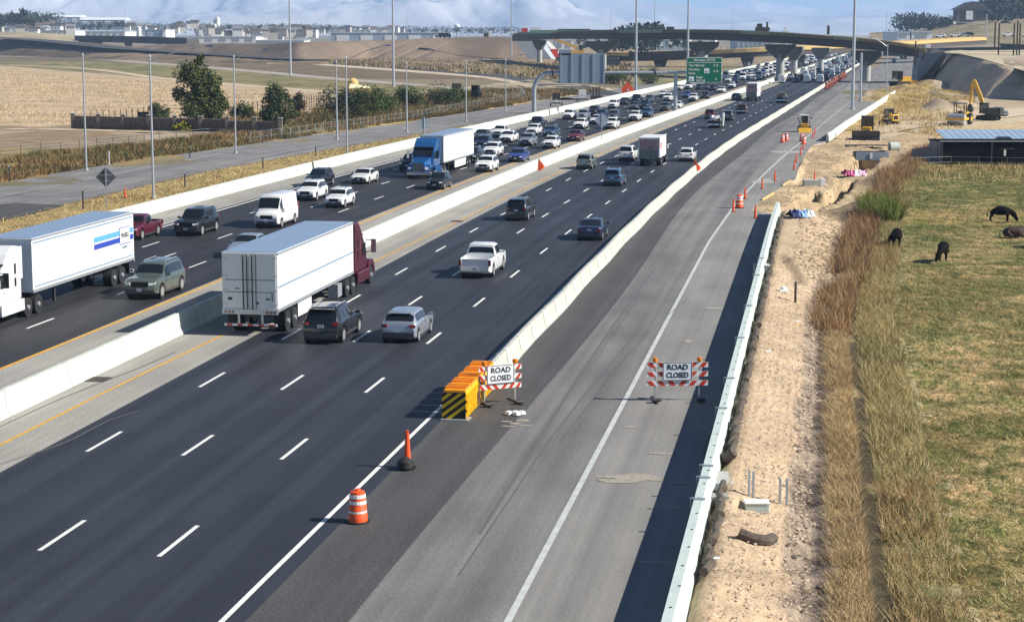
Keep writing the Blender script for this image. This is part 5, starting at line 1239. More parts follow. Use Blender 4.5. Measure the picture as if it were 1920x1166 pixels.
tp = dense([(-400, 55, 1500), (0, 61, 1330), (80, 64, 1300), (148, 70, 1280)]); 
bank('far_embankment', [at(*p) for p in tp], [at(p[0], p[1] + 12, p[2] - 60) for p in tp], M['bank'], 40, ((.42, .35, .22), (.32, .26, .16)))
# low rise in front of the embankment: rough brown slope
tp = dense([(500, 120, 900), (650, 116, 900), (800, 113.2, 900), (960, 113.2, 900), (1040, 112.5, 900)]); te = dense([(500, 121), (650, 122), (800, 131), (960, 143), (1060, 150)])
bank('rough_slope', [at(*p) for p in tp], [G(*p) for p in te], M['bank'], 20, ((.36, .27, .15), (.16, .12, .07)), amp=2.5)
# right: fill behind the abutment
tp = dense([(1770, 100, 535), (1800, 103, 520), (1840, 112, 480), (1880, 125, 440), (1930, 138, 410), (2050, 165, 370), (2300, 190, 340)]); te = dense([(1742, 154), (1760, 162), (1800, 176), (1850, 184), (1905, 186), (2000, 196), (2300, 215)])
bank('ramp_fill', [at(p[0], p[1], max(p[2], G(*q).y + 16)) for p, q in zip(tp, te)], [G(*p) for p in te], M['bank'], 60, ((.52, .39, .27), (.60, .46, .33)), amp=.5, bd=(1, .8))
tp = dense([(1772, 97, 540), (1800, 93, 560), (1850, 95, 560), (1930, 100, 540), (2200, 110, 500)]); te = dense([(1770, 100.5, 535), (1800, 103.5, 520), (1840, 112.5, 480), (1930, 138.5, 410), (2200, 180, 355)])
bank('pale_fill_top', [at(*p) for p in tp], [at(*p) + Vector((0, 0, .3)) for p in te], M['bank'], 60, ((.50, .43, .31), (.42, .35, .24)), amp=.3, bd=(1, .5))
# hill at the right with houses and trees
tp = dense([(1630, 62, 1500), (1700, 59, 1450), (1760, 50, 1400), (1830, 40, 1350), (1920, 34, 1350), (2300, 28, 1350)]); te = dense([(1630, 72, 1200), (1700, 74, 1150), (1760, 77, 1100), (1830, 80, 1000), (1920, 84, 950), (2300, 86, 900)])
bank('hill', [at(*p) for p in tp], [at(*p) for p in te], M['bank'], 300, ((.30, .24, .14), (.20, .17, .09)), amp=2, bd=(.6, 1))
# ================================================================== foothills
az = np.linspace(-.5, .5, 560); KS = 1.6; rd = np.concatenate([np.linspace(4300, 6000, 14), np.linspace(6040, 10500, 130)]) * KS
RDm, AZ = np.meshgrid(rd, az, indexing='ij'); X_ = RDm * np.sin(AZ); Y_ = RDm * np.cos(AZ)
pxa = 960 + F * np.tan(AZ)
def ridge(keys, ypix, D): return 15 + (60 - np.interp(pxa, keys, ypix)) * D / F
k1, y1 = [-2500, 0, 500, 1000, 1150, 1200, 1260, 1320, 1400, 1500, 1600, 1700, 4500], [-90, -80, -70, -45, -12, 3, 9, 17, 22, 30, 26, 24, 20]
k2, y2 = [-2500, 1100, 1300, 1340, 1370, 1405, 1440, 1480, 1520, 1560, 1600, 1650, 1750, 1840, 1920, 4500], [-20, 10, 16, 14, 7, 2, 10, 13, 17, 14, 7, 5, 1, 3, 0, -10]
zr = np.full(X_.shape, -40.)
nz = fbm(X_, Y_ * .28, 1 / 900., 6); nz2 = fbm(X_ + 900 + Y_ * .15, Y_ * .16, 1 / 300., 6); rid = 1 - np.abs(2 * nz - 1) * 1.6
for D, keys, yp, wdt in ((8200 * KS, k1, y1, 3400 * KS), (10200 * KS, k2, y2, 1500 * KS)):
    hgt = ridge(keys, yp, D); env = np.clip(1 - np.abs(RDm - D) / wdt, 0, 1); env = env * env * (3 - 2 * env)
    amp_ = np.clip(1 - np.abs(RDm - D) / (wdt * .2), 0, 1)
    mod = 1 - (1 - amp_) * (.75 * (1 - rid) + .6 * (nz2 - .3))
    zr = np.maximum(zr, hgt * env * np.clip(mod, .05, 1.2))
zr += (nz2 - .5) * 35 * np.clip((RDm - 5000 * KS) / 2500, 0, 1)
zr = np.where(RDm < 4700 * KS, -40, zr)
hc = np.array([.36, .34, .36]) + (np.array([.60, .56, .54]) - np.array([.36, .34, .36])) * np.clip((.5 * nz2 + .5 * rid * .8 - .3) * 2.5, 0, 1)[..., None]  # relief shading put into the colour: paler ridges, darker gullies
ni2, nj2 = X_.shape; id2 = np.arange(ni2 * nj2).reshape(ni2, nj2)
F2 = np.stack([id2[:-1, :-1], id2[:-1, 1:], id2[1:, 1:], id2[1:, :-1]], -1).reshape(-1, 4)
M['hill'] = attr_mat('foothill_grass', ((.0012, .12),), 1., 0)
tag(npmesh('foothills', np.stack([X_, Y_, zr], -1).reshape(-1, 3), F2[:, ::-1], M['hill'], hc.reshape(-1, 3), smooth=True), kind='structure')
# ================================================================== trees
def leaf_cloud(n, fn, size, pal, up=.4):
    V = np.zeros((n * 3, 3), np.float32); Cc = np.zeros((n * 3, 3), np.float32)
    c = fn(n); a = RNG.normal(size=(n, 3)); a /= np.linalg.norm(a, axis=1)[:, None]; b = np.cross(a, RNG.normal(size=(n, 3))); b /= np.linalg.norm(b, axis=1)[:, None]
    s = size * (.5 + RNG.random((n, 1)))
    V[0::3] = c; V[1::3] = c + a * s; V[2::3] = c + a * s * .5 + b * s * .8
    pi = RNG.integers(0, len(pal), n); col = np.array(pal)[pi] * (.75 + .5 * RNG.random((n, 1)))
    for k in range(3): Cc[k::3] = col
    return V, np.arange(n * 3).reshape(n, 3), Cc
def clumps(h, r, z0, k, rs, shape=1.):
    """clump centres spread through an egg-shaped crown"""
    out = []
    while len(out) < k:
        p = RNG.uniform(-1, 1, 3)
        if np.linalg.norm(p) < 1: out.append((p[0] * r, p[1] * r, z0 + (h - z0) * (.5 + .5 * p[2]), rs * RNG.uniform(.6, 1.3)))
    return np.array(out)
def tree(name, lab, base, h, r, pal, n=1500, z0f=.15, k=14, leaf=.28, trunk=True, cat='tree', group=None, rs=None, cl=None):
    t = thing(name, lab, cat, base, 0, group)
    cl = clumps(h, r * .78, h * z0f, k, rs or r * .42) if cl is None else cl
    def fn(n):
        i = RNG.integers(0, len(cl), n); d = RNG.normal(size=(n, 3)); d /= np.linalg.norm(d, axis=1)[:, None]; d *= (RNG.random((n, 1)) ** .45)
        q = cl[i, :3] + d * cl[i, 3:4]; q[:, 2] = np.maximum(q[:, 2], .05); return q
    V, Fc, Cc = leaf_cloud(n, fn, leaf, pal); npmesh('crown', V, Fc, M['leaf'], Cc, parent=t)
    if trunk:
        mb = MB(); mb.tube([(0, 0, -.2), (.05 * r, 0, h * .25), (0, .1, h * .55), (.1, 0, h * .85)], [h * .026, h * .02, h * .013, h * .004], 7)
        for q in cl[:7]:
            b0 = (0, 0, h * float(RNG.uniform(.15, .5))); mb.tube([b0, tuple(np.array(b0) * .4 + q[:3] * .6 + [0, 0, .2]), tuple(q[:3])], [h * .01, h * .006, h * .003], 5)
        mb.build('trunk', M['bark'], t, smooth=True)
    return t
GRN = [(.06, .085, .03), (.085, .11, .035), (.045, .065, .028), (.11, .12, .035)]
GRY = GRN + [(.17, .165, .03), (.07, .09, .03)]
b = G(372, 240)
cl = np.vstack([clumps(10.0, 3.3, 1.2, 44, 1.5), clumps(6.5, 4.2, .2, 30, 1.4) + np.array([1.0, 0, 0, 0]), np.array([(-1.5, 0, 8.7, 1.3), (.3, 0, 10.3, .7), (.6, .2, 11, .45), (-2, 0, 7.4, 1.3), (1.2, 0, 8.3, 1.2)])])
tree('large_tree', 'largest tree, broad green crown standing behind the stone wall', b, 10.5, 4, GRY, 20000, cl=cl, leaf=.32)
cl = np.vstack([clumps(6.6, 1.8, .3, 26, 1.1), clumps(3.8, 2.6, .2, 14, 1.0)])
tree('small_tree', 'second tree, dark narrow crown right of the stone wall', G(522, 238), 6.4, 2.3, GRN, 9000, cl=cl, leaf=.28)
BU = [(300, 228, 3., 2.2, GRN, 'dark grey-green bush beside the large tree behind the stone wall'), (645, 218, 5.0, 5.0, [(.03, .045, .02), (.04, .05, .025)], 'broad dark bush left of the yellow-green shed'),
 (690, 224, 4.6, 4.4, GRN, 'rounded green bush in front of the yellow-green shed'), (722, 215, 4, 3.5, [(.07, .11, .02), (.05, .08, .02)], 'bright green bush right of the dark bushes'), (765, 200, 3.2, 3.8, GRN, 'dark bush behind the fence light pole'),
 (835, 196, 3.2, 4.5, GRN, 'dark bush left of the two dark tractors'), (455, 222, 2, 2.5, GRY, 'pale scrubby bush between the two trees'), (1150, 158, 4, 5, GRN, 'dark bush right of the grey sign back'), (1218, 158, 4, 4, GRY, 'green bush left of the green sign'), (1335, 125, 5, 4, GRY, 'yellow-green bush below the lower bridge'),
 (560, 214, 3.8, 1.6, [(.12, .09, .05), (.06, .06, .03)], 'sparse brown shrub right of the second tree'), (345, 247, .9, 1.4, [(.25, .2, .02), (.12, .13, .02)], 'small yellow-green plant at the foot of the stone wall')]
for px, py, h, r, pal, lab in BU: tree('bush', lab, G(px, py), h, r, pal, int(1400 + 500 * r), .05, 16, .28, False, 'bush', 'bushes left of the highway')
# green willow-like weeds by the ramp fence
def blades(name, n, fn, h, wd, pal, lean=.35, kind='stuff', parent=None, lab=None):
    p, hh, ci = fn(n); n = len(p); hh = hh * h
    a = RNG.uniform(0, 2 * np.pi, n); ln = RNG.normal(0, lean, (n, 2)); d = np.stack([np.cos(a), np.sin(a), 0 * a], -1) * wd * (.6 + .8 * RNG.random((n, 1)))
    V = np.zeros((n * 3, 3), np.float32); V[0::3] = p - d; V[1::3] = p + d; V[2::3] = p + np.stack([ln[:, 0] * hh, ln[:, 1] * hh, hh], -1)
    col = np.array(pal)[ci % len(pal)] * (.7 + .6 * RNG.random((n, 1))); Cc = np.repeat(col, 3, 0)
    return tag(npmesh(name, V, np.arange(n * 3).reshape(n, 3), M['blade'], Cc, parent=parent), kind=kind)
def surf_pts(s, o, seed=0):
    x, y = RA(s, o); i = np.clip(np.searchsorted(S, s) - 1, 0, ni - 2); j = np.clip(np.searchsorted(Oo, o) - 1, 0, nj - 2)
    return np.stack([x, y, gz[i, j] - .02], -1)
def region(s0, s1, oa, ob, keep=None, pw=1.):
    def fn(n):
        s = s0 + (s1 - s0) * RNG.random(n) ** pw; a, b = oa(s), ob(s); o = a + (b - a) * RNG.random(n); p = surf_pts(s, o)
        nzz = fbm(p[:, 0], p[:, 1], .35, 3); nzb = fbm(p[:, 0] + 40, p[:, 1], .12, 3)
        k = keep(nzz, s, (o - a) / (b - a)) if keep else np.ones(n, bool)
        ci = ((nzb * 1.0 + RNG.random(n) * .35) * 7).astype(int)
        return p[k], (.5 + nzz[k]) * (.6 + .7 * RNG.random(int(k.sum()))), ci[k]
    return fn
def o1f(s): return 14.6 + .05 * np.clip(s - 25, 0, None) + .0003 * np.clip(s - 60, 0, None) ** 2
STRAW = [(.52, .38, .17), (.42, .29, .12), (.30, .19, .09), (.46, .36, .18), (.36, .30, .12), (.5, .4, .2), (.24, .2, .09), (.4, .33, .14)]
RUST = [(.26, .13, .06), (.36, .22, .11), (.20, .11, .06), (.42, .30, .15), (.30, .17, .09), (.34, .2, .1), (.22, .14, .07), (.4, .26, .13)]
PAST = [(.14, .16, .05), (.20, .19, .07), (.36, .31, .15), (.46, .38, .2), (.12, .14, .04), (.42, .35, .17), (.16, .17, .06), (.48, .40, .22)]
blades('dry_grass', 90000, region(-45, 120, lambda s: o1f(s) - .2, lambda s: o1f(s) + .95), .30, .010, [(.56, .42, .22), (.46, .33, .17), (.60, .46, .26), (.36, .25, .13), (.52, .38, .2)], .8)
blades('rust_weeds', 22000, region(20, 170, lambda s: o1f(s) - .8, lambda s: o1f(s) + 1.0 + .01 * s, lambda a, s, u: a > .42 - (s > 60) * .12), .85, .02, RUST, .45)
blades('tall_straw_grass', 80000, region(-45, 180, lambda s: o1f(s) + 1.45, lambda s: o1f(s) + 3.5, lambda a, s, u: (RNG.random(len(a)) > u * .5) & (a > .1 + .2 * u)), .40, .013, STRAW[:6] + [(.14, .15, .06), (.18, .18, .07), (.10, .12, .04), (.2, .2, .08)], .6)
blades('pasture_grass', 150000, region(-45, 190, lambda s: o1f(s) + 3.6, lambda s: 34 + s * .18), .15, .018, PAST, 1.2)
blades('pasture_edge_grass', 12000, region(118, 160, lambda s: o1f(s) + 2, lambda s: 60 + 0 * s), .5, .03, STRAW, .4)
# green clump
def clump_fn(n):
    c = GG(1650, 410); a = RNG.uniform(0, 6.28, n); r = 1.5 * RNG.random(n) ** .6
    return np.stack([c.x + r * np.cos(a) * .8, c.y + r * np.sin(a) * 3.2, np.full(n, c.z - .1)], -1), .5 + .6 * RNG.random(n), RNG.integers(0, 5, n)
tag(blades('green_weed_clump', 2600, clump_fn, 2.2, .035, [(.14, .20, .03), (.20, .26, .05), (.09, .13, .03), (.3, .28, .10), (.16, .19, .05)], .35, kind='thing'), 'bright green clump of tall upright weeds at the head of the ditch', 'weeds')
# ramp side vegetation
WD = [(.10, .09, .03), (.19, .10, .04), (.24, .12, .045), (.30, .21, .10), (.07, .08, .03), (.20, .12, .05), (.08, .10, .035), (.26, .16, .07)]
def wl(s): return np.interp(s, [60, 100, 140, 154, 173, 210, 233, 255, 372], [-76, -78, -83, -80, -77, -76, -66, -61.5, -58])
blades('ramp_weeds', 60000, region(60, 300, wl, lambda s: rl(s) - .3, lambda a, s, u: a > .40), .62, .05, WD, .5)
blades('verge_dry_grass', 22000, region(30, 230, lambda s: rr(s) + .2, lambda s: -41.6 + 0 * s, lambda a, s, u: a > .34), .22, .04, STRAW, .7)
blades('fence_scrub', 30000, region(215, 400, lambda s: rl(s) - 34, lambda s: rl(s) - 1, lambda a, s, u: a > .42), .9, .07, WD + [(.07, .12, .02), (.09, .13, .03)], .6)
blades('mound_grass', 16000, region(205, 400, lambda s: np.interp(s, [205, 400], [14.5, 24]), lambda s: np.interp(s, [205, 260, 400], [30, 34, 40]), lambda a, s, u: a > .46), .65, .04, [(.60, .43, .18), (.5, .35, .14), (.42, .3, .13), (.3, .22, .1), (.62, .47, .2)], .4)
# stubble rows in the harvested field
def stub_fn(n):
    poly = [G(*p) for p in [(-200, 160), (0, 130), (330, 158), (600, 182), (560, 208), (330, 240), (140, 234), (-200, 234)]]
    x = RNG.uniform(-200, -20, n); y = RNG.uniform(285, 760, n) ; k = inpoly(x, y, poly) & (fbm(x, y, .09, 3) > .36)
    p = np.stack([x, y, np.full(n, -.05)], -1)[k]; return p, .7 + .6 * RNG.random(len(p)), RNG.integers(0, 4, len(p))
blades('stubble', 70000, stub_fn, .32, .08, [(.62, .46, .25), (.50, .36, .18), (.38, .26, .13), (.66, .5, .28)], .5)
def scrub_fn(n):
    px = RNG.uniform(620, 1180, n); t = np.interp(px, [620, 760, 940, 1060, 1180], [119, 128, 140, 150, 160]); py = 112.5 + (t - 112.5) * RNG.random(n); k_ = F * H / (py - 60); x = (px - 960) / F * k_
    return np.stack([x, k_, np.full(n, -.1)], -1), .5 + .8 * RNG.random(n), RNG.integers(0, 6, n)
blades('embankment_scrub', 16000, scrub_fn, 1.5, .25, [(.36, .27, .15), (.22, .16, .08), (.12, .10, .05), (.42, .33, .2), (.16, .13, .06), (.3, .22, .12)], .5)
# rocks and clods on the berm
def clods(name, n, fn, size, pal):
    p, sc2, ci = fn(n); n = len(p); base_ = np.array([(1, 0, 0), (-1, 0, 0), (0, 1, 0), (0, -1, 0), (0, 0, 1), (0, 0, -.3)]) 
    fc = np.array([(0, 2, 4), (2, 1, 4), (1, 3, 4), (3, 0, 4)]); r = size * (.4 + RNG.random((n, 1, 1)) ** 2 * 1.6) * (.7 + .6 * RNG.random((n, 6, 1)))
    V = (p[:, None, :] + base_[None] * r * np.array([1, 1, .6])).reshape(-1, 3); Fc = (np.arange(n)[:, None, None] * 6 + fc[None]).reshape(-1, 3)
    cc = np.repeat(np.array(pal)[ci % len(pal)] * (.7 + .5 * RNG.random((n, 1))), 6, 0)
    return tag(npmesh(name, V, Fc, M['blade'], cc), kind='stuff')
SOIL = [(.46, .36, .25), (.38, .29, .20), (.52, .43, .31), (.30, .23, .16)]
clods('gravel', 30000, region(-45, 85, lambda s: 10.95 + 0 * s, lambda s: o1f(s) - .5), .036, [(.60, .47, .34), (.52, .40, .28), (.66, .53, .39), (.42, .33, .24)])
clods('soil_clods', 9000, region(40, 225, lambda s: np.where(s < 82, 12.5, re_(s) + .6), lambda s: o1f(s) + .5), .11, [(.50, .38, .24), (.40, .30, .19), (.3, .22, .14)])
clods('ditch_clods', 3500, region(-45, 100, lambda s: o1f(s) - 1.3, lambda s: o1f(s) - .1), .06, [(.15, .12, .09), (.3, .23, .17), (.45, .35, .26)])
# ================================================================== town
HW = [(.70, .70, .66), (.62, .60, .54), (.80, .80, .79), (.45, .42, .38), (.62, .64, .66)]
HM_ = [mat('house_wall_%s' % n, c, .8) for n, c in zip(('cream', 'beige', 'white', 'brown', 'grey'), HW)]; RM = [mat('house_roof_%s' % n, c, .85) for n, c in zip(('dark', 'brown', 'grey'), ((.07, .065, .07), (.14, .10, .08), (.2, .2, .21)))]
HN = ('cream', 'beige', 'white', 'brown', 'grey'); HR = ('dark', 'brown', 'grey')
rt = random.Random(21); wins = mat('house_window', (.03, .035, .05), .2)
def ztown(p, Y): return 0
def house(px, py, Y, wd, hh, dp, wi, ri, lab, grp='distant houses of the town'):
    b = at(px, py, Y); b.z -= 0; t = thing('house', lab, 'house', b, rt.uniform(-.5, .5), grp)
    MB().box((0, 0, hh / 2 - 2), (wd, dp, hh + 4)).build('wall', HM_[wi], t)
    MB().prism([(-dp / 2 - .6, hh), (dp / 2 + .6, hh), (0, hh + dp * .32)], -wd / 2 - .6, wd / 2 + .6, 'x').build('roof', RM[ri], t)
    for k in range(3): MB().box((-wd * .3 + k * wd * .3, -dp / 2 - .03, hh * .55), (wd * .12, .06, hh * .3)).build('window', wins, t)
    return t
kk = 0
zones_ = [(480, 590, 56, 70, 1500, 'between the tall mast and the long blue warehouse'), (370, 480, 56, 69, 1600, 'near the white silo'), (235, 370, 46, 60, 1900, 'around the blue-grey hall'), (0, 140, 50, 62, 1500, 'along the left frame edge above the embankment'), (600, 760, 54, 60, 2300, 'behind the long blue warehouse'), (1080, 1500, 76, 84, 1700, 'seen under the long bridge')]
for x0, x1, ya, yb, Y, where in zones_:
    nH = 14 if x1 - x0 < 300 else 9
    for i in range(nH):
        px = x0 + (x1 - x0) * (i + .5) / nH + rt.uniform(-3, 3); py = rt.uniform(ya, yb); wi, ri = rt.randrange(5), rt.randrange(3); side = ordinal(i)
        house(px, py, Y * rt.uniform(.93, 1.07), rt.uniform(5, 9), rt.uniform(1.8, 3.6), rt.uniform(5, 8), wi, ri, '%s house, %s roof, %s from left %s' % (HN[wi], HR[ri], side, where))
def hall(px0, px1, pt, pb, Y, m, lab, rm, panels=0, pm=None, name='warehouse', gab=0.):
    a, b = at(px0, pb, Y), at(px1, pb, Y); h = (pb - pt) * Y / F; wd = b.x - a.x
    t = thing(name, lab, 'warehouse' if name == 'warehouse' else 'building', Vector(((a.x + b.x) / 2, Y, a.z)), 0, 'distant warehouses of the town')
    MB().box((0, 20, h / 2 - 3), (wd, 40, h + 6)).build('wall', m, t)
    if gab: MB().prism([(-.5, h), (40.5, h), (20, h + gab)], -wd / 2 - .5, wd / 2 + .5, 'x').build('roof', rm, t)
    else: MB().box((0, 20, h + .25), (wd + .8, 40.8, .5)).build('roof', rm, t)
    for k in range(panels): MB().box((-wd / 2 + wd * (k + .5) / panels, -.1, h * .42), (wd / panels * .5, .3, h * .75)).build('wall_panel', pm, t)
    return t
WB = mat('hall_blue_grey', (.36, .44, .52), .6); WW = mat('hall_white', (.78, .80, .80), .6); WG = mat('hall_grey', (.34, .36, .37), .7); RG = mat('hall_roof', (.52, .56, .58), .6)
hall(620, 845, 63, 82, 1450, WB, 'very long blue-grey warehouse with white wall panels behind the embankment', RG, 5, WW)
hall(68, 150, 33, 44, 2400, WB, 'long pale blue hall at the top left, left half', WW, 4, WW, gab=3); hall(150, 233, 38, 48, 2350, WB, 'long pale blue hall at the top left, right half', WW, 4, WW, gab=3)
hall(272, 305, 57, 70, 1500, WB, 'blue-grey hall with a white end wall near the distant overpass', RG, 2, WB); hall(305, 311, 57, 71, 1499, WW, 'narrow white end block beside the blue-grey hall', RG)
hall(330, 480, 70, 78, 1440, WW, 'low pale hall above the embankment left of the first tall mast', RG, 6, WG); hall(480, 570, 77, 84, 1300, WW, 'low cream wall at the embankment top', RG)
hall(375, 395, 46, 53, 2000, WW, 'small white building left of the silo', RG); hall(620, 710, 57, 62, 2200, WW, 'row of white flats behind the long warehouse, left part', RG, 8, WG); hall(712, 722, 56, 62, 2200, WW, 'small white block right of the row of flats', RG)
hall(0, 70, 51, 56, 1600, WW, 'white shed roofs at the left frame edge', RG, 5, WG); hall(75, 140, 58, 63, 1450, WW, 'low white sheds left of the distant overpass', RG, 6, WG); hall(160, 235, 60, 66, 1420, WW, 'low white sheds above the distant overpass', RG, 6, WG)
hall(1225, 1290, 76, 87, 1500, WB, 'blue warehouse seen under the bridge, left of the tall mast', RG, 3, WW); hall(1380, 1450, 78, 88, 1450, WB, 'glass-fronted hall seen under the right half of the bridge', RG, 8, WG); hall(1040, 1075, 76, 90, 1300, WW, 'white panel building behind the left bridge pier', RG, 2, WG)
hall(1683, 1706, 62, 70, 1000, WW, 'white site trailer, left one on the hill road', RG, 1, WG); hall(1709, 1748, 61, 71, 1000, WW, 'white site trailer, longer right one on the hill road', RG, 1, WG)
t = thing('silo', 'white cylindrical silo on the skyline left of centre', 'silo', at(408, 58, 2200)); MB().cyl((0, 0, -5), (0, 0, 15), 3, n=14).build('tank', WW, t, smooth=True); MB().cyl((-3, 0, -5), (-3, 0, 13), 2, n=12).build('side_tank', WW, t); MB().cyl((0, 0, 15), (0, 0, 17), 3, .6, n=14).build('roof', RG, t)
t = thing('silo', 'white silo tower above the distant overpass', 'silo', at(261, 70, 1500)); MB().cyl((0, 0, -3), (0, 0, 8), 1.7, n=12).build('tank', WW, t, smooth=True); MB().box((1.8, 0, 2), (1.4, 1.4, 9)).build('elevator', WW, t)
t = thing('water_tower', 'white and grey water tower on the skyline above the embankment', 'water tower', at(857, 64, 3000)); MB().lathe([(.8, 8), (4.8, 11), (4.8, 14), (1, 16.5)], n=16).build('tank', WW, t, smooth=True); MB().lathe([(1.6, -8), (1, 0), (1, 9)], n=10).build('stem', WG, t)
t = thing('house', 'large dark house with a wide gable on the right hill', 'house', at(1822, 42, 1340)); MB().box((0, 6, 4), (22, 12, 11)).build('wall', RM[1], t); MB().prism([(-13, 9), (13, 9), (4, 14.5), (-2, 14.5)], -1, 14, 'y').build('roof', RM[0], t); MB().box((-2, -.4, 5), (5, .8, 6.5)).build('bright_window_wall', WW, t)
for k in range(3): MB().box((4 + k * 2.6, -.2, 5), (1.6, .4, 3)).build('window', wins, t)
# distant trees: single ones along the skyline
rt = random.Random(4); FT = [(.035, .05, .03), (.05, .06, .035), (.045, .05, .04)]
TZ = [(0, 60, 48, 1500, 13, 7, 'above the left frame edge', 8), (60, 240, 52, 1700, 7, 12, 'below the pale blue hall', 10), (240, 600, 58, 2000, 7, 18, 'in the town left of centre', 12), (600, 960, 61, 2600, 9, 16, 'on the skyline above the embankment', 14), (1080, 1330, 88, 1000, 7, 9, 'seen under the bridge', 8),
      (1690, 1790, 54, 1380, 9, 9, 'on the right hill left of the dark house', 8), (1850, 1960, 46, 1300, 16, 8, 'on the right hill beyond the dark house', 14), (1760, 1860, 50, 1360, 8, 6, 'below the dark house', 6)]
for x0, x1, py, Y, h, n_, where, rad in TZ:
    for i in range(n_):
        px = x0 + (x1 - x0) * (i + .5) / n_ + rt.uniform(-4, 4); hh = h * rt.uniform(.7, 1.25); tree('distant_tree', 'distant tree %s, %s from the left' % (where, ordinal(i)), at(px, py + rt.uniform(-2, 2), Y * rt.uniform(.95, 1.08)) - Vector((0, 0, 2)), hh, hh * .55, FT, 260, .1, 6, hh * .13, False, 'tree', 'distant trees')
def wood(name, x0, x1, py, Y, h, n, dp=120):
    def fn(n):
        px = RNG.uniform(x0, x1, n); k = Y / F; y = Y + RNG.uniform(0, dp, n); x = (px - 960) * k; hh = h * (.5 + fbm(x, y, .05, 2)) * RNG.random(n) ** .6
        zb = H - (np.interp(px, [x0, x1], py) - 60) * Y / F
        return np.stack([x, y, zb + hh], -1)
    V, Fc, Cc = leaf_cloud(n, fn, h * .16, FT); return tag(npmesh(name, V, Fc, M['leaf'], Cc), kind='stuff')
wood('town_trees', -60, 75, (52, 52), 1650, 12, 2500); wood('town_trees', 60, 620, (56, 62), 2100, 8, 9000, 300); wood('skyline_trees', 600, 980, (64, 66), 2700, 10, 5000, 200); wood('hill_trees', 1690, 1960, (60, 50), 1420, 11, 6000, 60); wood('underbridge_trees', 1150, 1240, (97, 97), 1010, 12, 1600, 20); wood('hill_trees', 1850, 1980, (44, 40), 1400, 18, 4000, 60)

# ================================================================== cattle
def skinned(name, V, E, Rr, m, parent=None, sub=2):
    me = bpy.data.meshes.new(name); me.from_pydata(V, E, []); me.materials.append(m); o = bpy.data.objects.new(name, me); COL.objects.link(o)
    sk = o.modifiers.new('skin', 'SKIN'); sk.use_smooth_shade = True
    for d, r in zip(me.skin_vertices[0].data, Rr): d.radius = r if isinstance(r, tuple) else (r, r)
    me.skin_vertices[0].data[0].use_root = True
    ss = o.modifiers.new('sub', 'SUBSURF'); ss.levels = sub; ss.render_levels = sub
    if parent: o.parent = parent; KIDS.setdefault(parent, []).append(o)
    return o
def cow(px, py, rz, lab, lying=False, m=None, turn=0., world=None):
    m = m or M['cow']; base_ = world or GG(px, py); t = thing('cow', lab, 'cow', base_, rz, 'cattle grazing in the pasture'); dz = -.50 if lying else 0
    V = [(-.62, 0, 1.02 + dz), (-.2, 0, .98 + dz), (.25, 0, .95 + dz), (.62, 0, 1.02 + dz), (.95, turn * .15, .82 + dz * .6), (1.22, turn * .3, .48 + dz * .1), (1.34, turn * .38, .26), (1.40, turn * .42, .12)]
    Rr = [(.31, .34), (.40, .43), (.40, .43), (.33, .38), (.20, .26), (.16, .18), (.13, .14), (.09, .09)]
    E = [(i, i + 1) for i in range(7)]
    def leg(root, pts, rs):
        k = root
        for p, r in zip(pts, rs): V.append(p); Rr.append(r); E.append((k, len(V) - 1)); k = len(V) - 1
    if not lying:
        for sg in (-1, 1):
            leg(0, [(-.66, sg * .2, .78), (-.56, sg * .21, .58), (-.74, sg * .2, .38), (-.68, sg * .2, .06)], [.16, .10, .06, .055])
            leg(3, [(.58, sg * .2, .72), (.60, sg * .19, .38), (.60, sg * .19, .06)], [.13, .065, .055])
    else:
        for sg in (-1, 1):
            leg(0, [(-.4, sg * .42, .3), (-.1, sg * .5, .1), (-.45, sg * .5, .06)], [.14, .08, .05]); leg(3, [(.6, sg * .3, .25), (.85, sg * .32, .08), (.6, sg * .34, .05)], [.12, .06, .05])
        V[5] = (1.2, .05, .75); V[6] = (1.38, .08, .62); V[7] = (1.48, .1, .5); V[4] = (.95, 0, .66)
    skinned('body', V, E, Rr, m, t)
    MB().tube([(-.90, 0, 1.08 + dz), (-.98, 0, .8 + dz * .6), (-.96, 0, max(.45 + dz, .06))], [.035, .025, .04], 6).build('tail', m, t, smooth=True)
    hx = Vector(V[5])
    for sg in (-1, 1): MB().prism([(0, -.03), (.16, -.06), (.2, 0), (.14, .05), (0, .04)], -.01, .01, 'y').build('ear', m, t).location = hx + Vector((0, sg * .02, .1))
    for c in KIDS[t]:
        if base(c) == 'ear': c.rotation_euler = (0, 0, math.pi / 2 * (1 if c == KIDS[t][-1] else -1))
    return t
cow(1874, 417, -.12, 'black cow grazing with its head down to the right, side on')
cow(1681, 463, math.radians(75), 'black cow seen from behind at the edge of the tall grass', turn=1.6)
cow(1768, 490, math.radians(-105), 'black cow facing the camera with its head down in the middle of the pasture', turn=-1.)
cow(1898, 446, math.radians(8), 'dark brown cow lying down near the right frame edge', lying=True, m=M['cowb'])
cow(1950, 466, math.radians(100), 'black cow just past the right frame edge, only its shadow reaching into view')
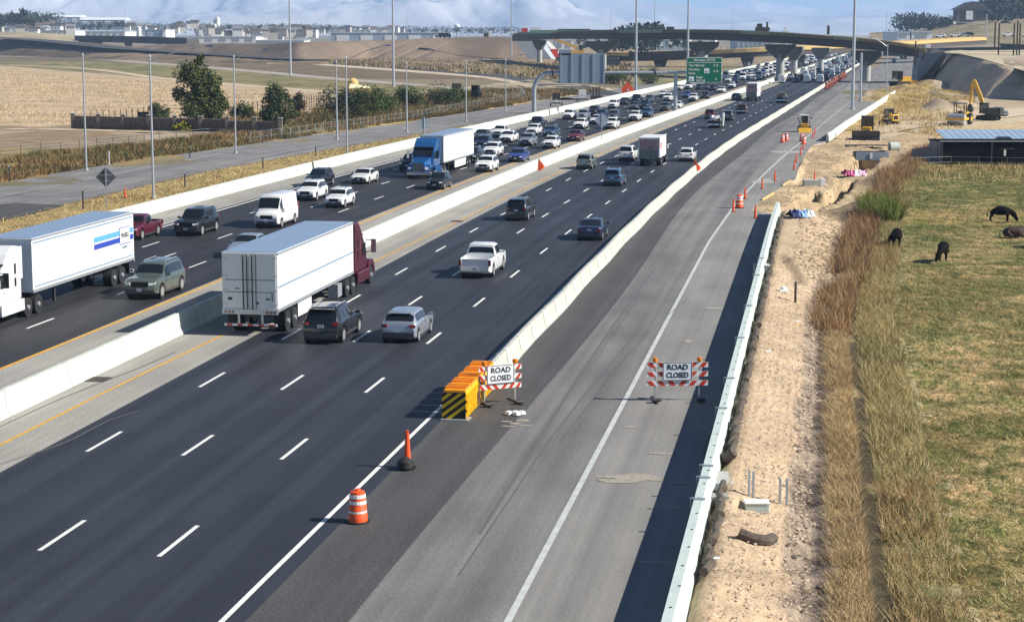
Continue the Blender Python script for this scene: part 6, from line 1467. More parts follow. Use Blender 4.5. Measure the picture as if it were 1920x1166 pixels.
# ================================================================== barn
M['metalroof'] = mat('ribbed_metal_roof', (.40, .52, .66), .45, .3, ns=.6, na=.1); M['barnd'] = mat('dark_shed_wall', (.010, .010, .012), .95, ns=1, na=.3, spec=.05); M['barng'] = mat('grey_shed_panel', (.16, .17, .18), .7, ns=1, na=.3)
p0 = at(1763, 309, 207); Xa, Xb, Yb = p0.x, 84, 207.
t = thing('open_shed', 'long low black open-fronted shed at the far end of the pasture', 'shed', (Xa, Yb, 0))
W_ = Xb - Xa; hh = 2.55
MB().box((W_ / 2, 5.5, hh / 2), (W_, .15, hh)).build('rear_wall', M['barnd'], t); MB().box((W_ / 2, 3.0, hh + .06), (W_ + .3, 6, .12), rx=-.03).build('roof', M['barnd'], t); MB().box((W_ / 2, -.02, hh + .1), (W_ + .3, .12, .12)).build('eave', M['steel'], t)
MB().box((0, 2.8, hh / 2), (.15, 5.5, hh)).build('end_wall', M['barng'], t)
sc_ = MB().box((W_ / 2, .12, hh / 2 - .05), (W_, .06, hh - .1)).build('dark_front_sheet', M['barnd'], t)  # black sheet added across the open front in place of the shaded interior
for k in range(7): MB().box((.15 + k * W_ / 6.2, -.04, hh / 2), (.14, .14, hh)).build('post', M['steel_d'], t)
for k in range(5): MB().box((-.35 - k * .42, 1.2 + k * .75, 1.05 - k * .07), (.05, .9, 2.0 - k * .14), rz=.5).build('end_panel', M['barng'], t)
MB().box((7.3, -.12, 1.35), (.25, .05, .7)).build('white_notice', M['white'], t); MB().box((7.6, -.12, 1.8), (1.5, .08, .12)).build('lintel', M['steel_d'], t)
q = at(1778, 268, 216)
t = thing('metal_barn', 'barn with a blue-grey ribbed metal roof behind the black shed', 'barn', (q.x, 216, 0)); wb = 90 - q.x
z0b, z1b = at(1778, 266, 216).z, at(1778, 243, 223).z
MB().add([(0, 0, z0b), (wb, 0, z0b), (wb, 7, z1b), (0, 7, z1b), (0, 0, z0b - .12), (wb, 0, z0b - .12), (wb, 7, z1b - .12), (0, 7, z1b - .12)], [(0, 1, 2, 3), (7, 6, 5, 4), (0, 4, 5, 1), (1, 5, 6, 2), (2, 6, 7, 3), (3, 7, 4, 0)]).build('roof', M['metalroof'], t)
for k in range(46): MB().add([(.3 + k * wb / 46, -.03, z0b + .01), (.36 + k * wb / 46, -.03, z0b + .01), (.36 + k * wb / 46, 7, z1b + .01), (.3 + k * wb / 46, 7, z1b + .01), (.33 + k * wb / 46, -.03, z0b + .03), (.33 + k * wb / 46, 7, z1b + .03)], [(0, 1, 4), (0, 4, 5, 3), (1, 2, 5, 4), (2, 3, 5)]).build('roof_rib', M['metalroof'], t)
MB().box((wb / 2, -.02, z0b - .3), (wb, .05, .35)).build('fascia', M['white'], t); MB().box((wb / 2, .2, z0b / 2 - .2), (wb, .1, z0b - .4)).build('front_wall', M['barnd'], t); MB().box((.05, 4, z0b / 2), (.1, 7, z0b)).build('side_wall', M['barng'], t)
MB().box((7, 1.4, z0b + (z1b - z0b) * .22 + .1), (1.6, 1.1, .16), rx=math.atan2(z1b - z0b, 7)).build('roof_hatch', M['blk'], t)
for px, py, h, lab in ((1783, 306, 1.5, 'first wooden post from the left before the black shed'), (1793, 306, 1.6, 'second wooden post from the left before the black shed'), (1865, 308, 1.8, 'tall wooden post before the black shed left of the frame edge'), (1737, 300, 1.0, 'short grey post left of the black shed')):
    t = thing('fence_post', lab, 'post', GG(px, py), 0, 'wooden posts by the black shed'); MB().box((0, 0, h / 2), (.14, .14, h)).build('post_timber', M['barng'], t)
for px, py in ((1846, 306), (1899, 308), (1880, 307)): tree('bush', 'dry bush against the black shed front, at %s' % {1846: 'the white notice', 1899: 'the frame edge', 1880: 'the tall wooden post'}[px], GG(px, py), 1.5, 1.1, [(.20, .16, .08), (.12, .10, .05)], 900, .05, 8, .16, False, 'bush', 'dry bushes by the black shed')
# ================================================================== construction machines
def machine_base(name, lab, cat, px, py, rz): return thing(name, lab, cat, GG(px, py), rz)
def tracks(t, L, w, h, x):
    for sg in (-1, 1):
        tr = MB().prism([(-L / 2 + h * .4, 0), (L / 2 - h * .4, 0), (L / 2, h * .45), (L / 2 - h * .3, h), (-L / 2 + h * .3, h), (-L / 2, h * .45)], sg * x - w / 2, sg * x + w / 2).build('track', M['black'], t)
        for k in range(int(L / .32)): MB().box((sg * x, -L / 2 + .2 + k * .32, h + .015), (w + .03, .1, .05)).build('track_shoe', M['steel_d'], tr)
def cab(t, x, y, z, w, d, h, frame, name='cab', canopy=False):
    c = MB()
    for sx in (-1, 1):
        for sy in (-1, 1): c.box((x + sx * (w / 2 - .05), y + sy * (d / 2 - .05), z + h / 2), (.1, .1, h))
    c.box((x, y, z + h), (w + .1, d + .1, .12)); o = c.build(name, frame, t)
    if not canopy: MB().box((x, y, z + h * .5), (w - .12, d - .12, h - .1)).build('cab_glass', M['glass'], t)
    MB().box((x, y - .05, z + .35), (.5, .5, .7)).build('seat', M['blk'], t); return o
# skid steer with white cab on the slab (faces the camera)
t = machine_base('skid_steer', 'skid steer loader with a white cab parked on the slab behind the drums', 'loader', 1508, 248, math.pi - .1)
tracks(t, 2.0, .42, .85, .78); MB().box((0, 0, .95), (1.1, 2.2, .8)).build('chassis', M['mach'], t, bevel=.05); cab(t, 0, .1, 1.25, 1.15, 1.2, 1.25, M['white']); MB().box((0, .1, 2.56), (1.35, 1.4, .14)).build('cab_roof', M['white'], t)
for sg in (-1, 1): MB().tube([(sg * .72, -1.0, 1.7), (sg * .72, .6, 1.35), (sg * .72, 1.4, .5)], .08, 6).build('lift_arm', M['steel_d'], t); MB().box((sg * .98, .2, 2.1), (.18, .1, .3)).build('mirror', M['blk'], t)
MB().prism([(1.4, .05), (2.0, .0), (1.55, .6), (1.4, .7)], -.95, .95).build('bucket', M['mach'], t)
# bulldozer
t = machine_base('bulldozer', 'bulldozer with a wide dark blade facing the camera above the trench', 'bulldozer', 1625, 262, math.pi - .25); t.scale = (1.12,) * 3
tracks(t, 3.0, .55, .95, .95); MB().box((0, .7, 1.2), (1.1, 1.7, .9)).build('hood', M['mach'], t, bevel=.06); cab(t, 0, -.6, 1.2, 1.5, 1.3, 1.75, M['steel_d'])
MB().prism([(2.0, .0), (2.25, .05), (2.05, .6), (2.25, 1.2), (2.1, 1.25), (1.85, .6)], -1.75, 1.75).build('blade', M['steel_d'], t)
for sg in (-1, 1): MB().cyl((sg * .9, .2, .5), (sg * 1.1, 1.95, .4), .11).build('push_arm', M['mach'], t); MB().cyl((sg * .4, 1.5, 1.3), (sg * .5, 2.0, .8), .07).build('cylinder_rod', M['chrome'], t)
MB().cyl((.35, .9, 1.6), (.35, .9, 2.4), .06).build('exhaust', M['steel_d'], t)
# yellow compact loader
t = machine_base('compact_loader', 'yellow compact track loader seen from behind near the dry grass mound', 'loader', 1669, 234, .5)
tracks(t, 2.2, .45, .8, .8); MB().box((.1, -.7, 1.15), (1.3, 1.1, 1.1)).build('engine_cover', M['mach'], t, bevel=.08); MB().box((.1, -1.27, 1.2), (.8, .06, .6)).build('rear_grille', M['blk'], t); cab(t, 0, .35, 1.0, 1.15, 1.2, 1.5, M['blk'])
for sg in (-1, 1): MB().tube([(sg * .75, -1.1, 1.9), (sg * .75, .5, 1.6), (sg * .75, 1.5, .5)], .09, 6).build('lift_arm', M['mach'], t)
MB().prism([(1.5, .05), (2.1, .0), (1.6, .6), (1.5, .7)], -.95, .95).build('bucket', M['steel_d'], t)
# roller
t = machine_base('soil_roller', 'yellow soil roller with a broad front drum and black canopy', 'roller', 1801, 234, math.radians(150)); t.scale = (1.25,) * 3
MB().cyl((-1.1, 1.8, .75), (1.1, 1.8, .75), .75, n=24).build('drum', M['steel'], t, smooth=True); fr = MB().box((0, 2.7, .85), (2.5, .14, .3)); fr.box((-1.2, 1.7, .85), (.14, 2.1, .3)); fr.box((1.2, 1.7, .85), (.14, 2.1, .3)); fr.build('drum_frame', M['mach'], t)
MB().box((0, -.9, 1.15), (1.3, 2.1, .9)).build('engine_cover', M['mach'], t, bevel=.08); cab(t, 0, .35, 1.1, 1.4, 1.2, 1.7, M['blk'], 'canopy', True)
for sg in (-1, 1): MB().cyl((sg * .75, -1.0, .75), (sg * 1.15, -1.0, .75), .75, n=18).build('tyre', M['tyre'], t); MB().cyl((sg * 1.1, -1.0, .75), (sg * 1.18, -1.0, .75), .35, n=12).build('rim', M['mach'], t)
# excavator
t = machine_base('excavator', 'yellow excavator with its boom raised high beside the parked pickup', 'excavator', 1853, 226, math.radians(60)); t.scale = (1.05,) * 3
tracks(t, 3.6, .55, .8, 1.1); MB().cyl((0, 0, .7), (0, 0, 1.0), .6, n=14).build('turntable', M['steel_d'], t); MB().box((0, -.6, 1.55), (2.4, 2.6, 1.0)).build('house', M['steel_d'], t, bevel=.08); MB().box((0, -1.8, 1.5), (2.3, .8, 1.1)).build('counterweight', M['blk'], t, bevel=.1); cab(t, -.75, .55, 1.1, .95, 1.3, 1.7, M['blk'])
MB().prism([(.3, 1.4), (.6, 1.2), (1.7, 3.7), (2.7, 6.2), (2.3, 6.5), (1.2, 4.1)], -.2, .2).build('boom', M['mach'], t); MB().prism([(2.3, 6.6), (2.75, 6.6), (3.1, 5.6), (3.2, 2.5), (2.95, 2.5), (2.6, 5.4)], -.17, .17).build('stick', M['mach'], t)
MB().prism([(2.9, 2.6), (3.3, 2.5), (3.4, 1.6), (2.9, 1.2), (2.5, 1.6)], -.5, .5).build('bucket', M['steel_d'], t); MB().cyl((0, .8, 1.8), (0, 1.8, 3.6), .09).build('boom_cylinder', M['chrome'], t); MB().cyl((0, 1.7, 4.9), (0, 2.6, 6.6), .08).build('stick_cylinder', M['chrome'], t)
car('pickup', 1872, 219, 'lgrey', 'pale pickup parked on the haul road right of the excavator', away=False, yaw=.5, scale=.85, group='vehicles on the construction site')
# second dozer by the abutment and machines far away
t = machine_base('bulldozer', 'yellow bulldozer working by the foot of the dark abutment', 'bulldozer', 1688, 164, math.radians(-70)); t.scale = (1.6,) * 3
tracks(t, 3.0, .55, .95, .95); MB().box((0, .8, 1.3), (1.2, 1.9, 1.0)).build('hood', M['mach'], t); cab(t, 0, -.6, 1.3, 1.4, 1.3, 1.4, M['steel_d']); MB().prism([(2.1, .0), (2.3, .05), (2.1, .6), (2.3, 1.2), (2.0, .6)], -1.7, 1.7).build('blade', M['mach'], t)
for px, py, rz, mm, lab in ((853, 184, 1.2, 'steel_d', 'dark tractor with a tall cab, left of the pair in the scrub'), (888, 188, 1.4, 'mach', 'yellow and black tractor, right of the pair in the scrub')):
    t = thing('tractor', lab, 'tractor', G(px, py), rz); t.scale = (1.15,) * 3
    MB().box((0, 1.2, 1.2), (.9, 2.0, .9)).build('hood', M[mm], t, bevel=.06); cab(t, 0, -.4, 1.2, 1.5, 1.4, 1.6, M['steel_d'])
    for sg in (-1, 1): MB().cyl((sg * .8, -.6, .9), (sg * 1.3, -.6, .9), .9, n=18).build('rear_wheel', M['tyre'], t); MB().cyl((sg * .75, 1.8, .55), (sg * 1.1, 1.8, .55), .55, n=14).build('front_wheel', M['tyre'], t)
t = thing('paving_machine', 'red machine at the foot of the pale slope under the bridge\'s left end', 'machine', G(1030, 115)); t.scale = (2.2,) * 3; MB().box((0, 0, 1.3), (5, 2, 1.1)).build('body', M['red'], t, bevel=.1); MB().box((1.2, 0, 2.3), (1.6, 1.6, 1.0)).build('cab', M['red'], t); MB().box((-1.4, 0, 2.1), (1.4, 1.4, .5)).build('hopper', M['white'], t)
for x in (-1.8, 0, 1.8): MB().cyl((x, -1.1, .5), (x, -.8, .5), .5, n=12).build('wheel', M['tyre'], t)
b = at(1078, 100, 1080); t = thing('mobile_crane', 'yellow mobile crane with its boom pointing up left, seen under the bridge', 'crane', Vector((b.x, 1080, 0))); t.scale = (1.5,) * 3
MB().box((0, 0, 2.0), (7, 2.6, 1.6)).build('carrier', M['mach'], t); MB().add([(1, -.6, 3.0), (1, .6, 3.0), (1, .6, 4.2), (1, -.6, 4.2), (-12, -.4, 8.4), (-12, .4, 8.4), (-12, .4, 9.2), (-12, -.4, 9.2)], [(0, 1, 2, 3), (4, 5, 6, 7), (0, 1, 5, 4), (1, 2, 6, 5), (2, 3, 7, 6), (3, 0, 4, 7)]).build('boom', M['mach'], t); MB().box((2.3, 0, 3.6), (1.8, 1.8, 1.6)).build('cab', M['steel_d'], t)
for x in (-2.5, -.8, 1.2, 2.8): MB().cyl((x, -1.5, .8), (x, -1.1, .8), .8, n=12).build('wheel', M['tyre'], t)
# things standing on the long bridge and the embankment
def on_deck(px, Yy, name, lab, cat, bl):
    zt = at(px, float(np.interp(px, [p[0] for p in P1], [p[1] for p in P1])), float(np.interp(px, [p[0] for p in P1], [p[2] for p in P1]))); t = thing(name, lab, cat, zt + Vector((0, Yy, -.7)))
    for nm_, c, d, m_ in bl: MB().box(c, d).build(nm_, M[m_], t)
on_deck(1432, 4, 'concrete_pump', 'dark cluster of machinery standing on the long bridge above its middle pier', 'machine', [('body', (0, 0, 1.6), (4.2, 2, 1.6), 'steel_d'), ('tank', (-.8, 0, 2.9), (1.6, 1.6, 1.2), 'steel_d'), ('arm', (1.6, 0, 3.2), (.6, .6, 1.6), 'steel_d'), ('hopper', (1.9, -.4, 1.8), (1, 1, .7), 'rust')])
on_deck(1474, 3, 'lift_platform', 'small white and green lift on the long bridge right of the dark machinery', 'lift', [('base', (0, 0, .9), (1.8, 1.4, .8), 'deckg'), ('column', (0, 0, 2), (.5, .5, 1.6), 'white'), ('panel', (.6, 0, 2), (.8, .2, .9), 'white')])
on_deck(1556, 3, 'lift_platform', 'tall narrow lift on the long bridge left of the thickest mast', 'lift', [('base', (0, 0, .9), (1.6, 1.4, .8), 'white'), ('column', (0, 0, 2.6), (.7, .7, 2.8), 'steel_d')])
on_deck(1741, 1, 'generator', 'white box on wheels at the right end of the long bridge', 'generator', [('box', (0, 0, 1.6), (1.5, 1.2, 1.1), 'white'), ('base', (0, 0, .7), (2.2, 1.2, .6), 'steel_d'), ('leg', (.7, 0, .2), (.2, .8, .8), 'deckg')])
on_deck(1258, 3, 'container', 'dark container on the long bridge left of the green-sign mast', 'container', [('box', (0, 0, 1.1), (2.6, 2, 1.9), 'steel_d')])
on_deck(1050, 4, 'material_stack', 'long dark stack of formwork on the left part of the long bridge', 'formwork stack', [('stack', (0, 0, .9), (26, 2, 1.2), 'formg'), ('top_layer', (6, 0, 1.7), (14, 1.6, .5), 'rust')])
t = thing('truck', 'red and white truck at the far left end of the long bridge', 'truck', at(990, 64, 885)); MB().box((-1.6, 0, 1.5), (3, 2.2, 2.6)).build('cab', M['red'], t); MB().box((3.6, 0, 1.7), (5, 2.2, 2.8)).build('box', M['white'], t)
for x in (-1.6, 2, 5): MB().cyl((x, -1.2, .1), (x, -.8, .1), .6, n=10).build('wheel', M['tyre'], t)
t = thing('dump_truck', 'black truck on top of the embankment below the water tower', 'truck', at(832, 72, 985)); MB().box((0, 0, 1.7), (5.4, 2.4, 2.2)).build('body', M['blk'], t, bevel=.1); MB().box((3.3, 0, 1.3), (1.6, 2.2, 1.6)).build('cab', M['steel_d'], t); MB().box((-3.6, 0, .9), (1.6, 1.2, 1.0)).build('hitch', M['steel_d'], t)
for x in (-1.8, .3, 3.2): MB().cyl((x, -1.3, .5), (x, -.9, .5), .5, n=10).build('wheel', M['tyre'], t)
t = thing('site_board', 'white upright board on top of the embankment', 'board', at(920, 70, 970)); MB().box((0, 0, 1.8), (2.0, .2, 3.2)).build('panel', M['white'], t); MB().box((-2.4, .4, 1.2), (2.6, 1.6, 2.2)).build('dark_container', M['steel_d'], t)
t = thing('shed', 'small pale yellow-green shed roof among the bushes', 'shed', G(672, 186)); k = G(672, 186).y / F; MB().box((0, 2.5, 1.2), (38 * k * 1.0, 5, 2.4)).build('wall', M['form'], t); M['shed'] = mat('pale_shed_roof', (.62, .62, .38), .7); MB().add([(-19 * k, -.3, 1.6), (19 * k, -.3, .9), (19 * k, 5.3, 2.6), (-19 * k, 5.3, 3.3)], [(0, 1, 2, 3)]).build('roof', M['shed'], t)
t = thing('water_slide', 'small orange and white object standing above the pale shed', 'tank', G(662, 176)); MB().lathe([(1.2, 0), (1.5, 1.5), (1.2, 3.2), (.4, 3.8)], n=10).build('tank', M['form'], t, smooth=True); t.name = 'orange_tank'
# ================================================================== stone wall and fences
t0 = G(138, 241); t1 = G(528, 251)
t = thing('stone_wall', 'rough brown stone wall with square pillars at the edge of the stubble field', 'stone wall', t0)
xs = [138, 188, 236, 285, 334, 382, 431, 480, 526]; rs = random.Random(8)
for i, x in enumerate(xs):
    p = t0.lerp(t1, (x - 138) / 390); p.z = 0; q = p - t0
    mb = MB().box((q.x, q.y - .1, 1.15), (.62, .62, 2.3)).build('pillar', M['stone'], t, bevel=.04); MB().box((q.x, q.y - .1, 2.34), (.74, .74, .10)).build('cap_stone', M['conc2'], mb)
    if i < len(xs) - 1:
        p2 = t0.lerp(t1, (xs[i + 1] - 138) / 390) - t0; hh = 2.0 if i < 6 else 1.8; mb = MB(); n = 13
        for r_ in range(6):
            for c_ in range(n):
                u = (c_ + .5 + (.3 if r_ % 2 else 0)) / (n + .6); a = Vector(q).lerp(Vector(p2), u); mb.box((a.x, a.y + rs.uniform(-.05, .05), (r_ + .5) * hh / 6), ((p2 - q).length / n * .94, .34, hh / 6 * .93))
        mb.box(((q.x + p2.x) / 2, (q.y + p2.y) / 2, hh / 2), ((p2 - q).length, .22, hh - .02), rz=math.atan2(p2.y - q.y, p2.x - q.x))
        o = mb.build('stone_panel', M['stone'], t); o['kind'] = 'stuff'
M['fencew'] = mat('fence_wire', (.17, .18, .18), .7, .2)
def fence(name, lab, pts, step, h, pr, m, wires=3, mesh=None, wm=None):
    P_ = [G(*p) for p in pts]; t = thing(name, lab, 'fence', P_[0]); d = 0; seg = []
    for a, b in zip(P_, P_[1:]): seg.append((a, b, (b - a).length))
    tot = sum(s[2] for s in seg); n = int(tot / step); ps = []
    for i in range(n + 1):
        d = i * tot / n; k = 0
        while k < len(seg) - 1 and d > seg[k][2]: d -= seg[k][2]; k += 1
        ps.append(seg[k][0].lerp(seg[k][1], min(d / seg[k][2], 1)) - P_[0])
    p0_ = None
    for q in ps:
        if p0_ is None: p0_ = o = MB().cyl((0, 0, 0), (0, 0, h), pr, pr, 6).build('post', m, t)
        else: o = p0_.copy(); COL.objects.link(o); o.parent = t
        o.location = (q.x, q.y, gh(q.x + P_[0].x, q.y + P_[0].y))
    for w_ in range(wires):
        z = h * (w_ + 1) / wires - .05; mb = MB()
        for a, b in zip(ps, ps[1:]): mb.cyl((a.x, a.y, z), (b.x, b.y, z), .02 if not mesh else .03, n=4, cap=False)
        mb.build('wire', wm or M['steel'], t)
    if mesh:
        mb = MB()
        for a, b in zip(ps, ps[1:]):
            L = (b - a).length; k = max(1, int(L / mesh))
            for i in range(k):
                u, v = a.lerp(b, i / k), a.lerp(b, (i + 1) / k)
                for (p, q, z0, z1) in ((u, v, 0, h * .5), (u, v, h * .5, h), (v, u, 0, h * .5), (v, u, h * .5, h)):
                    w2 = .009; mb.add([(p.x, p.y, z0), (p.x, p.y, z0 + w2 * 2), (q.x, q.y, z1 + w2 * 2), (q.x, q.y, z1)], [(0, 1, 2, 3)])
        mb.build('chain_link', M['fencew'], t, fix=False)['kind'] = 'stuff'
    return t
fence('chain_link_fence', 'grey chain-link fence curving along the ramp edge toward the gantry', [(470, 268), (540, 259), (650, 243), (770, 226), (880, 205), (950, 192), (985, 182), (975, 175), (900, 168)], 3.2, 1.5, .04, M['steel'], 2, .3, M['fencew'])
fence('wire_fence', 'post and wire fence between the rusty weeds and the bare field', [(0, 292), (160, 278), (300, 264), (400, 256), (470, 262)], 3.6, 1.2, .045, M['steel_d'])
fence('post_row', 'row of bare wooden posts behind the left half of the stone wall', [(160, 232), (270, 226)], 1.25, 2.2, .09, M['wood'], 0); fence('post_row', 'row of bare wooden posts in the stubble between the two trees', [(448, 212), (492, 213)], .9, 2.2, .09, M['wood'], 0); fence('post_row', 'row of bare wooden posts right of the second tree', [(562, 202), (606, 198)], 1.1, 2.4, .09, M['wood'], 0)
0 and fence('wire_fence', 'sagging wire fence in the ditch beside the dry grass', [(1592, 1120), (1572, 900), (1560, 760), (1552, 640), (1552, 560)], 4.2, 1.0, .03, M['rust'], 2)
fence('wire_fence', 'wire fence with dark posts along the pasture\'s far edge', [(1700, 316), (1780, 313), (1940, 316)], 3., 1.2, .05, M['wood'], 2)
t = thing('dark_gate', 'small black gate panel behind the stone wall by the nearest light pole', 'gate', G(269, 231)); MB().box((0, 0, 1.0), (1.9, .3, 1.7)).build('panel', M['blk'], t)
# ================================================================== details beside the new wall
M['wattle'] = mat('straw_wattle', (.10, .08, .062), .95, ns=6, na=.4, bump=.6, bs=8)
wa = thing('straw_wattle', 'long brown straw wattle lying at the foot of the new wall', 'erosion wattle', R(-40, 11.2)); rs = random.Random(2); s = -44
while s < 74:
    e = s + rs.uniform(2.5, 4.5)
    if not (-13.5 < s < -10.5 or -31 < s < -24):
        pts = [(lambda q: (q.x - wa.location.x, q.y - wa.location.y, gh(q.x, q.y) + .16 + rs.uniform(-.03, .05)))(R(v, 11.16 + rs.uniform(-.10, .12))) for v in np.arange(s, e + .3, .45)]
        MB().tube(pts, [.12 + rs.uniform(-.012, .012) for _ in pts], 7).build('wattle_roll', M['wattle'], wa, smooth=True)
    s = e
def tubething(name, lab, cat, pix, r, m, z=.15):
    P_ = [GG(*p) for p in pix]; t = thing(name, lab, cat, P_[0]); pts = spl([p - P_[0] + Vector((0, 0, z)) for p in P_], 5); MB().tube(pts, r, 9).build('roll', m, t, smooth=True); return t
tubething('wattle_roll', 'loose wattle roll curled into a hook against the wall', 'erosion wattle', [(1337, 835), (1336, 855), (1343, 872), (1358, 873), (1376, 862)], .19, M['wattle'], .28)
tubething('wattle_roll', 'short wattle roll lying across the gravel below the survey stakes', 'erosion wattle', [(1385, 1008), (1410, 1018), (1435, 1022), (1449, 1018)], .17, M['wattle'])
def small(name, lab, cat, px, py, bl, rz=0, sc_=1):
    t = thing(name, lab, cat, GG(px, py), rz); t.scale = (sc_,) * 3
    for nm_, c, d, m_ in bl: MB().box(c, d).build(nm_, M[m_], t, bevel=.02)
    return t
small('catch_basin', 'pale concrete catch basin box behind the new wall', 'catch basin', 1427, 520, [('box', (0, 0, .35), (.9, .8, .8), 'conc2'), ('lid', (0, 0, .78), (1.0, .9, .06), 'conc')])
small('concrete_block', 'pale concrete pad beside the hooked wattle roll', 'concrete block', 1352, 912, [('block', (0, 0, .06), (.8, 2.6, .3), 'conc2')], -HD)
small('concrete_block', 'whitish block at the foot of the pale pad beside the wall', 'concrete block', 1342, 945, [('block', (0, 0, .14), (.8, .5, .35), 'lite')])
small('pale_tub', 'pale blue tub half sunk among the survey stakes', 'tub', 1418, 955, [('tub', (0, 0, .1), (.75, .5, .3), 'conc_g'), ('rim', (0, 0, .26), (.8, .55, .04), 'white')])
for px, py, lab in ((1404, 930, 'leftmost of the three grey survey stakes in the gravel'), (1412, 932, 'middle of the three grey survey stakes in the gravel'), (1462, 945, 'thick pair of grey stakes right of the pale blue tub')):
    small('survey_stake', lab, 'stake', px, py, [('stake', (0, 0, .4), (.08, .08, .9), 'steel')] + ([('stake', (.22, 0, .4), (.08, .08, .9), 'steel'), ('crossbar', (.11, 0, .6), (.3, .04, .05), 'steel')] if px > 1450 else []))
small('standpipe', 'dark standpipe sticking up in the little gully', 'pipe', 1491, 568, [('pipe', (0, 0, .55), (.12, .12, 1.3), 'steel_d')]); small('plastic_sheet', 'crumpled pale plastic sheet in the little gully', 'plastic sheet', 1467, 548, [('sheet', (0, 0, .1), (.7, .35, .15), 'conc_g'), ('fold', (.2, .1, .2), (.3, .25, .12), 'white')], .6)
for px, py, m_, lab in ((1496, 603, 'white', 'white scrap on the gravel, upper one'), (1498, 610, 'form', 'orange scrap just below the upper white scrap'), (1440, 660, 'white', 'white scrap halfway down the gravel slope'), (1340, 1048, 'white', 'small white strip on the gravel at the bottom'), (1522, 465, 'white', 'pale scrap on the bare soil below the blue tarp')): small('scrap', lab, 'litter', px, py, [('scrap', (0, 0, .03), (.28, .14, .05), m_)], .4)
# torn sandbags on the asphalt
t = thing('torn_sandbag', 'torn white sandbag lying on the asphalt right of the leaning barricade', 'sandbag', G(968, 778)); rs = random.Random(6)
for k in range(5): MB().lathe([(.05, 0), (.17, .03), (.13, .14), (.04, .17)], (rs.uniform(-.3, .35), rs.uniform(-.15, .15), 0), 8).build('bag_lump', M['white'], t, smooth=True)
for i, a in enumerate(((950, 790, .3, .14), (955, 799, .35, .12), (980, 788, .3, .25), (985, 798, .38, .12), (968, 794, .25, .2))): blob('spilled_sand', *a, M['stain'], z=.0075 + i * .0006)
# tarps, trench shield, culvert
def tarp(name, lab, px, py, cols, w, rz=0):
    t = thing(name, lab, 'tarp', GG(px, py), rz); r = random.Random(px)
    for i, c in enumerate(cols):
        n = 7; V = [(w * (i / len(cols) - .5) * 1.0 + x * w / len(cols) / (n - 1) * 1.3 + r.uniform(-.05, .05), y * .28 - .8, max(.02, .62 * math.sin(math.pi * y / (n - 1)) * (.6 + .4 * r.random()) + r.uniform(0, .15))) for y in range(n) for x in range(n)]
        MB().add(V, [(y * n + x, y * n + x + 1, (y + 1) * n + x + 1, (y + 1) * n + x) for y in range(n - 1) for x in range(n - 1)]).build('fold', c, t, fix=False)
    return t
MP, MBl, MDb = mat('pink_tarp', (.62, .12, .30), .5), mat('light_blue_tarp', (.30, .52, .82), .45), mat('dark_blue_tarp', (.03, .04, .14), .5)
tarp('tarp_heap', 'pink and white tarp heaped over the trench edge', 1600, 330, [mat('magenta_tarp', (.30, .02, .10), .5), MP, M['white'], mat('pale_pink_tarp', (.75, .45, .58), .5)], 2.3); tarp('tarp_heap', 'blue and white tarp bundle near the parapet end', 1500, 408, [MDb, MBl, M['white']], 1.7, .3); tarp('tarp_heap', 'small pale blue sheet under the pink tarp', 1604, 336, [MBl], 1.3)
small('trench_shield', 'grey steel trench shield in the pit below the bulldozer', 'trench shield', 1634, 294, [('near_panel', (0, -.6, .1), (4.0, .12, 1.0), 'signback'), ('far_panel', (0, 1.4, .1), (4.0, .12, 1.0), 'steel_d'), ('spreader', (-.3, .4, .2), (.14, 2.0, .14), 'steel'), ('white_post', (-.2, -.7, .1), (.3, .1, .7), 'white')])
small('steel_plate', 'long flat steel plate at the head of the trench', 'steel plate', 1625, 276, [('plate', (0, 0, .25), (5.5, 1.6, .08), 'rust')])
t = thing('culvert_pipe', 'short pale culvert pipe right of the trench shield', 'pipe', GG(1673, 284)); MB().cyl((-.4, 0, .55), (.8, .2, .55), .62, n=18).build('pipe_wall', M['conc_g'], t, smooth=True); MB().cyl((-.42, 0, .55), (-.38, 0, .55), .5, n=18).build('bore', M['blk'], t)
small('inlet_box', 'concrete inlet box in the sand pit under an orange cone', 'inlet box', 1525, 348, [('box', (-.2, 0, .25), (1.6, 1.0, .6), 'conc2'), ('white_end', (.9, 0, .3), (.5, .9, .7), 'white')])
for px, py, a, rz in ((1440, 370, 7.5, .55), (1475, 345, 6, .55)): small('kerb_form', 'low timber form board along the broken slab edge, %s one' % ('nearer' if px < 1450 else 'farther'), 'form board', px, py, [('board', (0, 0, .06), (.12, a, .25), 'form')], -.28)
for px, py, h, lab in ((1911, 78, 9, 'first'), (1790, 0, 0, ''), ):
    if h: pass
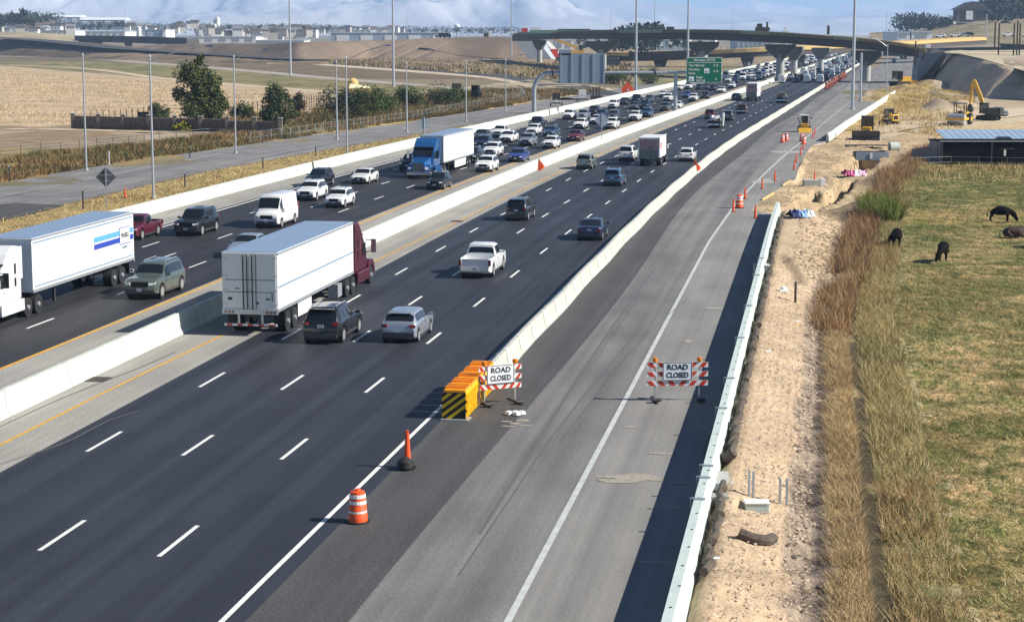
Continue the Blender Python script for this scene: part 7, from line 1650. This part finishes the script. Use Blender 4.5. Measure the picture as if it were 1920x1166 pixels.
for px, py, h, lab in ((1716, 112, 6, 'tall thin dark post at the abutment top'), (1865, 82, 7, 'thin dark post on the hill road, left of the dark group'), (1872, 98, 9, 'dark post on the hill road beside the first'), (1900, 104, 10, 'left post of the three dark posts near the right frame edge'), (1906, 106, 11, 'middle post of the three dark posts near the right frame edge'), (1911, 104, 10, 'right post of the three dark posts near the right frame edge')):
    b = at(px, py, 520); t = thing('steel_post', lab, 'post', b); MB().box((0, 0, h * .45 - 1), (.35, .35, h + 1)).build('post_section', M['rust'], t)
t = thing('traffic_signal', 'signal mast with a long arm on the hill road at the upper right', 'traffic signal', at(1849, 72, 800)); MB().cyl((0, 0, 0), (0, 0, 10.5), .25, .2, 10).build('mast', M['steel'], t); MB().cyl((0, 0, 6.4), (-13, 0, 6.9), .16, .1, 8).build('arm', M['steel'], t); MB().box((-14, 0, 6.6), (1.2, .2, 1.3)).build('sign_panel', M['white'], t)
for i, (px, py, c, k) in enumerate(((1890, 69, 'white', 'pickup'), (1925, 70, 'white', 'suv'), (1762, 71, 'white', 'suv'), (1790, 70, 'pearl', 'suv'), (1808, 69, 'silver', 'suv'), (1815, 67, 'black', 'sedan'))):
    t = car(k, 0, 0, c, '%s standing on the hill road, %s from the left of that row' % ({'pickup': 'white pickup', 'suv': 'pale suv', 'sedan': 'dark car'}[k], ('fifth', 'sixth', 'first', 'second', 'third', 'fourth')[i]), low=True, s=500 + i, o=60, group='vehicles on the hill road'); t.location = at(px, py, 780); t.rotation_euler.z = math.pi / 2
for i, (px, py, c, k) in enumerate(((1683, 112, 'white', 'suv'), (1690, 110, 'black', 'pickup'), (1697, 111, 'navy', 'suv'), (1676, 117, 'grey', 'sedan'))):
    t = car(k, 0, 0, c, 'small vehicle waiting on the side road beyond the bridge, %s from the left' % ('second', 'third', 'fourth', 'first')[i], low=True, s=500, o=60 + i, group='vehicles on the side road'); t.location = G(px, py, .02); t.rotation_euler.z = 2.9
# ================================================================== air
hz = MB().box((0, 9000, 330), (30000, 18400, 760)).build('haze', bpy.data.materials.new('haze_air'))
hm = hz.data.materials[0]; hm.use_nodes = True; hm.node_tree.nodes.remove(hm.node_tree.nodes['Principled BSDF'])
pv = hm.node_tree.nodes.new('ShaderNodeVolumePrincipled'); pv.inputs['Color'].default_value = (.44, .66, 1, 1); pv.inputs['Density'].default_value = .00011; pv.inputs['Anisotropy'].default_value = 0
hm.node_tree.links.new(pv.outputs[0], hm.node_tree.nodes['Material Output'].inputs['Volume']); tag(hz, kind='stuff')
